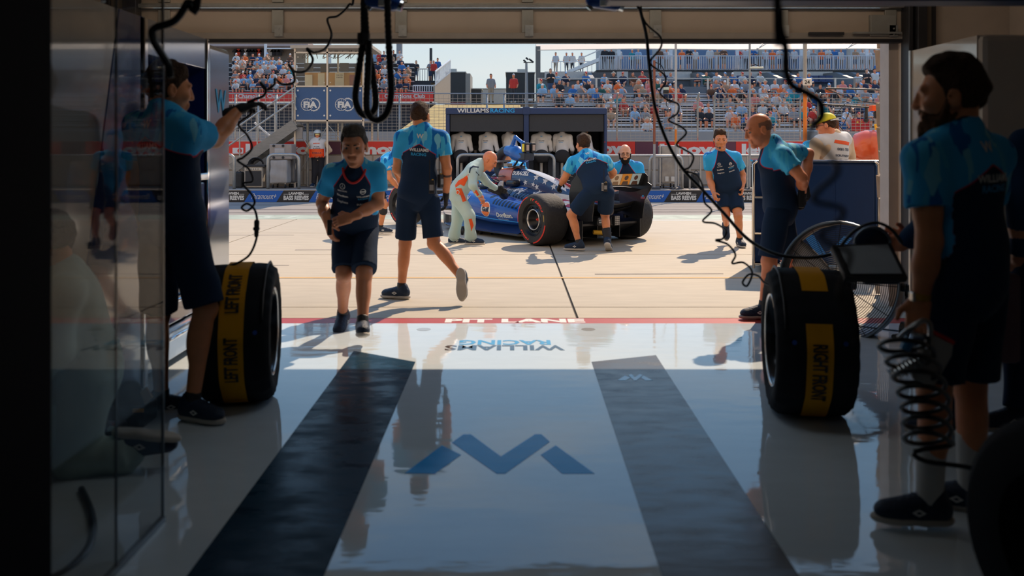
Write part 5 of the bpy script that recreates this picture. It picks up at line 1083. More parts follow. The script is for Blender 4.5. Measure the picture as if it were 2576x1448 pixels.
# rear wing
ww = .46; WS = -.12
def foil(x0, x1, y0, z0, ch, th_, tilt, arch=0.):
    b = MB(); secs = []
    for k in range(13):
        t = k/12; x = x0+(x1-x0)*t; dz = -arch*(2*t-1)**2; q = []
        for i in range(16):
            a = 2*math.pi*i/16; u = math.cos(a)*ch/2; w_ = math.sin(a)*th_/2*(1.2-.8*abs(u-.1*ch)/ch)
            q.append(Vector((x, y0+u*math.cos(tilt)+w_*math.sin(tilt), z0+dz-u*math.sin(tilt)+w_*math.cos(tilt))))
        secs.append(q)
    return b.loft(secs)
mp_ = foil(-ww, ww, -.36+WS, .80, .34, .04, .12, .05).build('rear_wing_plane', CK, car, world=False, auto=True)
fp_ = foil(-ww, ww, -.57+WS, .915, .20, .022, 1.12).build('rear_wing_flap', CK, car, world=False, auto=True)
for s in (-1, 1):
    out = [(-.08, .50), (-.05, .70), (-.10, .88), (-.22, .985), (-.62, 1.0), (-.66, .97), (-.66, .88), (-.74, .84), (-.74, .80), (-.60, .62), (-.56, .40), (-.56, .36), (-.40, .34), (-.15, .40)]
    e = MB().prism([(s*ww, y+WS, z) for y, z in out], (s*.012, 0, 0)).build('endplate', CK, car, world=False, bevel=.003)
    if s > 0:
        flat([[(-.045, -.04), (.045, -.04), (.045, .04), (-.045, .04)]], 'endplate_badge', CR, (ww-.001, -.57+WS, .68), (0, 1, 0), (.15, 0, 1), e, world=False, lift=0.002); flat(disc(.022, n=10), 'badge_disc', CC, (ww-.004, -.57+WS, .68), (0, 1, 0), (.15, 0, 1), e, world=False, lift=0.002)
n_ = Vector((0, -math.sin(1.12), math.cos(1.12)*-0)); 
fu = Vector((0, -math.cos(1.12)*-1*-1, math.sin(1.12))); fu = Vector((0, -math.cos(1.12), math.sin(1.12))).normalized()
for i, (c, c2) in enumerate(((srgb(232, 216, 190), srgb(150, 120, 90)), (srgb(240, 160, 50), srgb(90, 70, 60)), (srgb(190, 215, 225), srgb(90, 55, 40)), (srgb(225, 210, 235), srgb(100, 70, 130)))):
    x = (-.06+.18*i) if i < 3 else -.24
    o_ = Vector((x, -.583+WS, .925)); m_ = mat('wing_panel_%s' % ('cream', 'amber', 'pale_blue', 'lilac')[i], c, .5, var=0); m2 = mat('wing_portrait_%s' % ('brown', 'umber', 'dark', 'violet')[i], c2, .5, var=0)
    pp = flat([[(-.088, -.085), (.088, -.085), (.088, .085), (-.088, .085)]], 'wing_panel', m_, o_, (1, 0, 0), fu, fp_, world=False, lift=.006)
    flat(disc(.036, 0, .025, 14)+[[(-.06, -.083), (.06, -.083), (.045, -.03), (-.045, -.03)]], 'wing_portrait', m2, o_, (1, 0, 0), fu, fp_, world=False, lift=.008)
MB().bb(-.03, .03, -.42, -.34, .45, .80).build('wing_pylon', CK, car, world=False, bevel=.01)
foil(-.45, .45, -.34, .44, .24, .03, .35, -.04).build('beam_wing', CK, car, world=False, auto=True); foil(-.45, .45, -.46, .52, .16, .02, .6, -.04).build('beam_wing', CK, car, world=False, auto=True)
MB().lathe((0, -.28, .46), (0, -1, .1), [(.10, 0), (.085, .22), (.06, .23), (.055, .1)], 20).build('exhaust', mat('exhaust_steel', (.12, .10, .09), .4, .8), car, world=False, smooth=True)
MB().bb(-.085, .085, -.62, -.1, .28, .40).build('crash_structure', CK, car, world=False, bevel=.02)
rl = MB().bb(-.05, .05, -.66, -.62, .28, .42).build('rain_light', CK, car, world=False, bevel=.006)
b = MB()
for i in range(3):
    for k in range(5): b.box((-.028+.028*i, -.662, .30+.025*k), (.018, .006, .016))
led = b.build('lens', mat('lamp_lens', (.55, .52, .48), .2, var=0), rl, world=False); led['kind'] = 'stuff'
text('WILLIAMS', 'lettering', M_WHITE, (-.22, -.6, .36), (1, 0, 0), (0, 0, 1), w=.14, parent=car, world=False); text('MERCEDES', 'lettering', M_WHITE, (-.22, -.6, .33), (1, 0, 0), (0, 0, 1), w=.12, parent=car, world=False)
MB().bb(-.30, -.09, -.6, -.2, .28, .40).build('diffuser_block', CK, car, world=False, bevel=.02)
# livery laid on the left flank
FL = bvh_of(spine, shoul, airb, pod, tub); XD, YD = (0, -1, 0), (0, 0, 1)
def side(s, m, y, z, w, bold=.03, shear=0., par=spine, spacing=1.): return text(s, 'livery_lettering', m, (-.9, y, z), XD, YD, w=w, parent=par, bold=bold, world=False, surf=FL2, lift=.006, shear=shear, spacing=spacing)
class _F:
    def ray_cast(s, o, d, l): return FL.ray_cast(o-Vector(d)*.0, d, 1.6)
FL2 = _F()
side('DURACELL', M_WHITE, 1.52, .955, .40, .05, par=spine)
side('Michelob', M_WHITE, 1.58, .705, .20, .0, .4, par=shoul); side('ULTRA', M_WHITE, 1.37, .705, .18, .03, .2, par=shoul)
side('EIN', M_WHITE, 2.06, .565, .17, .04, .2, pod, 1.2); side('Dorilton.', M_WHITE, 1.06, .345, .34, .04, 0, pod); side('Ventures', M_WHITE, 1.10, .285, .22, .0, 0, pod)
def star(r, rot=0.): return [[(0, 0), (r*.42*math.cos(rot+.628*(2*k+1)+1.571), r*.42*math.sin(rot+.628*(2*k+1)+1.571)), (r*math.cos(rot+.628*(2*k+2)+1.571), r*math.sin(rot+.628*(2*k+2)+1.571)), (r*.42*math.cos(rot+.628*(2*k+3)+1.571), r*.42*math.sin(rot+.628*(2*k+3)+1.571))] for k in range(5)]
for y, z, r in ((1.13, .905, .062), (.91, .85, .062), (.70, .775, .062), (1.36, .815, .05), (1.17, .79, .045), (1.08, .755, .05), (1.28, .675, .05), (1.42, .70, .04), (1.0, .67, .05), (.80, .60, .07), (1.52, .84, .035)):
    flat([[(u*1.15, w_) for u, w_ in p] for p in star(r, R.uniform(-.25, .25))], 'livery_star', M_STARW, (-.9, y, z), XD, YD, spine, world=False, surf=FL2, lift=.004)
def strip(name, m, pts, par=spine, lift=.003):
    """A painted band between two edges: pts (y, z_low, z_high)."""
    b = MB(); n = 10; rows = []
    for i in range(len(pts)-1):
        for k in range(n):
            t = k/n; rows.append([pts[i][c]+(pts[i+1][c]-pts[i][c])*t for c in range(3)])
    rows.append(pts[-1]); v = []
    for y, a, c in rows:
        for j_ in range(6):
            v.append(Vector((-.9, y, a+(c-a)*j_/5)))
    v = lay(v, Vector((-1, 0, 0)), FL2, lift)
    f = [(i*6+j_, i*6+j_+1, i*6+j_+7, i*6+j_+6) for i in range(len(rows)-1) for j_ in range(5)]
    return mesh_obj(name, v, f, m, par, world=False)
strip('livery_band', CR, [(.66, .52, .62), (.3, .50, .585), (-.2, .46, .52)]); strip('livery_band', CW, [(.68, .62, .68), (.3, .585, .66), (-.2, .52, .58)]); strip('livery_band', CW, [(.62, .45, .515), (.3, .43, .495), (-.1, .42, .455)])
strip('livery_band', CR, [(.5, .36, .44), (.2, .36, .425), (-.1, .36, .415)])
side('23', M_WHITE, .42, .50, .30, .06, .2, spine)
c_ = (-.9, 1.50, .415)
flat(disc(.115, n=26), 'livery_roundel', M_WHITE, c_, XD, YD, pod, world=False, surf=FL2, lift=.003)
hd = [[(.105*math.cos(t*.1745/1.0), .105*math.sin(t*.1745)) for t in range(19)]]
flat([[(x, y) for x, y in [(.104*math.cos(.36+k*.2435), .104*math.sin(.36+k*.2435)) for k in range(11)]]], 'roundel_orange', mat('roundel_orange', srgb(240, 120, 50), .5, var=0), c_, XD, YD, pod, world=False, surf=FL2, lift=.006)
flat([[(.104*math.cos(3.5+k*.2435), .104*math.sin(3.5+k*.2435)) for k in range(11)]], 'roundel_orange', MATS['roundel_orange'], c_, XD, YD, pod, world=False, surf=FL2, lift=.006)
text('Gulf', 'livery_lettering', mat('roundel_navy', NAVY, .5, var=0), c_, XD, YD, w=.17, parent=pod, bold=.05, world=False, surf=FL2, lift=.008)
for k in range(9):
    y = 1.36-.068*k; zc = .60-.008*k
    b = MB(); n = 8; v = []
    for i in range(n+1):
        z = zc-.095+.19*i/n; yy = y+.03*math.sin(i/n*3.14)-(.03*(i/n))
        v += [Vector((-.9, yy, z)), Vector((-.9, yy-.030, z))]
    v = lay(v, Vector((-1, 0, 0)), FL2, .006)
    mesh_obj('cooling_louvre', v, [(2*i, 2*i+1, 2*i+3, 2*i+2) for i in range(n)], CK, pod, world=False)
flat([[(.055*math.cos(k*.3), .07*math.sin(k*.3)) for k in range(21)]], 'fuel_port', CK, (-.9, 1.50, .655), XD, YD, pod, world=False, surf=FL2, lift=.006)
# dolly wheels under the floor, yellow strop
def w2(p): return Matrix.Rotation(CTH, 4, 'Z') @ Vector(p)+CARA
for i, (px, py) in enumerate(((1163, 590), (1210, 589), (1238, 590), (1428, 606))):
    g0 = G(px, py); t_ = thing('dolly_castor', 'small rubber castor under the car floor, %s' % ('leftmost, behind the pale overall legs', 'second from the left', 'third, just ahead of the rear wheel', 'rearmost, beside the rear wheel')[i], 'castor', (g0.x, g0.y, 0), 'castors under the car')
    MB().cyl((g0.x-.02, g0.y, .056), (g0.x+.02, g0.y, .056), .055, n=20).build('wheel', M_BLACK, t_, smooth=False, bevel=.006); MB().cyl((g0.x-.023, g0.y, .056), (g0.x+.023, g0.y, .056), .03, n=16).build('hub', mat('brass_hub', (.35, .26, .16), .4, .5), t_)
    MB().bb(g0.x-.03, g0.x+.03, g0.y-.01, g0.y+.03, .055, .13).build('fork', M_DKM, t_)
MB().cyl((-.30, -.5, .19), (-.16, -.56, .18), .03, n=12).build('jack_point', mat('yellow_part', srgb(230, 175, 40), .5), car, world=False); MB().cyl((-.16, -.56, .18), (-.05, -.6, .175), .012, n=10).build('jack_rod', CK, car, world=False)
# driver in the cockpit: helmet and shoulders
hp = w2((0, 2.30, .80)); fd = Vector((-.574, .819, 0)); rt = Vector((.819, .574, 0))
dr = thing('person', 'driver sitting in the racing car cockpit wearing a white, red and dark striped helmet', 'person', w2((0, 2.3, .45)))
S = SD().ell(w2((0, 2.2, .56)), (.24, .15, .16), (rt, fd, (0, 0, 1)), .05).cone(w2((0, 2.28, .6)), w2((0, 2.3, .76)), .07, k=.04); vv, ff = S.mesh(.012); mesh_obj('body', vv, ff, fabric('driver_suit', srgb(20, 60, 120)), dr, smooth=True)
S = SD().ell(hp+Vector((0, 0, .01)), (.125, .148, .13), (rt, fd, (0, 0, 1)), .01).ell(hp+fd*.04-Vector((0, 0, .05)), (.11, .12, .085), (rt, fd, (0, 0, 1)), .03); vv, ff = S.mesh(.008); he = mesh_obj('helmet', vv, ff, mat('helmet_shell', (.03, .035, .06), .2, coat=.6), dr, smooth=True)
HB = BVHTree.FromPolygons(vv.tolist(), ff.tolist())
def hstrip(m, pts, w_):
    p = spline(pts, 6); v = []
    for q in p: v += [(q.x, q.y+w_), (q.x, q.y-w_)]
    v = lay([hp-rt*.3+(-fd)*a+Vector((0, 0, b_)) for a, b_ in v], -rt, HB, .003); mesh_obj('helmet_stripe', v, [(2*i, 2*i+1, 2*i+3, 2*i+2) for i in range(len(p)-1)], m, he)
M_PINK = mat('helmet_magenta', srgb(205, 40, 80), .25)
hstrip(CW, [(-.13, .02, 0), (-.09, .085, 0), (0, .122, 0), (.08, .09, 0), (.13, .03, 0)], .014)
hstrip(M_PINK, [(-.12, -.01, 0), (-.05, .06, 0), (.05, .075, 0), (.12, .04, 0)], .006); hstrip(CW, [(-.10, -.03, 0), (-.02, .02, 0), (.06, .03, 0), (.12, .0, 0)], .004)
hstrip(M_PINK, [(-.09, -.05, 0), (0, -.02, 0), (.1, -.03, 0)], .010); hstrip(CW, [(-.11, -.085, 0), (0, -.1, 0), (.1, -.075, 0)], .008); hstrip(M_PINK, [(-.02, .03, 0), (.04, .05, 0), (.08, .045, 0)], .006)
# cooling blower plugged into the airbox
bp = w2((0, 1.7, 1.04)); bl = thing('cooling_blower', 'blue battery blower with black hose plugged into the top of the car', 'blower', bp)
BLU = mat('blower_blue', srgb(24, 96, 178), .35, var=.05, coat=.3)
M3 = Matrix.Rotation(CTH, 3, 'Z'); L3 = lambda x, y, z: w2((x, y, z))
MB().tube(spline([L3(0, 2.13, .90), L3(0, 2.27, .99), L3(0, 2.27, 1.15), L3(-.02, 2.10, 1.29), L3(-.03, 1.92, 1.31)], 8), [.085, .085, .085, .086, .085, .085, .085, .085]*4+[.08], 18).build('hose', M_BLACK, bl, smooth=True)
S = SD().cone(L3(-.03, 1.96, 1.31), L3(-.03, 1.72, 1.28), .085, .11, .03).cone(L3(-.03, 1.74, 1.26), L3(-.03, 1.52, 1.22), .11, .095, .03).cone(L3(-.03, 1.86, 1.36), L3(-.03, 1.76, 1.53), .04, .03, .03).cone(L3(-.03, 1.76, 1.53), L3(-.03, 1.55, 1.43), .028, .03, .02).cone(L3(-.03, 1.55, 1.43), L3(-.03, 1.52, 1.30), .035, .05, .02)
vv, ff = S.mesh(.009); mesh_obj('casing', vv, ff, BLU, bl, smooth=True)
for dx in (-.07, .05):
    o = MB().box(L3(dx, 1.42, 1.36), (.085, .10, .15), M=M3).build('battery', M_BLACK, bl, bevel=.012); MB().box(L3(dx, 1.368, 1.36), (.05, .006, .09), M=M3).build('battery_label', mat('label_tan', (.55, .42, .34), .6), o); 
    if dx < 0: MB().box(L3(dx-.045, 1.43, 1.36), (.006, .06, .12), M=M3).build('battery_stripe', mat('stripe_yellow', srgb(240, 215, 40), .5), o)
MB().box(L3(-.02, 1.48, 1.22), (.2, .18, .12), M=M3).build('vent_box', mat('vent_dark', (.02, .03, .05), .4), bl, bevel=.02)
for dx in (-.08, .05): MB().tube([L3(dx, 1.6, 1.20), L3(dx, 1.66, 1.12), L3(dx, 1.74, 1.055)], .016, 8).build('bracket_leg', M_BLACK, bl)
MB().box(L3(-.02, 1.74, 1.055), (.2, .2, .02), M=M3).build('base_plate', M_BLACK, bl); MB().box(L3(-.16, 1.9, 1.14), (.22, .07, .03), M=M3).build('clamp_arm', mat('clamp_grey', (.2, .2, .21), .4), bl); MB().box(L3(-.06, 1.93, 1.08), (.1, .1, .05), M=M3).build('clamp_block', mat('clamp_beige', (.42, .36, .3), .5), bl)
# ---------------------------------------------------------------- spectators: one low figure of each kind, copied one by one
def figure(name, prims, h, mats):
    S = SD()
    for a, b, ra, rb, m in prims: S.cone(a, b, ra, rb, .02)
    v, f = S.mesh(h); c = v[f].mean(1); best = np.full(len(c), 9.); mi = np.zeros(len(c), int)
    for a, b, ra, rb, m in prims:
        A, B = np.array(a, float), np.array(b, float); D = B-A; t = np.clip((c-A)@D/max(D@D, 1e-9), 0, 1)
        d = np.linalg.norm(c-A-t[:, None]*D, axis=1)-(ra+t*(rb-ra)); w = d < best; best[w] = d[w]; mi[w] = m
    o = mesh_obj(name, v, f, mats, None, smooth=True, mi=mi); return o
M_OBJC = bpy.data.materials.new('spectator_cloth'); M_OBJC.use_nodes = True
_t = M_OBJC.node_tree; _o = nn(_t, 'ShaderNodeObjectInfo'); _b = _t.nodes['Principled BSDF']; _b.inputs['Roughness'].default_value = .85; _t.links.new(_o.outputs['Color'], _b.inputs['Base Color'])
def protos():
    out = []
    sk = SKIN['pale']; sk2 = SKIN['red']
    caps = [mat('cap_navy', srgb(30, 40, 70), .7), mat('cap_white', (.65, .64, .62), .7), mat('cap_red', srgb(200, 50, 40), .7), mat('cap_sky', srgb(110, 160, 200), .7)]
    pants = [mat('pants_dark', (.035, .037, .045), .8), mat('pants_khaki', (.30, .25, .19), .8), mat('pants_denim', srgb(60, 80, 110), .8)]
    for i in range(8):
        lean = (.0, .08, .12, .05, .0, .15, .03, .1)[i]; hd = ['hair', 'cap', 'long', 'cap', 'hair', 'cap', 'hat', 'cap'][i]
        hm = [HAIR['dark'], caps[0], HAIR['brown'], caps[1], HAIR['grey'], caps[2], mat('straw_hat', (.55, .45, .32), .8), caps[3]][i]
        p = [((-.10, -lean*.3, .10), (-.10, -lean, .42), .12, .13, 1), ((.10, -lean*.3, .10), (.10, -lean, .42), .12, .13, 1), ((-.15, -lean, .46), (.15, -lean, .46), .075, .075, 1)]
        for s in (-1, 1):
            if i in (0, 3, 6): e, w = (s*.27, -.10-lean, .22), (s*.10, -.30-lean, .14)
            elif i in (1, 7): e, w = (s*.26, -.16-lean, .24), (s*.08, -.22-lean, .50 if s > 0 else .12)
            elif i == 4: e, w = (s*.22, -.18-lean, .26), (s*.06*-1, -.24-lean, .28)
            else: e, w = (s*.25, -.18-lean, .20), (s*.14, -.34-lean, .08)
            p += [((s*.20, -lean, .45), e, .06, .05, 1), (e, w, .042, .05, 0)]
            p += [((s*.10, 0, .06), (s*.14, -.42, .09), .09, .075, 2), ((s*.14, -.42, .07), (s*.13, -.40, -.36), .065, .045, 0), ((s*.13, -.38, -.39), (s*.14, -.55, -.40), .05, .045, 3)]
        hz = .66; p += [((0, -lean, .50), (0, -lean-.02, hz), .055, .06, 0), ((0, -lean-.03, hz-.03), (0, -lean-.02, hz+.03), .082, .088, 0)]
        if hd == 'cap': p += [((0, -lean-.01, hz+.075), (0, -lean, hz+.085), .085, .08, 3), ((0, -lean-.10, hz+.055), (0, -lean-.16, hz+.05), .05, .04, 3)]
        elif hd == 'hat': p += [((0, -lean, hz+.08), (0, -lean, hz+.12), .09, .075, 3), ((-.1, -lean, hz+.06), (.1, -lean, hz+.06), .06, .06, 3)]
        elif hd == 'long': p += [((0, -lean+.03, hz+.05), (0, -lean+.06, hz-.14), .09, .07, 3), ((0, -lean+.0, hz+.07), (0, -lean, hz+.08), .08, .075, 3)]
        else: p += [((0, -lean+.01, hz+.05), (0, -lean+.01, hz+.07), .088, .08, 3)]
        out.append((figure('spectator', p, .036, [sk if i % 2 else sk2, M_OBJC, pants[i % 3] if i not in (2, 7) else sk, hm]), 'seated', hd))
    for i in range(4):
        p = [((-.09, 0, .95), (-.11, 0, 1.35), .12, .13, 1), ((.09, 0, .95), (.11, 0, 1.35), .12, .13, 1), ((-.16, 0, 1.40), (.16, 0, 1.40), .07, .07, 1)]
        for s in (-1, 1):
            e, w = ((s*.27, .02, 1.12), (s*.25, -.10, .92)) if i in (0, 2) else ((s*.26, -.12, 1.15), (s*.08, -.26, 1.2))
            p += [((s*.2, 0, 1.40), e, .058, .048, 1), (e, w, .042, .045, 0), ((s*.09, 0, .92), (s*.1, -.01, .5), .10, .075, 2), ((s*.1, -.01, .5), (s*.11, .02, .08), .07, .05, 0 if i in (1, 3) else 2), ((s*.11, 0, .05), (s*.12, -.14, .045), .05, .045, 3)]
        p += [((0, 0, 1.44), (0, -.01, 1.6), .055, .06, 0), ((0, -.02, 1.60), (0, -.01, 1.66), .082, .086, 0), ((0, .0, 1.69), (0, .0, 1.71), .085, .08, 3)]
        if i == 1: p.append(((0, .04, 1.66), (0, .06, 1.42), .08, .07, 3))
        out.append((figure('spectator', p, .04, [sk if i % 2 else sk2, M_OBJC, pants[(i+1) % 3], [HAIR['dark'], HAIR['brown'], caps[1], caps[0]][i]]), 'standing', ['hair', 'long', 'cap', 'cap'][i]))
    return out
PR = protos(); NSP = [0]
CLOTH = [('white', (.60, .58, .55)), ('white', (.55, .55, .56)), ('pale blue', srgb(140, 172, 198)), ('blue', srgb(52, 106, 165)), ('navy', srgb(36, 48, 74)), ('black', (.025, .025, .03)), ('grey', (.25, .25, .26)), ('red', srgb(196, 58, 50)), ('orange', srgb(236, 110, 50)), ('teal', srgb(40, 140, 150)), ('pink', srgb(214, 130, 120)), ('green', srgb(40, 90, 80)), ('brown', srgb(104, 74, 56)), ('tan', srgb(170, 140, 112))]
WTS = [12, 8, 9, 7, 8, 12, 9, 6, 4, 4, 4, 2, 6, 6]
USED = set()
HEADW = {'hair': 'bare headed', 'long': 'long haired', 'cap': 'capped', 'hat': 'broad hatted'}
def spectator(x, y, z, where, kind='seated', ci=None, i=None, sc=1.):
    cands = [q for q in range(len(PR)) if PR[q][1] == kind]; i = R.choice(cands) if i is None else i
    src, kd, hd = PR[i]; ci = R.choices(range(len(CLOTH)), WTS)[0] if ci is None else ci
    if i in USED: o = src.copy(); C.objects.link(o)
    else: o = src; USED.add(i)
    o.location = (x, y, z); o.rotation_euler = (0, 0, R.uniform(-.35, .35)); o.scale = (sc, sc, sc); o.color = CLOTH[ci][1]+(1,)
    tag(o, '%s spectator in %s, %s %s' % (HEADW[hd], CLOTH[ci][0], kd, where), 'person', '%s %s spectators in %s %s' % (kd, HEADW[hd], CLOTH[ci][0], where)); NSP[0] += 1; return o
NUM = ['one', 'two', 'three', 'four', 'five', 'six', 'seven', 'eight', 'nine', 'ten']
def row(Y, z, px0, px1, dens, where, kind='seated', step=19, jit=5, gaps=()):
    px = px0+R.uniform(0, 8)
    while px < px1:
        if R.random() < dens and not any(a <= px <= c for a, c in gaps): spectator(sx_(px, Y), Y+R.uniform(-.06, .06), z, where, kind, sc=R.uniform(.93, 1.06))
        px += step+R.uniform(-jit, jit)*.6
for k, (Y, z) in enumerate(rowsL):
    row(Y, z, 592, 742, .86 if k < 6 else .6, 'in left stand row %s' % NUM[k], gaps=[])
    row(Y, z, 926, 1040 if k < 5 else 1030, .72 if k < 5 else .25, 'in left stand row %s' % NUM[k])
for k, (Y, z) in enumerate(rowsR):
    if k >= 7: row(Y, z, 1358, 2222, .74, 'in right stand row %s' % NUM[k], step=25)
    elif k >= 5: row(Y, z, 1400, 2222, .62, 'in right stand row %s' % NUM[k], step=26, gaps=[(1440, 1500)])
    elif k >= 2: row(Y, z, 1530, 2222, .54 if k > 2 else .46, 'in right stand row %s' % NUM[k], step=27)
    else: row(Y, z, 1600, 2215, .26, 'in right stand row %s' % NUM[k], step=28)
row(57.9, sz_(214, 58), 1395, 1700, .7, 'in right stand suites', step=24); row(57.9, sz_(214, 58), 1700, 2215, .38, 'in right stand suites', step=24)
row(70.6, zbal, 1520, 2215, .72, 'behind the white balcony railing', 'standing', step=17)
for px, c in ((1398, 1), (1425, 0), (1440, 0), (1463, 0)): spectator(sx_(px, 78.6), 78.6, sz_(182, 78), 'on the small deck against the sky', 'standing', c, 8 if c else 10)
for px, py, Y, c, i in ((1047, 206, 75.4, 5, 9), (1083, 206, 74.5, 6, 9), (1091, 206, 74.2, 7, 10), (1101, 200, 75.2, 3, 8)): spectator(sx_(px, Y), Y, sz_(py, Y), 'at the top right end of the left grandstand', 'standing', c, i)
for px, py, Y, c, i in ((990, 180, 75.6, 5, 8), (1005, 180, 75.6, 0, 11), (944, 182, 75.6, 2, 10), (955, 182, 75.6, 7, 9), (966, 182, 75.6, 4, 11)): spectator(sx_(px, Y), Y, sz_(py, Y), 'behind the top rail of the left grandstand', 'standing', c, i)
for px, c, i in ((2207, 3, 10), (1385, 5, 9), (1235, 6, 8), (1292, 7, 10), (2180, 5, 11), (2200, 0, 8)):
    Y = 56. if px != 2207 else 59.; spectator(sx_(px, Y), Y, zf if px not in (2207, 1235, 1292) else (sz_(222, Y) if px == 2207 else 4.0), 'at the edge of the terrace' if px > 1300 else 'on the grass beyond the fence', 'standing', c, i)
for i in range(len(PR)):
    if i not in USED: bpy.data.objects.remove(PR[i][0])
print('spectators', NSP[0])
# red flag with gold stars hung on the fence
fl_ = thing('hung_flag', 'red flag with gold stars hung on the right grandstand front', 'flag', (sx_(2165, 45.82), 45.82, 1.8)); x0, x1, z0_, z1_ = sx_(2142, 45.82), sx_(2188, 45.82), sz_(328, 45.82), sz_(299, 45.82)
b = MB(); n = 14
for k in range(n): a, c = x0+(x1-x0)*k/n, x0+(x1-x0)*(k+1)/n; b.add([(a, 45.82+.03*math.sin(k*1.3), z0_), (c, 45.82+.03*math.sin((k+1)*1.3), z0_), (c, 45.82+.03*math.sin((k+1)*1.3), z1_), (a, 45.82+.03*math.sin(k*1.3), z1_)], [(0, 1, 2, 3)])
b.build('cloth', mat('flag_red', srgb(205, 40, 36), .7), fl_, smooth=True)
for u, w_, r_ in ((.22, .70, .09), (.38, .86, .04), (.45, .74, .04), (.45, .6, .04), (.38, .48, .04)): flat(star(r_), 'gold_star', mat('flag_gold', srgb(240, 190, 70), .7), (x0+(x1-x0)*u, 45.55, z0_+(z1_-z0_)*w_), (1, 0, 0), (0, 0, 1), fl_, lift=.0)
# ---------------------------------------------------------------- the crew, one by one
def px_patch(I, name, m, pts, Y, bv, parent, lift=.004, n=(0, -1, 0)):
    q = [P(a, b, Y) for a, b in pts]; o = sum(q, Vector())/len(q); n = Vector(n).normalized(); xd = Vector((0, 0, 1)).cross(n).normalized(); yd = n.cross(xd)
    return flat([[((p-o).dot(xd), (p-o).dot(yd)) for p in q]], name, m, o, xd, yd, parent, lift=lift, surf=bv)
def vest(I, m, e=.032, low=.12, band=None):
    j, u, Ls = I['j'], I['u'], I['Ls']; S = SD(); cl = [(j['pel']+u*low, -u)]
    for s in (-1, 1): cl += [(j['pel']+I['r']*.185*s, I['r']*s)]
    S.ell(j['pel']+u*Ls*.68, (.165+e, .115+e, .20+e), I['FU'], .04, clip=cl).ell(j['pel']+u*Ls*.36, (.150+e, .106+e, .17+e), I['FU'], .04, clip=cl).ell(j['pel']+u*.06, (.165+e, .118+e, .15+e), I['FU'], .04, clip=cl)
    for s in 'LR': S.cone(j['nck']-u*.06, j['s'+s]+(j['nck']-j['s'+s])*.25, .062+e, .058+e, .04)
    vv, ff = S.mesh(.014, wrinkle(.003, 24, 4)); o = mesh_obj('vest', vv, ff, [m, band] if band else m, I['root'], smooth=True)
    if band:
        c = (vv[ff].mean(1)-np.array(j['pel']))@np.array(u)/Ls; o.data.polygons.foreach_set('material_index', ((c < .52) & (c > .36) | (c < .30)).astype(np.int32)); o.data.update()
    return o, BVHTree.FromPolygons(vv.tolist(), ff.tolist())
def glasses(I, m=None, hs=1.):
    L = I['L']; b = MB()
    for s in (-1, 1):
        b.tube([L(s*.034+.024*math.cos(k*.524), .099, .008+.017*math.sin(k*.524)) for k in range(12)], .0028, 5, closed=True); b.tube([L(s*.058, .096, .012), L(s*.078, .04, .012), L(s*.08, -.01, .01)], .0028, 5)
    b.tube([L(-.010, .102, .012), L(.010, .102, .012)], .0028, 5); return b.build('glasses', m or M_BLACK, I['root'])
# the man walking away
J = pose(8.3, pel=(1050, 498), nck=(1060, 327), head=(1057, 293), sL=(1012, 348), sR=(1109, 346), eL=(999, 425, .03), eR=(1124, 424, -.02), wL=(1032, 452, .20), wR=(1122, 490, .05), hL=(1026, 504), hR=(1078, 504), kL=(1019, 614, .05), kR=(1092, 612, -.02), aL=(1010, 724, .03), aR=(1163, 699, -.20), tL=(-1, .3, 0), tR=(.06, -.22, -1))
A = person('crew man walking away towards the car, tattooed right arm, radio on his belt', J, skin='tan', hair='brown', hstyle='crop', gloves='R', v=.0095, face=(.28, .96, -.08), foot_up={'R': (.08, 1, -.1)}, shortlen=.86, hscale=1.05, curl=(.4, .45), seed=3)
back_print(A); radio(A, P(1086, 470, 8.3-.20), (0, -1, 0)); radio(A, P(1108, 455, 8.3-.06), (.8, -.6, 0))
tt = mat('tattoo_ink', (.10, .06, .055), .5, var=.5, scale=25); j = A['j']; vv, ff = SD().cone(j['eR']+(j['wR']-j['eR'])*.25, j['wR']-(j['wR']-j['eR'])*.08, .0455, .0305, .01).mesh(.008); mesh_obj('forearm_tattoo', vv, ff, tt, A['root'], smooth=True)
# the man coming in, hands at his waist
J = pose(6.8, pel=(893, 575, .10), nck=(894, 420, -.10), head=(891, 370, -.17), sR=(838, 436, -.06), sL=(946, 434, -.06), eR=(810, 510, .06), eL=(952, 512, -.03), wR=(824, 560, -.10), wL=(882, 547, -.24), hR=(868, 580, .08), hL=(918, 580, .08), kR=(865, 690, -.12), kL=(916, 692, -.20), aR=(862, 788, .20), aL=(912, 812, -.40), tR=(-.05, -1, -.35), tL=(.18, -1, .22))
B = person('dark haired crew man walking in with red lanyard, hands at his waist', J, skin='deep', hair='grey', hstyle='quiff', eyes=True, v=.009, face=(.0, -1, -.22), shortlen=.88, hscale=1.16, dirs={'R': (.3, -.1, -1), 'L': (-1, -.1, -.28)}, nrm={'L': (0, 1, -.3), 'R': (.8, .6, 0)}, curl=(.75, .45), belly=.02, hem=.13, seed=5, collar=False)
chest_print(B); u, r, f, j = B['u'], B['r'], B['f'], B['j']
MB().tube(lay(spline([j['nck']+f*.25+r*a_+u*b_ for a_, b_ in ((.082, .015), (.074, -.012), (.05, -.045), (.015, -.068), (-.02, -.066), (-.05, -.045), (-.074, -.012), (-.082, .015))], 5), f, B['bvh'], .006), .0085, 8).build('lanyard', M_RED, B['root'], smooth=True)
MB().tube([B['L'](.03*math.cos(k*.52), .1, -.057) for k in (4, 5, 6, 7, 8)], .002, 5).build('mouth', M_LIP, B['root'])
MB().box(P(829, 572, 6.58), (.03, .02, .11)).build('phone', M_BLACK, B['root'], bevel=.004)
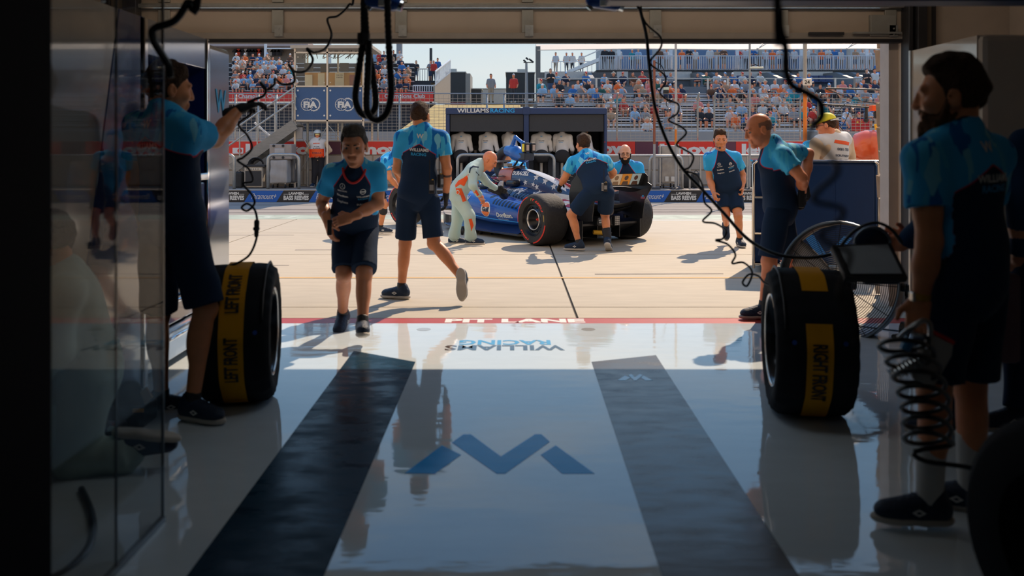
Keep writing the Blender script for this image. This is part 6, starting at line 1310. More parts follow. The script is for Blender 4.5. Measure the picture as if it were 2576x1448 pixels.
# the runner
J = pose(12.6, pel=(1834, 480, .05), nck=(1813, 385, -.06), head=(1812, 353, -.10), sR=(1784, 397, -.02), sL=(1850, 395, -.02), eR=(1785, 448, .06), eL=(1868, 440, .12), wR=(1796, 486, -.12), wL=(1867, 474, -.02), hR=(1820, 484, .04), hL=(1848, 484, .04), kR=(1826, 540, -.10), kL=(1857, 545, -.18), aR=(1827, 566, .25), aL=(1861, 602, .0), tR=(0, -.55, -1), tL=(.05, -1, 0))
Cc = person('crew man running towards the garage wearing a headset microphone', J, skin='tan', hair='brown', hstyle='quiff', eyes=True, v=.012, hv=.006, face=(-.08, -1, -.15), foot_up={'R': (0, -1, .4)}, hscale=1.12, girth=1.08, shortlen=.72, curl=(.9, .9), seed=7, hem=.12)
chest_print(Cc); L = Cc['L']; MB().tube([L(.083, .0, -.01), L(.08, .06, -.06), L(.03, .115, -.075)], .0035, 5).lathe(L(.02, .118, -.075), Cc['FR'][0], [(0, -.016), (.013, -.008), (.013, .008), (0, .016)], 10).build('headset_microphone', M_BLACK, Cc['root'])
# the bald man leaning, hands behind his back
J = pose(7.45, pel=(1966, 528), nck=(1943, 366), head=(1909, 328), sL=(1972, 394, -.17), sR=(1984, 382, .17), eL=(2016, 446, -.26), eR=(2034, 386, .32), wL=(2020, 484, -.06), wR=(2024, 468, .12), hL=(1956, 536, -.09), hR=(1966, 534, .09), kL=(1935, 656, -.10), kR=(1985, 656, .12), aL=(1921, 770, -.08), aR=(1994, 765, .18), tL=(-1, -.12, 0), tR=(-1, .1, 0))
D = person('balding crew man in profile leaning left, gloved hands behind his back', J, skin='red', hair='brown', hstyle='fringe', eyes=True, gloves='LR', v=.009, face=(-.93, -.12, -.32), hscale=1.12, shortlen=.93, curl=(.8, .8), dirs={'L': (.15, .2, -1), 'R': (.1, -.2, -1)}, seed=8, hem=.12)
MB().box(P(2016, 500, 7.3), (.05, .03, .14)).build('tool_pouch', M_BLACK, D['root'], bevel=.006)
# the man in pale overalls bending over the cockpit
J = pose(13.0, pel=(1152, 480), nck=(1206, 414), head=(1231, 404), sR=(1188, 430, -.18), sL=(1196, 422, .18), eR=(1190, 468, -.30), eL=(1224, 458, .26), wR=(1206, 491, -.14), wL=(1249, 474, .40), hR=(1150, 494, -.10), hL=(1153, 490, .10), kR=(1181, 543, -.20), kL=(1152, 546, .05), aR=(1184, 598, -.06), aL=(1141, 597, .10), tR=(1, -.12, 0), tL=(1, 0, 0))
E = person('bald crew man in pale overalls with orange patches bending over the cockpit', J, top='suit', bottom=None, skin='red', bald=True, eyes=True, gloves='L', v=.012, hv=.006, face=(.80, -.25, -.54), up=(.4, 0, .9), hem=.5, hscale=1.12, curl=(.4, .75), dirs={'R': (.5, .1, -.85), 'L': (1, .2, -.3)}, seed=4)
pp = E['shirt']
for pts in (((1180, 437), (1176, 452), (1168, 468), (1158, 463), (1146, 471), (1145, 465), (1153, 454), (1166, 447)), ((1147, 473), (1161, 473), (1168, 490), (1174, 504), (1165, 507), (1159, 490), (1149, 485)), ((1180, 549), (1188, 548), (1192, 566), (1186, 581), (1184, 566)), ((1195, 478), (1200, 477), (1206, 489), (1201, 493))): px_patch(E, 'overall_patch', M_ORANGE, pts, 12.85, E['bvh'], pp)
px_patch(E, 'roundel', M_PRINT, [(1152+4.5*math.cos(k*.52), 483+6*math.sin(k*.52)) for k in range(12)], 12.85, E['bvh'], pp, .008); px_patch(E, 'roundel_centre', M_ORANGE, [(1152+3*math.cos(k*.52), 483+4*math.sin(k*.52)) for k in range(12)], 12.85, E['bvh'], pp, .011)
px_patch(E, 'sleeve_lettering', M_BLACK, [(1197, 431), (1199, 431), (1206, 441), (1204, 442)], 12.8, E['bvh'], pp)
px_patch(E, 'shoulder_trim', M_NAVY, [(1180, 434), (1182, 422), (1190, 416), (1204, 419), (1204, 422), (1191, 420), (1185, 424), (1183, 435)], 12.8, E['bvh'], pp)
MB().tube([P(1208, 499, 12.8), P(1222, 503, 12.75)], .006, 6).build('tool', M_STEEL, E['root'])
t_ = thing('hand_tool', 'black hand blower held against the fuel port on the car flank', 'tool', P(1245, 480, 13.7)); vv, ff = SD().cone(P(1232, 476, 13.5), P(1258, 484, 13.5), .035, .045, .02).cone(P(1262, 484, 13.55), P(1268, 490, 13.7), .06, .07, .03).mesh(.008); mesh_obj('body', vv, ff, M_BLACK, t_, smooth=True); MB().cyl(P(1230, 476, 13.47), P(1236, 478, 13.47), .022, n=10).build('grip_cap', M_SDARK, t_)
# the mechanic pushing at the rear wheel
J = pose(12.1, pel=(1506, 478, -.10), nck=(1475, 390, .15), head=(1467, 364, .22), sL=(1440, 408, .10), sR=(1521, 404, .10), eL=(1421, 447, .16), eR=(1543, 434, .20), wL=(1411, 463, .38), wR=(1530, 448, .42), hL=(1484, 486, -.12), hR=(1526, 486, -.12), kL=(1437, 540, .06), kR=(1522, 540, .12), aL=(1456, 611, .0), aR=(1528, 604, -.05), tL=(-1, .25, 0), tR=(.22, .8, -.5))
F = person('crew man seen from behind pushing the car by its rear wheel, black ankle brace', J, skin='tan', hair='brown', hstyle='short', gloves='LR', v=.011, hv=.006, face=(-.42, .9, -.12), foot_up={'R': (0, .5, .85)}, hscale=1.08, girth=1.1, shortlen=.78, curl=(.6, .6), dirs={'L': (-.25, .7, -.6), 'R': (-.2, .8, -.4)}, seed=2, hem=.08)
back_print(F, .74); radio(F, P(1523, 470, 11.84), (0, -1, 0)); j = F['j']
vv, ff = SD().cone(j['aR']-(j['aR']-j['kR'])*.02, j['aR']+(j['kR']-j['aR'])*.52, .052, .062, .01, clip=[(j['aR']+(j['kR']-j['aR'])*.46, (j['kR']-j['aR']).normalized())]).mesh(.01, wrinkle(.003, 40, 2)); mesh_obj('ankle_brace', vv, ff, M_GLOVE, F['root'], smooth=True)
MB().box(P(1516, 470, 11.83), (.03, .012, .1)).build('key_clip', M_STEEL, F['root'], bevel=.003)
# the bearded man with glasses behind the rear wing
J = pose(14.35, pel=(1580, 478, .25), nck=(1573, 412, -.03), head=(1572, 386, -.10), sR=(1541, 423, 0), sL=(1606, 421, 0), eR=(1534, 462, -.02), eL=(1614, 462, -.02), wR=(1546, 482, -.16), wL=(1602, 482, -.16), hR=(1566, 486, .25), hL=(1594, 486, .25), kR=(1566, 530, .10), kL=(1594, 530, .10), aR=(1566, 569, .28), aL=(1594, 569, .28), tR=(0, -1, 0), tL=(0, -1, 0))
Gg = person('bald bearded crew man with black glasses leaning behind the rear wing', J, skin='pale', bald=True, hair='dark', beard=('dark', .0), eyes=True, v=.013, hv=.007, face=(-.06, -1, -.22), hscale=1.15, girth=1.18, seed=6); chest_print(Gg); glasses(Gg)
# scrutineer in the yellow cap, and the man beyond him
J = pose(11.4, pel=(2092, 448), nck=(2099, 343), head=(2079, 316, -.02), sL=(2054, 362, -.10), sR=(2130, 354, .10), eL=(2044, 414, -.12), eR=(2142, 410, .14), wL=(2052, 458, .06), wR=(2134, 455, .28), hL=(2074, 455, -.05), hR=(2110, 455, .05), kL=(2072, 545, -.04), kR=(2110, 545, .06), aL=(2074, 628, 0), aR=(2112, 626, .08), tL=(-.6, .8, 0), tR=(-.4, .9, 0))
H = person('official with bright yellow cap and white lettered vest over beige overalls', J, top='beige', bottom='trousers', skin='red', hair='brown', hstyle='crop', eyes=True, v=.012, hv=.008, face=(-.86, .42, -.2), hscale=1.14, girth=1.1, botmat=M_BEIGE, seed=11)
vo, vb = vest(H, mat('vest_white', (.68, .67, .66), .7), .046, .0)
u, r, f, j, Ls = H['u'], H['r'], H['f'], H['j'], H['Ls']; o = j['pel']-f*.16; M_NPR = MATS['navy_print']
for s_, c_, w_ in (('0081-TEX', .70, .20), ('SCRUTINEER P', .55, .235), ('TYRE', .44, .12)): text(s_, 'back_lettering', M_NPR, o+u*Ls*c_+r*.02, r, u, w=w_, parent=vo, bold=.02, surf=vb, lift=.004)
flat([[(-.2, -.06), (.2, -.06), (.2, .055), (-.2, .055)]], 'vest_band', M_ORANGE, o+u*Ls*.27, r, u, vo, surf=vb, lift=.004); flat([[(-.12, -.012), (.12, -.03), (.14, .012), (-.1, .03)]], 'vest_flash', M_ORANGE, o+u*Ls*.86, r, u, vo, surf=vb, lift=.004)
text('FIA', 'back_lettering', M_PRINT, o+u*Ls*.27, r, u, w=.16, parent=vo, surf=vb, lift=.008)
def cap(I, m, k=1.):
    L, FR = I['L'], I['FR']; S = SD().ell(L(0, -.012, .050), (.086*k, .106*k, .092*k), FR, .01, clip=[(L(0, 0, .045), -FR[2]+FR[1]*-.12)]); vv, ff = S.mesh(.008); o = mesh_obj('cap', vv, ff, m, I['root'], smooth=True)
    S = SD().ell(L(0, .10, .042), (.072*k, .085*k, .013), FR, .01, clip=[(L(0, .07, .04), -FR[1])]); vv, ff = S.mesh(.007); mesh_obj('cap_peak', vv, ff, m, o, smooth=True)
    MB().tube([L(.087*k*math.cos(a_), -.012+.106*k*math.sin(a_), .044) for a_ in [3.6+k_*.3 for k_ in range(8)]], .009, 6).build('cap_strap', M_PRINT, o, smooth=True); return o
cap(H, mat('cap_yellow', srgb(226, 212, 40), .6), 1.14); glasses(H)
J = pose(12.4, pel=(2066, 450), nck=(2080, 352), head=(2094, 322, .02), sL=(2032, 368, -.05), sR=(2108, 366, .05), eL=(2022, 420), eR=(2112, 420), wL=(2030, 460, .1), wR=(2106, 460, .1), hL=(2050, 455), hR=(2082, 455), kL=(2050, 535), kR=(2082, 535), aL=(2050, 606), aR=(2082, 606), tL=(-.3, 1, 0), tR=(.2, 1, 0))
I_ = person('crew man in cyan and navy shirt half hidden behind the yellow capped official', J, skin='pale', hair='ginger', v=.013, hv=.009, face=(.4, .9, 0), hscale=1.05, seed=12); back_print(I_)
# marshal with the white helmet
J = pose(24.2, pel=(800, 394), nck=(799, 353), head=(799, 339), sR=(784, 359), sL=(818, 359), eR=(772, 378, .06), eL=(831, 378, .06), wR=(787, 391, .12), wL=(816, 391, .12), hR=(793, 397), hL=(808, 397), kR=(792, 432), kL=(807, 432), aR=(789, 461), aL=(806, 461), tR=(-.2, -1, 0), tL=(.2, -1, 0))
Mm = person('marshal in white helmet, mirrored goggles and white and orange vest, hands behind', J, top='beige', bottom='trousers', skin='red', bald=True, v=.016, hv=.009, face=(.1, -1, 0), hscale=.88, girth=.92, seed=13)
L, FR = Mm['L'], Mm['FR']; vv, ff = SD().ell(L(0, -.01, .055), (.105, .12, .10), FR, .01, clip=[(L(0, 0, .045), -FR[2])]).mesh(.012); he = mesh_obj('helmet', vv, ff, mat('helmet_white', srgb(200, 215, 225), .35), Mm['root'], smooth=True)
MB().tube([L(-.085, .02, .04), L(-.075, .03, -.06), L(0, .06, -.13), L(.075, .03, -.06), L(.085, .02, .04)], .013, 6).build('chin_strap', M_BLACK, he)
vv, ff = SD().ell(L(0, .078, .012), (.07, .035, .028), FR, .01).mesh(.008); mesh_obj('goggles', vv, ff, mat('gold_lens', (.8, .65, .25), .1, 1.), Mm['root'], smooth=True)
vo, vb = vest(Mm, MATS['vest_white'], .042, .0); u, r, f, j, Ls = Mm['u'], Mm['r'], Mm['f'], Mm['j'], Mm['Ls']; o = j['pel']+f*.17
for c_, h_ in ((.36, .05), (.10, .06)): flat([[(-.2, -h_), (.2, -h_), (.2, h_), (-.2, h_)]], 'vest_band', M_ORANGE, o+u*Ls*c_, -r, u, vo, surf=vb, lift=.004)
for s_, c_, w_ in (('MARSHAL', .82, .17), ('PIT LANE', .62, .14), ('FIA OFFICIAL', .52, .2), ('FORMULA', .23, .24)): text(s_, 'vest_lettering', M_ORANGE if c_ > .8 else M_NPR, o+u*Ls*c_, -r, u, w=w_, parent=vo, bold=.03, surf=vb, lift=.004)
# bending at the front wheel; two beyond the cockpit
J = pose(14.4, pel=(936, 440), nck=(985, 394), head=(1003, 388), sR=(970, 408, -.18), sL=(980, 402, .18), eR=(980, 446, -.25), eL=(1000, 440, .15), wR=(1003, 474, -.10), wL=(1014, 472, .10), hR=(938, 450, -.09), hL=(942, 446, .09), kR=(967, 514, -.16), kL=(960, 510, .12), aR=(957, 571, -.06), aL=(928, 566, .15), tR=(1, -.1, 0), tL=(1, .1, 0))
O = person('crew man bent over the front wheel with black knee brace, behind the walking men', J, skin='tan', hair='dark', gloves='LR', v=.013, hv=.007, face=(.8, .2, -.6), up=(.5, 0, .8), seed=14, curl=(.6, .6)); j = O['j']
vv, ff = SD().cone(j['kR']+(j['hR']-j['kR'])*.28, j['kR']+(j['aR']-j['kR'])*.3, .078, .068, .02).mesh(.011); mesh_obj('knee_brace', vv, ff, M_GLOVE, O['root'], smooth=True)
for k in range(3): px_patch(O, 'sleeve_stripe', M_PRINT, [(974+3*k, 424-k), (976+3*k, 424-k), (979+3*k, 417-k), (977+3*k, 417-k)], 14.1, O['bvh'], O['shirt'])
J = pose(16.9, pel=(1318, 462), nck=(1290, 410), head=(1275, 389), sL=(1280, 420, -.15), sR=(1312, 414, .15), eL=(1262, 446, -.12), eR=(1325, 446, .2), wL=(1258, 470, .05), wR=(1300, 470, .2), hL=(1308, 466, -.05), hR=(1326, 466, .05), kL=(1306, 508, -.05), kR=(1326, 508, .05), aL=(1308, 542), aR=(1328, 542), tL=(-1, .2, 0), tR=(-1, .2, 0))
Pp = person('crew man with headphones behind the blue cooling blower', J, skin='tan', hair='brown', v=.014, hv=.009, face=(-.8, .45, -.25), seed=15); L, FR = Pp['L'], Pp['FR']
b = MB().tube([L(.095*math.cos(k*.3927), -.01, .02+.118*math.sin(k*.3927)) for k in range(9)], .012, 6)
for s in (-1, 1): b.cyl(L(s*.07, -.005, -.005), L(s*.105, -.005, -.005), .042, n=12)
b.build('headphones', M_BLACK, Pp['root'])
J = pose(16.2, pel=(1228, 480), nck=(1232, 424), head=(1229, 402), sR=(1208, 434), sL=(1256, 434), eR=(1200, 468), eL=(1264, 464), wR=(1214, 490, -.1), wL=(1254, 488, -.1), hR=(1216, 486), hL=(1240, 486), kR=(1214, 522), kL=(1240, 522), aR=(1214, 552), aL=(1240, 552), tR=(0, -1, 0), tL=(0, -1, 0))
Qq = person('crew man crouching beyond the cockpit, only a cyan shoulder showing', J, skin='tan', hair='dark', v=.014, hv=.009, face=(.1, -1, -.3), seed=16)
# inside the garage: the man reaching up on the left
J = pose(4.72, pel=(434, 560), nck=(416, 286), head=(424, 228, .02), sL=(350, 320, .13), sR=(474, 326, -.10), eL=(340, 450, .18), eR=(541, 350, .16), wL=(362, 570, .26), wR=(600, 276, .33), hL=(402, 575, .05), hR=(466, 575, -.04), kL=(398, 790, .10), kR=(516, 776, -.05), aL=(406, 1000, .16), aR=(484, 1008, -.07), tL=(.8, .25, 0), tR=(.82, -.35, 0))
Jm = person('crew man on the left reaching up with a gloved hand for a cable', J, skin='tan', hair='brown', hstyle='short', gloves='R', v=.009, face=(.80, .58, -.12), hscale=1.14, girth=1.04, shortlen=.95, curl=(.4, .55), dirs={'R': (.85, .3, .35)}, nrm={'R': (.1, .1, -1)}, seed=17, hem=.11)
back_print(Jm)
# the bearded man on the right with the coiled hose
J = pose(3.4, pel=(2428, 720), nck=(2408, 336), head=(2393, 246), sL=(2326, 402, -.10), sR=(2496, 386, .12), eL=(2338, 606, -.14), eR=(2474, 570, .42), wL=(2314, 752, -.12), wR=(2400, 640, .48), hL=(2388, 742, -.05), hR=(2462, 738, .07), kL=(2350, 985, -.03), kR=(2440, 975, .12), aL=(2338, 1250, -.06), aR=(2442, 1222, .12), tL=(-1, .12, 0), tR=(-.9, .42, 0))
K = person('bearded crew man in tall white socks on the right holding an air gun', J, skin='tan', hair='brown', hstyle='quiff', beard=('ginger', .03), v=.009, hv=.0045, face=(-.90, .40, -.08), hscale=1.17, girth=1.04, shortlen=.86, socks=.21, curl=(.85, .5), dirs={'L': (-.12, .0, -1)}, nrm={'L': (.5, .8, 0)}, seed=18, hem=.12)
back_print(K); j = K['j']
d = (j['wL']-j['eL']).normalized(); MB().lathe(j['wL']-d*.012, d, [(.034, -.012), (.037, 0), (.034, .012)], 20).build('wristband', mat('band_yellow', srgb(190, 140, 40), .5), K['root']); MB().box(j['wL']-d*.012+Vector((-.034, -.012, 0)), (.012, .034, .034)).build('watch', mat('watch_face', (.6, .58, .54), .2, .5), K['root'], bevel=.004)
# behind him a man with the tablet; at the right edge a man in a blue jacket
M_JACK = fabric('blue_jacket', srgb(24, 54, 88), .2)
J = pose(4.45, pel=(2392, 680), nck=(2388, 366), head=(2396, 292), sL=(2374, 404, -.17), sR=(2388, 400, .17), eL=(2346, 540, -.20), eR=(2360, 540, .20), wL=(2276, 612, -.06), wR=(2286, 596, .14), hL=(2388, 690, -.09), hR=(2392, 690, .09), kL=(2378, 880, -.09), kR=(2392, 880, .09), aL=(2386, 1040, -.08), aR=(2398, 1030, .1), tL=(-1, 0, 0), tR=(-1, .1, 0))
Mt = person('man in blue jacket holding a tablet, hidden behind the bearded man', J, top='jacket', bottom='trousers', skin='red', hair='dark', v=.011, face=(-1, .1, -.3), topmat=M_JACK, botmat=M_JEAN, seed=19, curl=(.5, .5), dirs={'L': (-1, .1, .0), 'R': (-1, -.1, 0)}, nrm={'L': (0, 1, .2), 'R': (0, -1, .2)})
J = pose(4.5, pel=(2650, 640), nck=(2645, 320), head=(2650, 240), sL=(2580, 370, -.15), sR=(2700, 360, .15), eL=(2570, 520, -.18), eR=(2720, 520, .2), wL=(2560, 640, -.1), wR=(2700, 640, .2), hL=(2610, 660, -.06), hR=(2680, 660, .06), kL=(2570, 860, -.05), kR=(2660, 860, .1), aL=(2560, 1030, -.1), aR=(2650, 1030, .1), tL=(-1, -.1, 0), tR=(-1, 0, 0))
Lr = person('man in dark blue jacket and jeans cut off by the right picture edge', J, top='jacket', bottom='trousers', skin='tan', hair='dark', v=.012, face=(-1, .2, 0), topmat=M_JACK, botmat=M_JEAN, seed=20, girth=1.1)
MB().box(P(2540, 800, 4.3), (.09, .05, .42)).build('hanging_cloth', mat('cloth_plum', (.16, .09, .11), .9), Lr['root'], bevel=.02)
# kneeling in the dark behind the clear screen
J = pose(4.0, pel=(228, 935), nck=(165, 690), head=(130, 610), sL=(160, 735, -.18), sR=(172, 728, .18), eL=(150, 880, -.22), eR=(150, 870, .22), wL=(90, 960, -.10), wR=(95, 955, .15), hL=(220, 955, -.09), hR=(226, 950, .09), kL=(190, 1165, -.10), kR=(110, 980, .12), aL=(328, 1136, -.06), aR=(118, 1150, .18), tL=(1, .05, -.12), tR=(-1, 0, 0))
Rk = person('crew man in pale overalls kneeling on the floor behind the clear screen', J, top='suit', bottom=None, skin='tan', hair='dark', v=.011, face=(-.9, .3, -.3), hem=.5, foot_up={'L': (-.12, 0, -1)}, seed=21, curl=(.6, .6))
# ---------------------------------------------------------------- garage furniture
M_GLW = mat('gloss_white_panel', (.46, .40, .34), .12, var=.02, coat=.8); M_GLN = mat('gloss_navy_panel', srgb(24, 54, 104), .10, var=.03, coat=.8); M_SILV = mat('silver_blue_panel', (.40, .45, .52), .10, .75, var=.03); M_DEEP = mat('deep_blue_panel', srgb(10, 40, 110), .4)
XL = -2.13
def py_of(z, Y): return HZ+(HC-z)*FPX/Y
lp = thing('wall_partition', 'glossy white and navy partition with chrome end cabinet along the left side', 'partition', (XL, 5.2, 0))
zt = 2.14
def wallpoly(name, m, pts, th=.05, x=XL): return MB().prism([(x, y, z) for y, z in pts], (-th, 0, 0)).build(name, m, lp, bevel=.004)
wallpoly('white_panel', M_GLW, [(2.6, 0), (4.35, 0), (4.95, zt), (2.6, zt)]); wallpoly('navy_panel', M_GLN, [(4.36, 0), (5.28, 0), (5.28, zt), (4.96, zt)])
MB().bb(XL-.02, XL+.012, 5.27, 5.33, 0, zt).bb(XL-.02, XL+.012, 6.36, 6.41, 0, zt).build('edge_post', M_CHROME, lp, bevel=.01)
wallpoly('header_panel', M_SILV, [(5.33, 1.93), (6.36, 1.93), (6.36, zt), (5.33, zt)]); MB().bb(XL-.5, XL-.45, 5.28, 6.45, 0, zt).build('recess_back', M_DEEP, lp); MB().bb(XL-.45, XL, 5.24, 5.28, 0, zt).bb(XL-.45, XL, 6.36, 6.40, 0, zt).build('recess_side', M_DEEP, lp)
MB().bb(XL-.45, XL+.02, 5.33, 6.36, 1.16, 1.21).build('worktop', M_SILV, lp, bevel=.01)
for k in range(5):
    o = MB().bb(XL-.43, XL-.002, 5.34, 6.35, .06+.22*k, .265+.22*k).build('drawer', M_GLN if k else M_SILV, lp, bevel=.008); MB().tube([(XL+.0, 5.55, .21+.22*k), (XL+.035, 5.58, .21+.22*k), (XL+.035, 6.12, .21+.22*k), (XL+.0, 6.15, .21+.22*k)], .013, 8).build('handle', M_CHROME, o, smooth=True)
MB().bb(XL-.45, XL, 6.41, 6.92, 0, zt-.02).build('end_cabinet', M_SILV, lp, bevel=.04)
text('W', 'lettering', M_CYANP, (XL, 6.68, 1.72), (0, 1, 0), (0, 0, 1), w=.24, h=.17, parent=lp, bold=.02, lift=.004)
XR = 3.0; rp_ = thing('wall_partition', 'glossy off-white partition behind the bearded man on the right', 'partition', (XR, 6.3, 0))
MB().bb(XR, XR+.06, 5.9, 6.87, 0, 2.11).build('side_panel', M_GLW, rp_, bevel=.004); MB().bb(XR, 4.25, 5.84, 5.92, 0, 2.11).build('end_panel', M_GLW, rp_, bevel=.05); MB().bb(3.55, 3.56, 5.835, 5.84, 0, 2.1).build('joint', M_SDARK, rp_)
MB().bb(XR-.012, XR+.07, 6.86, 6.89, 0, 2.11).build('edge_trim', M_ALU, rp_)
bm_ = thing('overhead_beam', 'dark navy overhead gantry beam across the top right', 'beam', (1.8, 4.0, 2.03)); MB().bb(.42, 3.6, 3.95, 4.12, 2.025, 2.2).build('beam', M_SNAVY, bm_, bevel=.01)
MB().bb(.42, .5, 3.97, 4.1, 2.2, 3.3).bb(3.2, 3.28, 3.97, 4.1, 2.2, 3.3).build('hanger', M_DKM, bm_)
for y in (1.2, 4.6):  # added fill panels, out of view overhead, to brighten the interior
    cl_ = thing('ceiling_fill_panel', 'flat ceiling lamp panel above the garage floor, %s' % ('nearer one' if y < 2 else 'farther one'), 'lamp', (0, y, 3.24), 'added ceiling fill panels'); MB().bb(-.62, .62, y-.32, y+.32, 3.25, 3.3).build('housing', M_DKM, cl_); MB().bb(-.6, .6, y-.3, y+.3, 3.24, 3.25).build('diffuser', mat('fill_diffuser_%d' % int(y), (.8, .8, .8), .6, var=0, emit=(.86, .95, 1, .7 if y < 2 else 2.3)), cl_)
M_FILL_STRIP = mat('fill_strip_diffuser', (.8, .8, .8), .6, var=0, emit=(1, .80, .62, 5.5))  # added warm fill, out of view, to brighten the door header and front wall
for i, x in enumerate((-2.55, -.85, .85, 2.55)):
    t_ = thing('door_lamp', 'slim warm fill strip added under the ceiling, aimed at the door, %s from left' % ('first', 'second', 'third', 'fourth')[i], 'lamp', (x, 6.5, 3.2), 'door lamps'); T = Matrix.Rotation(math.radians(-62), 3, 'X')
    MB().box((x, 6.5, 3.12), (1.2, .16, .05), M=T.inverted()).build('housing', M_DKM, t_); c_ = Vector((x, 6.5, 3.12))+T.inverted() @ Vector((0, 0, -.028)); q_ = [c_+T.inverted() @ Vector((a, b_, 0)) for a, b_ in ((-.58, -.07), (-.58, .07), (.58, .07), (.58, -.07))]; MB().add(q_, [(0, 1, 2, 3)]).build('diffuser', M_FILL_STRIP, t_)
    MB().cyl((x-.5, 6.5, 3.14), (x-.5, 6.5, 3.3), .012, n=8).build('hanger', M_DKM, t_); MB().cyl((x+.5, 6.5, 3.14), (x+.5, 6.5, 3.3), .012, n=8).build('hanger', M_DKM, t_)
# dark rack and clear screen in the left foreground
rk = thing('equipment_rack', 'black equipment rack out of focus at the left edge', 'rack', (-1.6, 2.15, 0)); MB().bb(-2.2, -1.15, 2.0, 2.30, 0, 2.4).build('cabinet', mat('rack_black', (.006, .006, .008), .85, spec=.1), rk, bevel=.02)
for k in range(7): MB().bb(-2.15, -1.17, 1.985, 2.0, .12+.3*k, .38+.3*k).build('rack_panel', mat('rack_panel', (.008, .008, .010), .8, spec=.12), rk, bevel=.006)
sc = thing('clear_screen', 'clear plastic screen standing on the floor in the left foreground', 'screen', (-1.3, 3.0, 0)); MB().bb(-1.304, -1.296, 2.32, 3.40, .02, 1.98).build('pane', thin_glass('clear_acrylic', (.80, .80, .79), .03, .32), sc)
MB().bb(-1.305, -1.295, 3.40, 3.406, 0, 1.985).bb(-1.31, -1.29, 2.32, 3.406, 0, .02).build('edge_strip', mat('clear_edge', (.16, .17, .18), .15), sc); MB().bb(-1.304, -1.296, 3.0, 3.004, .02, 1.98).build('panel_joint', mat('clear_edge', 0), sc)
# ---------------------------------------------------------------- front tyres in their heating blankets
M_BLK = fabric('blanket_black', (.014, .016, .020), .15); M_BYEL = fabric('blanket_yellow', srgb(214, 150, 24), .08)
def blanket_tyre(name, label, c, ax, side, w, txt, up_read, segs=((-72, 112),)):
    t_ = thing(name, label, 'tyre', (c.x, c.y, 0)); ax = Vector(ax).normalized(); r_ = c.z; h = w/2; up = Vector((0, 0, 1)); fr_ = ax.cross(up).normalized()
    if fr_.y > 0: fr_ = -fr_
    b = MB().lathe(c, ax, [(.235, -h+.03), (.25, -h+.005), (.30, -h-.006), (r_-.03, -h+.0), (r_-.008, -h+.03), (r_-.002, -h+.09), (r_-.002, h-.09), (r_-.008, h-.03), (r_-.03, h), (.30, h+.006), (.25, h-.005), (.235, h-.03)], 72)
    for i, q in enumerate(b.v):
        v = Vector(q)-c; a = math.atan2(v.dot(up), v.dot(fr_)); rad = (v-ax*v.dot(ax)); k = 1+(.006+.012*(abs(v.dot(ax)) > h-.04))*math.sin(a*23+v.dot(ax)*9)+.006*math.sin(a*11+1+v.dot(ax)*17)+.004*math.sin(a*37+v.dot(ax)*31)-.007*max(0, math.cos(a*9))**8
        n_ = c+ax*v.dot(ax)+rad*k; b.v[i] = (n_.x, n_.y, max(.002, n_.z))
    cv = b.build('blanket', M_BLK, t_, smooth=True)
    def on(a, lat, e=.006): return c+ax*lat+(fr_*math.cos(a)+up*math.sin(a))*(r_+e+.004*math.sin(a*11+1))
    n = 40; hw = .063; st_ = None
    for a0, a1 in [(math.radians(p_), math.radians(q_)) for p_, q_ in segs]:
        sb = MB()
        for k in range(n):
            p, q = a0+(a1-a0)*k/n, a0+(a1-a0)*(k+1)/n; v = [on(p, -hw), on(q, -hw), on(q, hw), on(p, hw)]; v = [Vector((x.x, x.y, max(.003, x.z))) for x in v]
            if (v[1]-v[0]).cross(v[3]-v[0]).dot(v[0]-c) < 0: v = v[::-1]
            sb.add(v, [(0, 1, 2, 3)])
        o_ = sb.build('yellow_band', M_BYEL, t_); st_ = st_ or o_
    lr = ax if ax.x > 0 else -ax
    for (mid, L_) in txt[1]:
        m0 = math.radians(mid)
        if up_read: bd = lambda u_, w_: on(m0+u_/r_, 0, .010)+lr*(-w_)
        else: bd = lambda u_, w_: on(m0-u_/r_, 0, .010)+lr*w_
        TXT.pop(('k',), None); v, f, d = text_geo(txt[0], .03, 1., 0.); v2, f2 = tess([(q[0]*L_/d[0], q[1]*.072/d[1]) for q in v], f, .03)
        mesh_obj('band_lettering', [bd(a, b_) for a, b_ in v2], f2, M_BLACK, st_)
    rm = MB().lathe(c, ax*side, [(.240, h-.028), (.236, h-.015), (.228, h-.02), (.215, h-.07), (.20, h-.12), (.12, h-.15), (.0, h-.15)], 48).build('rim', mat('rim_dark_gloss', (.02, .024, .03), .22, .6), t_, smooth=True)
    MB().lathe(c, ax*side, [(.240, h-.02), (.243, h-.008), (.237, h-.004), (.231, h-.014)], 56).build('rim_lip', mat('rim_lip', (.5, .48, .46), .2, .9), rm, smooth=True)
    for k in range(6): a = k*1.047; q = c+ax*side*(h-.125)+(fr_*math.cos(a)+up*math.sin(a))*.06; MB().bar(q, q+(fr_*math.cos(a)+up*math.sin(a))*.14, .03, .02).build('spoke', MATS['rim_dark_gloss'], rm)
    for s in (-1, 1): q = on(math.radians(10), s*.12, .002); MB().cyl(q, q+(q-c).normalized()*.004, .012, n=10).build('blue_tag', mat('tag_blue', srgb(20, 70, 150), .5), cv)
    MB().tube([on(a_, -side*-h*.82, .006) for a_ in [k*.1745 for k in range(2, 13)]], .006, 6).build('draw_cord', M_BLACK, cv, smooth=True)
    return t_
cL = G(606, 1003); cL = Vector((cL.x-.0, cL.y, .372)); blanket_tyre('tyre_warmer', 'left front tyre standing in a black and yellow heating blanket by the left man', cL, (.989, .15, 0), 1, .37, ('LEFT FRONT', [(-12, .24), (44, .24)]), True)
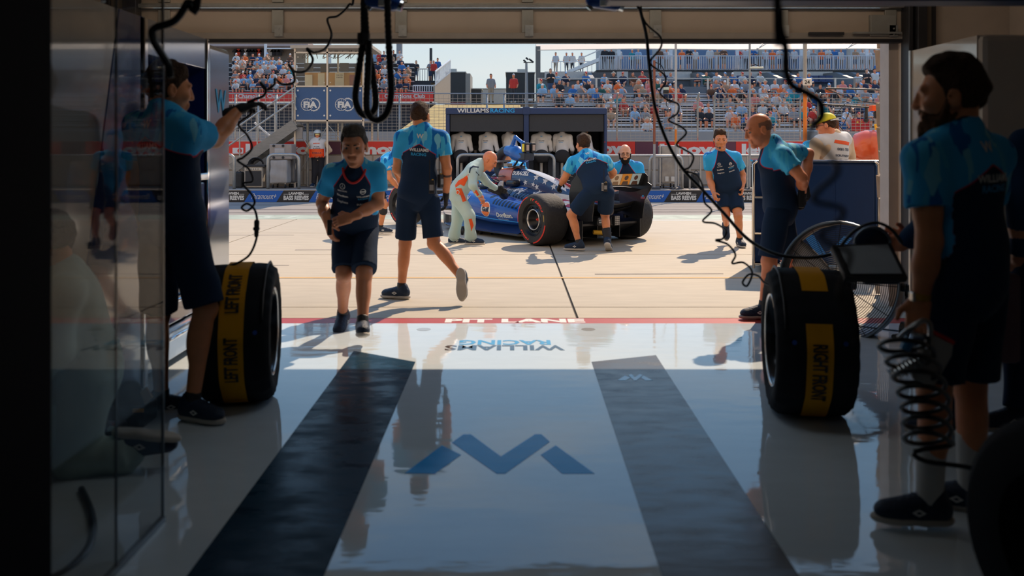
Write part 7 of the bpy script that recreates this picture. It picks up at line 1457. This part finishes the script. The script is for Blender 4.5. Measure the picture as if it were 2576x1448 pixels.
cR = G(2030, 1036); cR = Vector((cR.x, cR.y, .375)); blanket_tyre('tyre_warmer', 'right front tyre standing in a black and yellow heating blanket before the fan', cR, (-.989, .146, 0), 1, .385, ('RIGHT FRONT', [(-14, .30)]), False, ((-72, 24), (52, 112)))
t_ = thing('tyre_warmer', 'dark tyre cut off by the bottom right corner of the picture', 'tyre', (1.56, 2.45, 0)); MB().lathe((1.60, 2.45, .34), (.9, .3, 0), [(.2, -.17), (.3, -.18), (.335, -.15), (.34, 0), (.335, .15), (.3, .18), (.2, .17)], 48).build('blanket', M_BLK, t_, smooth=True); MB().lathe((1.60, 2.45, .34), (.9, .3, 0), [(.2, -.17), (.19, -.1), (.0, -.1)], 32).build('rim', MATS['rim_dark_gloss'], t_)
# ---------------------------------------------------------------- floor fan
fc = P(2115, 708, 6.9); fa = Vector((-.62, -.77, .14)).normalized(); a_, b_, _ = frame(fa); RF = .445
fn = thing('floor_fan', 'large black drum fan with wire grille and pale blades beside the right tyre', 'fan', (fc.x, fc.y, 0))
MB().lathe(fc, fa, [(RF-.01, -.05), (RF, -.04), (RF, .07), (RF+.004, .08), (RF-.012, .078), (RF-.014, -.04)], 56).build('drum', mat('fan_drum', (.02, .021, .024), .35), fn, smooth=True); MB().lathe(fc, fa, [(RF+.004, .078), (RF+.008, .084), (RF, .092), (RF-.006, .084)], 56).build('front_hoop', mat('fan_hoop', (.18, .22, .26), .35, .8), fn, smooth=True)
g_ = MB()
for k in range(27): rr = .07+.0143*k; g_.tube([fc+fa*(.12-.06*(rr/RF)**2)+(a_*math.cos(t*.131)+b_*math.sin(t*.131))*rr for t in range(40)], .0026, 4, closed=True)
for k in range(12): t = k*.5236; g_.tube([fc+fa*(.115-.06*(rr/RF)**2)+(a_*math.cos(t)+b_*math.sin(t))*rr for rr in (.06, .2, .32, RF)], .003, 4)
o = g_.build('grille', M_BLACK, fn); o['kind'] = 'stuff'
for k in range(3):
    t0 = k*2.094+.5; secs = []
    for i in range(7):
        rr = .07+.055*i; ch = .10+.15*math.sin(min(1, i/5)*1.57); tw = .75-.05*i; ra = a_*math.cos(t0)+b_*math.sin(t0); tg = -a_*math.sin(t0)+b_*math.cos(t0); ctr = fc+ra*rr
        d_ = tg*math.cos(tw)+fa*math.sin(tw); secs.append([ctr+d_*ch/2, ctr+d_*ch/4+fa*.02, ctr+fa*.025, ctr-d_*ch/4+fa*.02, ctr-d_*ch/2, ctr-d_*ch/4+fa*.012, ctr+fa*.016, ctr+d_*ch/4+fa*.012])
    MB().loft(secs).build('blade', mat('fan_blade', (.40, .34, .30), .4), fn, smooth=True)
MB().lathe(fc, fa, [(.0, .135), (.05, .135), (.058, .12), (.058, .08)], 24).build('hub', M_BLACK, fn, smooth=True)
MB().box(fc-fa*.1, (.12, .2, .1)).build('motor', M_DKM, fn, bevel=.02)
rr_ = Vector((0, 0, 1)).cross(fa).normalized()
for s in (-1, 1):
    q = fc+rr_*s*(RF+.03); MB().tube([q+Vector((0, 0, .02)), Vector((q.x, q.y, .12))-fa*.04, Vector((q.x, q.y, .03))-fa*.10+fa*.25, Vector((q.x, q.y, .025))+fa*.32], .017, 8).build('leg', M_BLACK, fn); MB().cyl(q, q-rr_*s*.05, .03, n=12).build('pivot', M_BLACK, fn); MB().tube([q-Vector((0, 0, .05)), Vector((q.x, q.y, .03))-fa*.25], .015, 8).build('leg', M_BLACK, fn)
    w_ = Vector((q.x, q.y, .065))-fa*-.06; MB().cyl(w_-rr_*.025, w_+rr_*.025, .062, n=20).build('wheel', M_BLACK, fn, bevel=.008); MB().cyl(w_-rr_*.028, w_+rr_*.028, .025, n=14).build('wheel_hub', M_ALU, fn)
MB().tube([Vector(((fc+rr_*-(RF+.03)).x, (fc+rr_*-(RF+.03)).y, .03))-fa*.25, Vector(((fc+rr_*(RF+.03)).x, (fc+rr_*(RF+.03)).y, .03))-fa*.25], .015, 8).build('cross_bar', M_BLACK, fn)
# ---------------------------------------------------------------- navy roller cabinet outside
YC = 9.9; x0, x1, zc = sx_(1898, YC), sx_(2204, YC), sz_(402, YC)
cb = thing('roller_cabinet', 'big navy flight cabinet with rounded chrome edges outside, right of the doorway', 'cabinet', ((x0+x1)/2, YC, 0)); M_CABN = mat('cabinet_navy', srgb(10, 44, 88), .4, var=.05, spec=.3)
MB().bb(x0+.28, x1-.02, YC+.01, YC+.75, .10, zc-.015).build('body', M_CABN, cb, bevel=.05); MB().bb(x0+.02, x0+.30, YC+.12, YC+.75, .10, zc-.015).build('shelf_side', M_CABN, cb, bevel=.01); MB().bb(x0, x1, YC-.005, YC+.76, zc-.03, zc).build('top', mat('cabinet_top', srgb(40, 60, 90), .08, coat=1.), cb, bevel=.014)
MB().bb(sx_(2100, YC), x1-.06, YC+.004, YC+.012, .14, zc-.06).build('door_panel', M_CABN, cb, bevel=.004)
for x in (x0+.012, x1-.012): MB().tube([(x, YC, .05), (x, YC, zc-.05), (x+(.04 if x < 3 else -.04), YC, zc-.012)], .017, 10).build('edge_tube', mat('chrome_edge', (.75, .68, .60), .12, 1.), cb, smooth=True)
for py in (498, 590, 668): MB().tube([(x0+.01, YC, sz_(py, YC)), (x0+.30, YC+.02, sz_(py, YC))], .014, 8).build('shelf_rail', MATS['chrome_edge'], cb); MB().bb(x0+.02, x0+.30, YC+.02, YC+.7, sz_(py, YC)-.012, sz_(py, YC)).build('shelf', M_CABN, cb)
fw2 = lambda pts: [[(sx_(a, YC), sz_(b, YC)) for a, b in pts]]
flat(fw2(((2021, 591), (2048, 591), (2078, 640), (2054, 640)))+fw2(((2080, 640), (2104, 640), (2140, 596), (2120, 591))), 'emblem', mat('emblem_blue', srgb(40, 120, 200), .4, var=0), (0, YC+.006, 0), (1, 0, 0), (0, 0, 1), cb, lift=.004)
for x in (x0+.12, x1-.12):
    for y in (YC+.12, YC+.62): MB().cyl((x-.02, y, .052), (x+.02, y, .052), .05, n=16).build('castor', M_BLACK, cb); MB().bb(x-.015, x+.015, y-.02, y+.02, .06, .12).build('castor_fork', M_ALU, cb)
t2 = thing('roller_cabinet', 'second navy cabinet with white letter just visible beside the stone pier', 'cabinet', (sx_(2225, 10.2), 10.2, 0)); MB().bb(sx_(2207, 10.2), sx_(2400, 10.2), 10.2, 10.9, .08, sz_(408, 10.2)).build('body', M_CABN, t2, bevel=.03); text('S', 'lettering', M_WHITE, (sx_(2210, 10.2)+.03, 10.2, sz_(455, 10.2)), (1, 0, 0), (0, 0, 1), h=.07, parent=t2)
for x in (sx_(2215, 10.2), sx_(2390, 10.2)): MB().cyl((x-.02, 10.5, .045), (x+.02, 10.5, .045), .045, n=14).build('castor', M_BLACK, t2)
cb.rotation_euler = (0, 0, -.22)
# gear beyond the cabinet: two striped drums, orange camera rig, boom poles
for i, (px, rad) in enumerate(((2192, .21), (2220, .215))):
    c = P(px, 368, 11.9); t_ = thing('striped_drum', 'round orange and grey banded vessel behind the cabinet, %s' % ('left one' if i == 0 else 'right one beside the stone pier'), 'drum', (c.x, c.y, 0), 'striped drums')
    ax = Vector((.88, -.47, 0)).normalized(); MB().lathe(c, ax, [(rad*.3, -.26), (rad*.8, -.2), (rad, -.08), (rad*1.02, .02)], 36).build('shell', mat('drum_orange', srgb(226, 92, 44), .25, coat=.6), t_, smooth=True); MB().lathe(c, ax, [(rad*1.02, .02), (rad*.98, .06), (rad*.86, .10)], 36).build('band', MATS['drum_orange'], t_, smooth=True); MB().lathe(c, ax, [(rad*.86, .10), (rad*.6, .145), (rad*.3, .165), (0, .17)], 36).build('cap', mat('drum_grey', srgb(120, 140, 142), .35, coat=.4), t_, smooth=True)
    MB().bb(c.x-.12, c.x+.12, c.y+.0, c.y+.2, 0, c.z-rad*.7).build('stand', M_DKM, t_)
def pole(label, px, Y, py0, py1, r_, segs):
    t_ = thing('boom_pole', label, 'pole', (sx_(px, Y), Y, 0 if Y < 22 else .30)); z_ = 0 if Y < 22 else .30
    for a, c, m in segs: MB().cyl((sx_(px, Y), Y, sz_(c, Y) if c < 900 else z_), (sx_(px, Y), Y, sz_(a, Y)), r_, n=10).build('tube', m, t_)
    MB().lathe((sx_(px, Y), Y, z_), (0, 0, 1), [(0, 0), (.16, 0), (.15, .03), (r_, .05)], 16).build('base', M_DKM, t_); return t_
M_RUST = mat('rust_tube', srgb(150, 84, 56), .6); M_ORT = mat('orange_tube', srgb(232, 130, 40), .45); M_GRT = mat('grey_tube', (.34, .33, .31), .45)
t_ = pole('boom pole with a white 24 sign and orange lower tube behind the cabinet', 2025, 13., 100, 390, .028, [(95, 235, M_GRT), (235, 395, M_ORT), (395, 999, M_GRT)])
sg = MB().bb(sx_(2019, 12.95), sx_(2042, 12.95), 12.93, 12.96, sz_(215, 12.95), sz_(197, 12.95)).build('sign_plate', mat('sign_white', (.72, .71, .68), .4), t_, bevel=.012); text('24', 'lettering', M_BLACK, (sx_(2030.5, 12.93), 12.93, sz_(206.5, 12.95)), (1, 0, 0), (0, 0, 1), h=.055, parent=sg, lift=.003)
MB().tube([P(2025, 215, 13), P(2035, 230, 13), P(2060, 250, 13), P(2068, 262, 13)], .012, 6).build('stay', M_GRT, t_)
for a, c in (((2078, 222), (2222, 226)), ((2070, 262), (2222, 272))): MB().cyl(P(*a, 13), P(*c, 13.4), .012, n=8).build('boom_arm', M_BLACK, t_)
MB().tube(spline([P(2078, 224, 13), P(2110, 236, 13.1), P(2150, 250, 13.2), P(2190, 258, 13.3), P(2222, 262, 13.3)], 5), .007, 6).tube(spline([P(2125, 262, 13), P(2105, 290, 13), P(2118, 315, 13), P(2135, 285, 13), P(2140, 268, 13)], 6), .006, 6).tube(spline([P(2110, 315, 13), P(2125, 335, 13), P(2115, 340, 13)], 5), .006, 6).build('boom_cable', M_BLACK, t_)
MB().cyl(P(2179, 268, 13.3), P(2179, 296, 13.3), .02, .03, 10).build('hung_gun', M_BLACK, t_); MB().lathe(P(2179, 302, 13.3), (0, -1, 0), [(0, .03), (.03, .02), (.04, 0), (.03, -.03)], 12).build('hung_gun_head', M_BLACK, t_)
pole('pale boom pole with orange foot tube, left of the running man', 1700, 22.8, 100, 470, .030, [(95, 325, mat('cream_tube', (.55, .50, .44), .5)), (325, 362, M_ORT), (362, 999, M_GRT)])
pole('rust coloured boom pole rising behind the long dark hose', 1646, 22.8, 150, 470, .032, [(152, 362, M_RUST), (362, 999, M_GRT)])
t_ = pole('slim grey boom pole with a pale lamp box, under the balcony', 1886, 22.8, 112, 470, .026, [(95, 999, M_GRT)])
MB().box(P(1903, 170, 22.7), (.33, .08, .04)).build('lamp_box', mat('lamp_pale', (.75, .74, .55), .4), t_, bevel=.01); MB().tube([P(1888, 168, 22.8), P(1900, 162, 22.8), P(1912, 168, 22.8)], .012, 6).build('lamp_arm', M_BLACK, t_)
t_ = thing('overhead_camera', 'small lamp and camera head hung from the rust coloured boom pole', 'camera', P(1675, 226, 22.7)); MB().box(P(1675, 223, 22.7), (.14, .1, .07)).build('lamp', mat('lamp_lit_green', (.6, .66, .5), .3), t_, bevel=.01); MB().box(P(1675, 231, 22.7), (.13, .12, .08)).build('body', M_BLACK, t_, bevel=.01); MB().tube(spline([P(1672, 240, 22.7), P(1679, 248, 22.7), P(1676, 262, 22.7), P(1680, 270, 22.7)], 4), .01, 6).build('lead', M_BLACK, t_); MB().tube(spline([P(1675, 220, 22.7), P(1673, 190, 22.7), P(1664, 165, 22.75), P(1647, 156, 22.8)], 5), .012, 6).build('cable', M_BLACK, t_)
t_ = thing('camera_rig', 'orange hooded camera rig with yellow strap on a slim stand by the stone pier', 'camera', (sx_(2205, 12.2), 12.2, 0)); MB().box(P(2205, 272, 12.2), (.16, .12, .075)).build('hood', M_ORANGE, t_, bevel=.01); MB().box(P(2204, 289, 12.2), (.06, .06, .09)).build('gimbal', M_BLACK, t_, bevel=.01); MB().cyl(P(2204, 296, 12.2), (sx_(2204, 12.2), 12.2, 0), .014, n=8).build('stand', M_GRT, t_); MB().tube([P(2202, 312, 12.15), P(2208, 340, 12.15)], .02, 8).build('strap', mat('strap_yellow', srgb(236, 200, 60), .6), t_)
# ---------------------------------------------------------------- hoses and cables
M_HOSE = mat('hose_black', (.010, .011, .014), .35, var=.1)
def cable(label, pts, r_, cat='cable', name='hanging_cable', n=7, group=None): 
    q = [P(a, b, y) for a, b, y in pts]; q = ([Vector((q[0].x, q[0].y, 3.29))] if pts[0][1] < 20 else [])+q; return tag(MB().tube(spline(q, n), r_, 8).build(name, M_HOSE, smooth=True), label, cat, group)
cable('black cable hanging blurred at the top left before the door panels', [(500, -60, 3.2), (472, 5, 3.2), (440, 52, 3.2), (388, 72, 3.2), (386, 100, 3.2), (408, 138, 3.2), (424, 165, 3.2), (428, 195, 3.2)], .014)
cable('black coiled cable drooping from the top to the left man\'s glove', [(890, -30, 5.6), (878, 12, 5.6), (850, 40, 5.6), (824, 48, 5.6), (834, 88, 5.5), (818, 122, 5.5), (790, 132, 5.4), (772, 122, 5.4), (787, 150, 5.4), (770, 178, 5.3), (742, 180, 5.3), (728, 164, 5.25), (740, 188, 5.2), (738, 208, 5.2), (710, 212, 5.2), (692, 198, 5.15), (690, 212, 5.1), (670, 226, 5.1), (655, 208, 5.05), (668, 222, 5.05), (664, 240, 5.05), (640, 250, 5.05), (622, 258, 5.05)], .0075, name='coiled_cable')
cable('thin black lead curling from the glove down to the left tyre blanket', [(622, 258, 5.05), (632, 285, 5.05), (600, 312, 5.05), (622, 340, 5.05), (634, 372, 5.05), (612, 396, 5.05), (598, 404, 5.05), (626, 425, 5.05), (636, 455, 5.0), (612, 462, 5.0), (634, 490, 5.0), (640, 512, 5.0), (622, 530, 5.0), (608, 522, 5.0), (622, 512, 5.0), (640, 526, 5.0), (647, 556, 5.0), (645, 600, 5.0), (628, 640, 5.0), (600, 660, 5.0), (578, 668, 5.0)], .0065, name='coiled_cable')
q = P(645, 575, 5.0); t_ = thing('cable_plug', 'black inline plug on the thin lead above the left tyre', 'plug', q); vv, ff = SD().cone(P(646, 558, 5.0), P(645, 592, 5.0), .015, .012, .01).mesh(.004); mesh_obj('plug_body', vv, ff, M_BLACK, t_, smooth=True); MB().lathe(q, (0, 0, 1), [(.017, -.008), (.019, 0), (.017, .008)], 12).build('plug_ring', M_DKM, t_)
def corr(pts, r_, n=14):
    q = spline([P(a, b, y) for a, b, y in pts], n); return q, [r_*(1.12 if i % 2 else .94) for i in range(len(q))]
t_ = thing('hanging_hose_loops', 'thick ribbed black air hose hanging in loops from the top centre', 'hose', P(930, 20, 4.6))
for pts in ([(915, -40, 4.6), (915, 40, 4.6), (914, 95, 4.6), (902, 180, 4.6), (894, 245, 4.6), (906, 282, 4.6), (928, 290, 4.6), (945, 262, 4.6), (938, 190, 4.6), (924, 110, 4.6), (918, 30, 4.6), (916, -40, 4.6)], [(974, -40, 4.5), (976, 60, 4.5), (980, 150, 4.5), (984, 230, 4.5), (974, 282, 4.5), (952, 302, 4.5), (930, 292, 4.5), (922, 262, 4.5), (926, 180, 4.55), (928, 100, 4.55)]): qq, rr2 = corr(pts, .0165); qq = [Vector((qq[0].x, qq[0].y, 3.29))]+qq; rr2 = [.016]+rr2; MB().tube(qq, rr2, 8).build('hose', M_HOSE, t_, smooth=True)
MB().cyl(P(915, 84, 4.57), P(914, 112, 4.57), .032, n=14).build('hose_clamp', M_BLACK, t_)
cable('long dark hose sweeping from the top across the runner down to the right tyre', [(1600, -40, 5.2), (1612, 30, 5.2), (1626, 90, 5.2), (1634, 170, 5.2), (1648, 270, 5.2), (1680, 360, 5.2), (1718, 425, 5.2), (1760, 470, 5.2), (1820, 535, 5.1), (1880, 600, 5.0), (1950, 638, 4.9), (2030, 648, 4.85), (2090, 640, 4.85)], .0095, 'hose', 'hanging_hose')
cable('thin black coiled lead dropping down the right of the pit stand to the right tyre', [(1612, -30, 5.2), (1620, 50, 5.2), (1660, 92, 5.2), (1662, 120, 5.2), (1638, 150, 5.2), (1640, 165, 5.2), (1668, 185, 5.2), (1675, 205, 5.2), (1660, 232, 5.2), (1680, 252, 5.2), (1706, 262, 5.2), (1704, 285, 5.2), (1682, 302, 5.2), (1712, 318, 5.2), (1726, 335, 5.2), (1702, 362, 5.2), (1718, 374, 5.2), (1744, 392, 5.2), (1735, 420, 5.2), (1718, 428, 5.2), (1752, 440, 5.2), (1768, 470, 5.1), (1772, 508, 5.1), (1790, 530, 5.1), (1768, 556, 5.1), (1800, 562, 5.1), (1826, 580, 5.0), (1818, 600, 5.0), (1800, 604, 5.0), (1830, 614, 5.0), (1850, 640, 5.0), (1842, 662, 5.0), (1870, 660, 5.0), (1892, 684, 4.95), (1880, 718, 4.95), (1868, 710, 4.95), (1884, 690, 4.95), (1908, 694, 4.9), (1925, 712, 4.85), (1960, 722, 4.75)], .0058, name='coiled_cable')
cable('thick dark cable hanging out of focus before the right pit boxes', [(1955, -60, 1.75), (1962, 20, 1.75), (1964, 70, 1.75), (1976, 120, 1.75), (1978, 180, 1.75), (1994, 216, 1.75), (2030, 234, 1.75), (2062, 256, 1.75), (2068, 286, 1.75), (2060, 302, 1.75), (2040, 318, 1.75)], .0075)
cable('faint out of focus coil of cable before the navy cabinet and the fan', [(2040, 318, 1.75), (2042, 326, 1.6), (2040, 330, 1.3), (2032, 350, 1.3), (2078, 380, 1.3), (2108, 430, 1.3), (2060, 480, 1.3), (2048, 505, 1.3), (2118, 525, 1.3), (2110, 556, 1.3), (2064, 590, 1.3), (2100, 620, 1.3), (2140, 640, 1.3), (2110, 740, 1.3), (2125, 790, 1.3), (2150, 860, 1.3)], .0038, name='coiled_cable')
qs = []
for i in range(150):
    t = i/149; n = 7.0; cx = 2268+62*t+22*math.sin(t*3); cy = 850+270*t; a = t*n*6.283; qs.append(P(cx+(66-8*t)*math.cos(a), cy+24*math.sin(a), 3.12+.11*math.sin(a)))
qs = [P(2296, 838, 3.2)]+qs+[P(2300, 1135, 3.1), P(2330, 1160, 3.1), P(2420, 1172, 3.1), P(2600, 1205, 3.0), P(2760, 1230, 3.0)]
tag(MB().tube(spline(qs, 3), .0085, 8).build('coiled_hose', M_HOSE, smooth=True), 'black spiral air hose hanging from the bearded man\'s hand', 'hose')
t_ = thing('air_gun', 'steel air gun held low in the bearded man\'s left hand', 'air gun', P(2290, 850, 3.2)); MB().tube(spline([P(2262, 850, 3.22), P(2290, 826, 3.2), P(2322, 806, 3.2), P(2340, 820, 3.2), P(2336, 880, 3.2), P(2310, 920, 3.18)], 6), .010, 8).build('trigger_guard', M_STEEL, t_, smooth=True); MB().tube([P(2330, 880, 3.2), P(2270, 935, 3.2)], .02, 10).build('barrel', M_ALU, t_)
b = MB()
for k in range(9): b.lathe(P(2318-9*k, 898+5.5*k, 3.19), P(2270, 935, 3.2)-P(2330, 880, 3.2), [(.024, -.004), (.029, 0), (.024, .004)], 14)
o = b.build('spring', M_CHROME, t_); o['kind'] = 'stuff'; MB().cyl(P(2276, 880, 3.15), P(2290, 850, 3.15), .018, n=10).build('blue_sleeve', mat('sleeve_blue', srgb(40, 120, 170), .4), t_)
t_ = thing('hanging_cloth', 'grey cloth pad with red edge hanging beside the bearded man\'s knee', 'cloth', P(2345, 900, 3.22)); MB().prism([P(a, b_, 3.2) for a, b_ in ((2346, 838), (2400, 866), (2396, 896), (2352, 974), (2300, 956), (2292, 935), (2330, 880))], (.0, .02, 0)).build('pad', mat('pad_grey', (.42, .40, .38), .8), t_, bevel=.006); MB().prism([P(a, b_, 3.195) for a, b_ in ((2346, 828), (2404, 858), (2401, 868), (2344, 838))], (0, .028, 0)).build('red_edge', M_RED, t_, bevel=.003)
# tablet on its bracket
t_ = thing('tablet', 'black framed tablet with dim grey screen held at waist height, right', 'tablet', P(2190, 650, 4.2)); scr = [P(2108, 622, 4.15), P(2232, 617, 4.20), P(2268, 690, 4.05), P(2140, 690, 4.0)]; n_ = (scr[1]-scr[0]).cross(scr[3]-scr[0]).normalized(); cc = sum(scr, Vector())/4
MB().prism([cc+(p-cc)*1.22 for p in scr], n_*.03).build('frame', M_BLACK, t_, bevel=.006)
sgn = -1 if n_.y > 0 else 1
MB().prism([p+n_*(.031 if sgn > 0 else -.004) for p in scr], n_*.002*sgn).build('screen', mat('screen_sky_grey', (.36, .40, .43), .35), t_)  # screen colour lightened to stand in for reflected sky
vv, ff = SD().ell(P(2195, 612, 4.28), (.085, .03, .085), None, .01).mesh(.006); mesh_obj('shroud', vv, ff, mat('shroud_navy', srgb(14, 32, 58), .35), t_, smooth=True); MB().tube([P(2195+45*math.cos(k*.35), 612-40*math.sin(k*.35), 4.24) for k in range(10)], .007, 6).build('shroud_rim', MATS['fan_hoop'], t_, smooth=True); MB().tube(spline([P(2110, 625, 4.2), P(2150, 580, 4.2), P(2200, 560, 4.2), P(2240, 575, 4.2), P(2268, 610, 4.25)], 5), .008, 6).build('strap', M_BLACK, t_, smooth=True); MB().box(P(2215, 700, 4.1), (.16, .05, .05)).build('battery', mat('shroud_navy', 0), t_, bevel=.01)
# wheel guns hung at the top
for i, (px, Y) in enumerate(((965, 4.6), (1522, 4.6))):
    t_ = thing('wheel_gun', 'blue wheel gun hung at the top edge, %s' % ('above the hose loops' if i == 0 else 'right of centre'), 'wheel gun', P(px, 0, Y), 'wheel guns at the top'); vv, ff = SD().cone(P(px-32, 2, Y), P(px+25, 6, Y), .035, .045, .02).cone(P(px-20, 0, Y), P(px-26, -50, Y), .025, .025, .02).mesh(.007); mesh_obj('body', vv, ff, mat('gun_blue', srgb(30, 84, 170), .3, coat=.5), t_, smooth=True); MB().cyl(P(px+22, 8, Y), P(px+48, 16, Y), .03, n=14).build('socket', M_CHROME, t_); MB().box(P(px, 8, Y-.04), (.05, .02, .03)).build('label', M_PRINT, t_); MB().cyl(P(px-30, 6, Y), P(px-42, 22, Y), .018, n=10).build('fitting', M_CHROME, t_); MB().tube([P(px-26, -48, Y), Vector((P(px-26, 0, Y).x, Y, 3.29))], .012, 8).build('feed_hose', M_HOSE, t_)
# gear on the floor behind the clear screen
t_ = thing('jack_handle', 'black quick jack with yellow labels on the floor, far left', 'jack', G(250, 1112)); Yj = G(250, 1112).y
vv, ff = SD().cone(P(275, 915, Yj), P(270, 960, Yj), .028, .022, .01).cone(P(270, 960, Yj), P(245, 1090, Yj), .03, .04, .02).box(P(262, 1095, Yj)+Vector((0, 0, .0)), (.08, .09, .05), None, .02, .02).mesh(.008); mesh_obj('body', vv, ff, M_BLACK, t_, smooth=True); MB().box(P(259, 1032, Yj-.04), (.015, .012, .08)).build('label', M_BYEL, t_); MB().box(P(241, 1106, Yj-.10), (.04, .012, .03)).build('label', M_BYEL, t_); MB().cyl(P(285, 1070, Yj-.02), P(280, 1080, Yj-.08), .018, n=10).build('chrome_knob', M_CHROME, t_)
t_ = thing('kneeling_pad_box', 'black domed case with beige panel on the floor by the left man', 'case', G(330, 1062)); Yk = G(330, 1062).y
vv, ff = SD().cone(P(325, 985, Yk), P(325, 1030, Yk), .06, .09, .03, clip=[(Vector((0, 0, .002)), Vector((0, 0, -1)))]).box(P(328, 1040, Yk), (.10, .11, .06), None, .02, .03).mesh(.009); mesh_obj('shell', vv, ff, M_BLACK, t_, smooth=True); MB().prism([P(a, b_, Yk-.115) for a, b_ in ((352, 985), (366, 975), (382, 1000), (364, 1018))], (0, .02, 0)).build('beige_panel', mat('panel_beige', (.45, .36, .28), .5), t_); MB().box(P(348, 1032, Yk-.115), (.05, .012, .016)).build('label', M_BYEL, t_)
cable('black cable lying along the floor at the bottom left', [(205, 1230, 3.7), (230, 1290, 3.45), (232, 1350, 3.25), (210, 1395, 3.12), (160, 1440, 3.0), (80, 1470, 2.9)], .014)
# ---------------------------------------------------------------- look-alikes: say which one, counted from the left
bpy.context.view_layer.update()
ORD = ['first', 'second', 'third', 'fourth', 'fifth', 'sixth', 'seventh', 'eighth', 'ninth', 'tenth', 'eleventh', 'twelfth', 'thirteenth', 'fourteenth', 'fifteenth', 'sixteenth', 'seventeenth', 'eighteenth', 'nineteenth', 'twentieth']
dup_ = {}
for o in C.objects:
    if o.parent is None and 'label' in o: dup_.setdefault(o['label'], []).append(o)
for l, os_ in dup_.items():
    if len(os_) > 1:
        os_.sort(key=lambda o: o.matrix_world.translation.x/max(.5, o.matrix_world.translation.y))
        for i, o in enumerate(os_): o['label'] = l+', %s from left' % ORD[min(i, 19)]
for o in C.objects:
    if 'label' in o and len(o['label'].split()) > 16: print('LONG', len(o['label'].split()), o['label'])
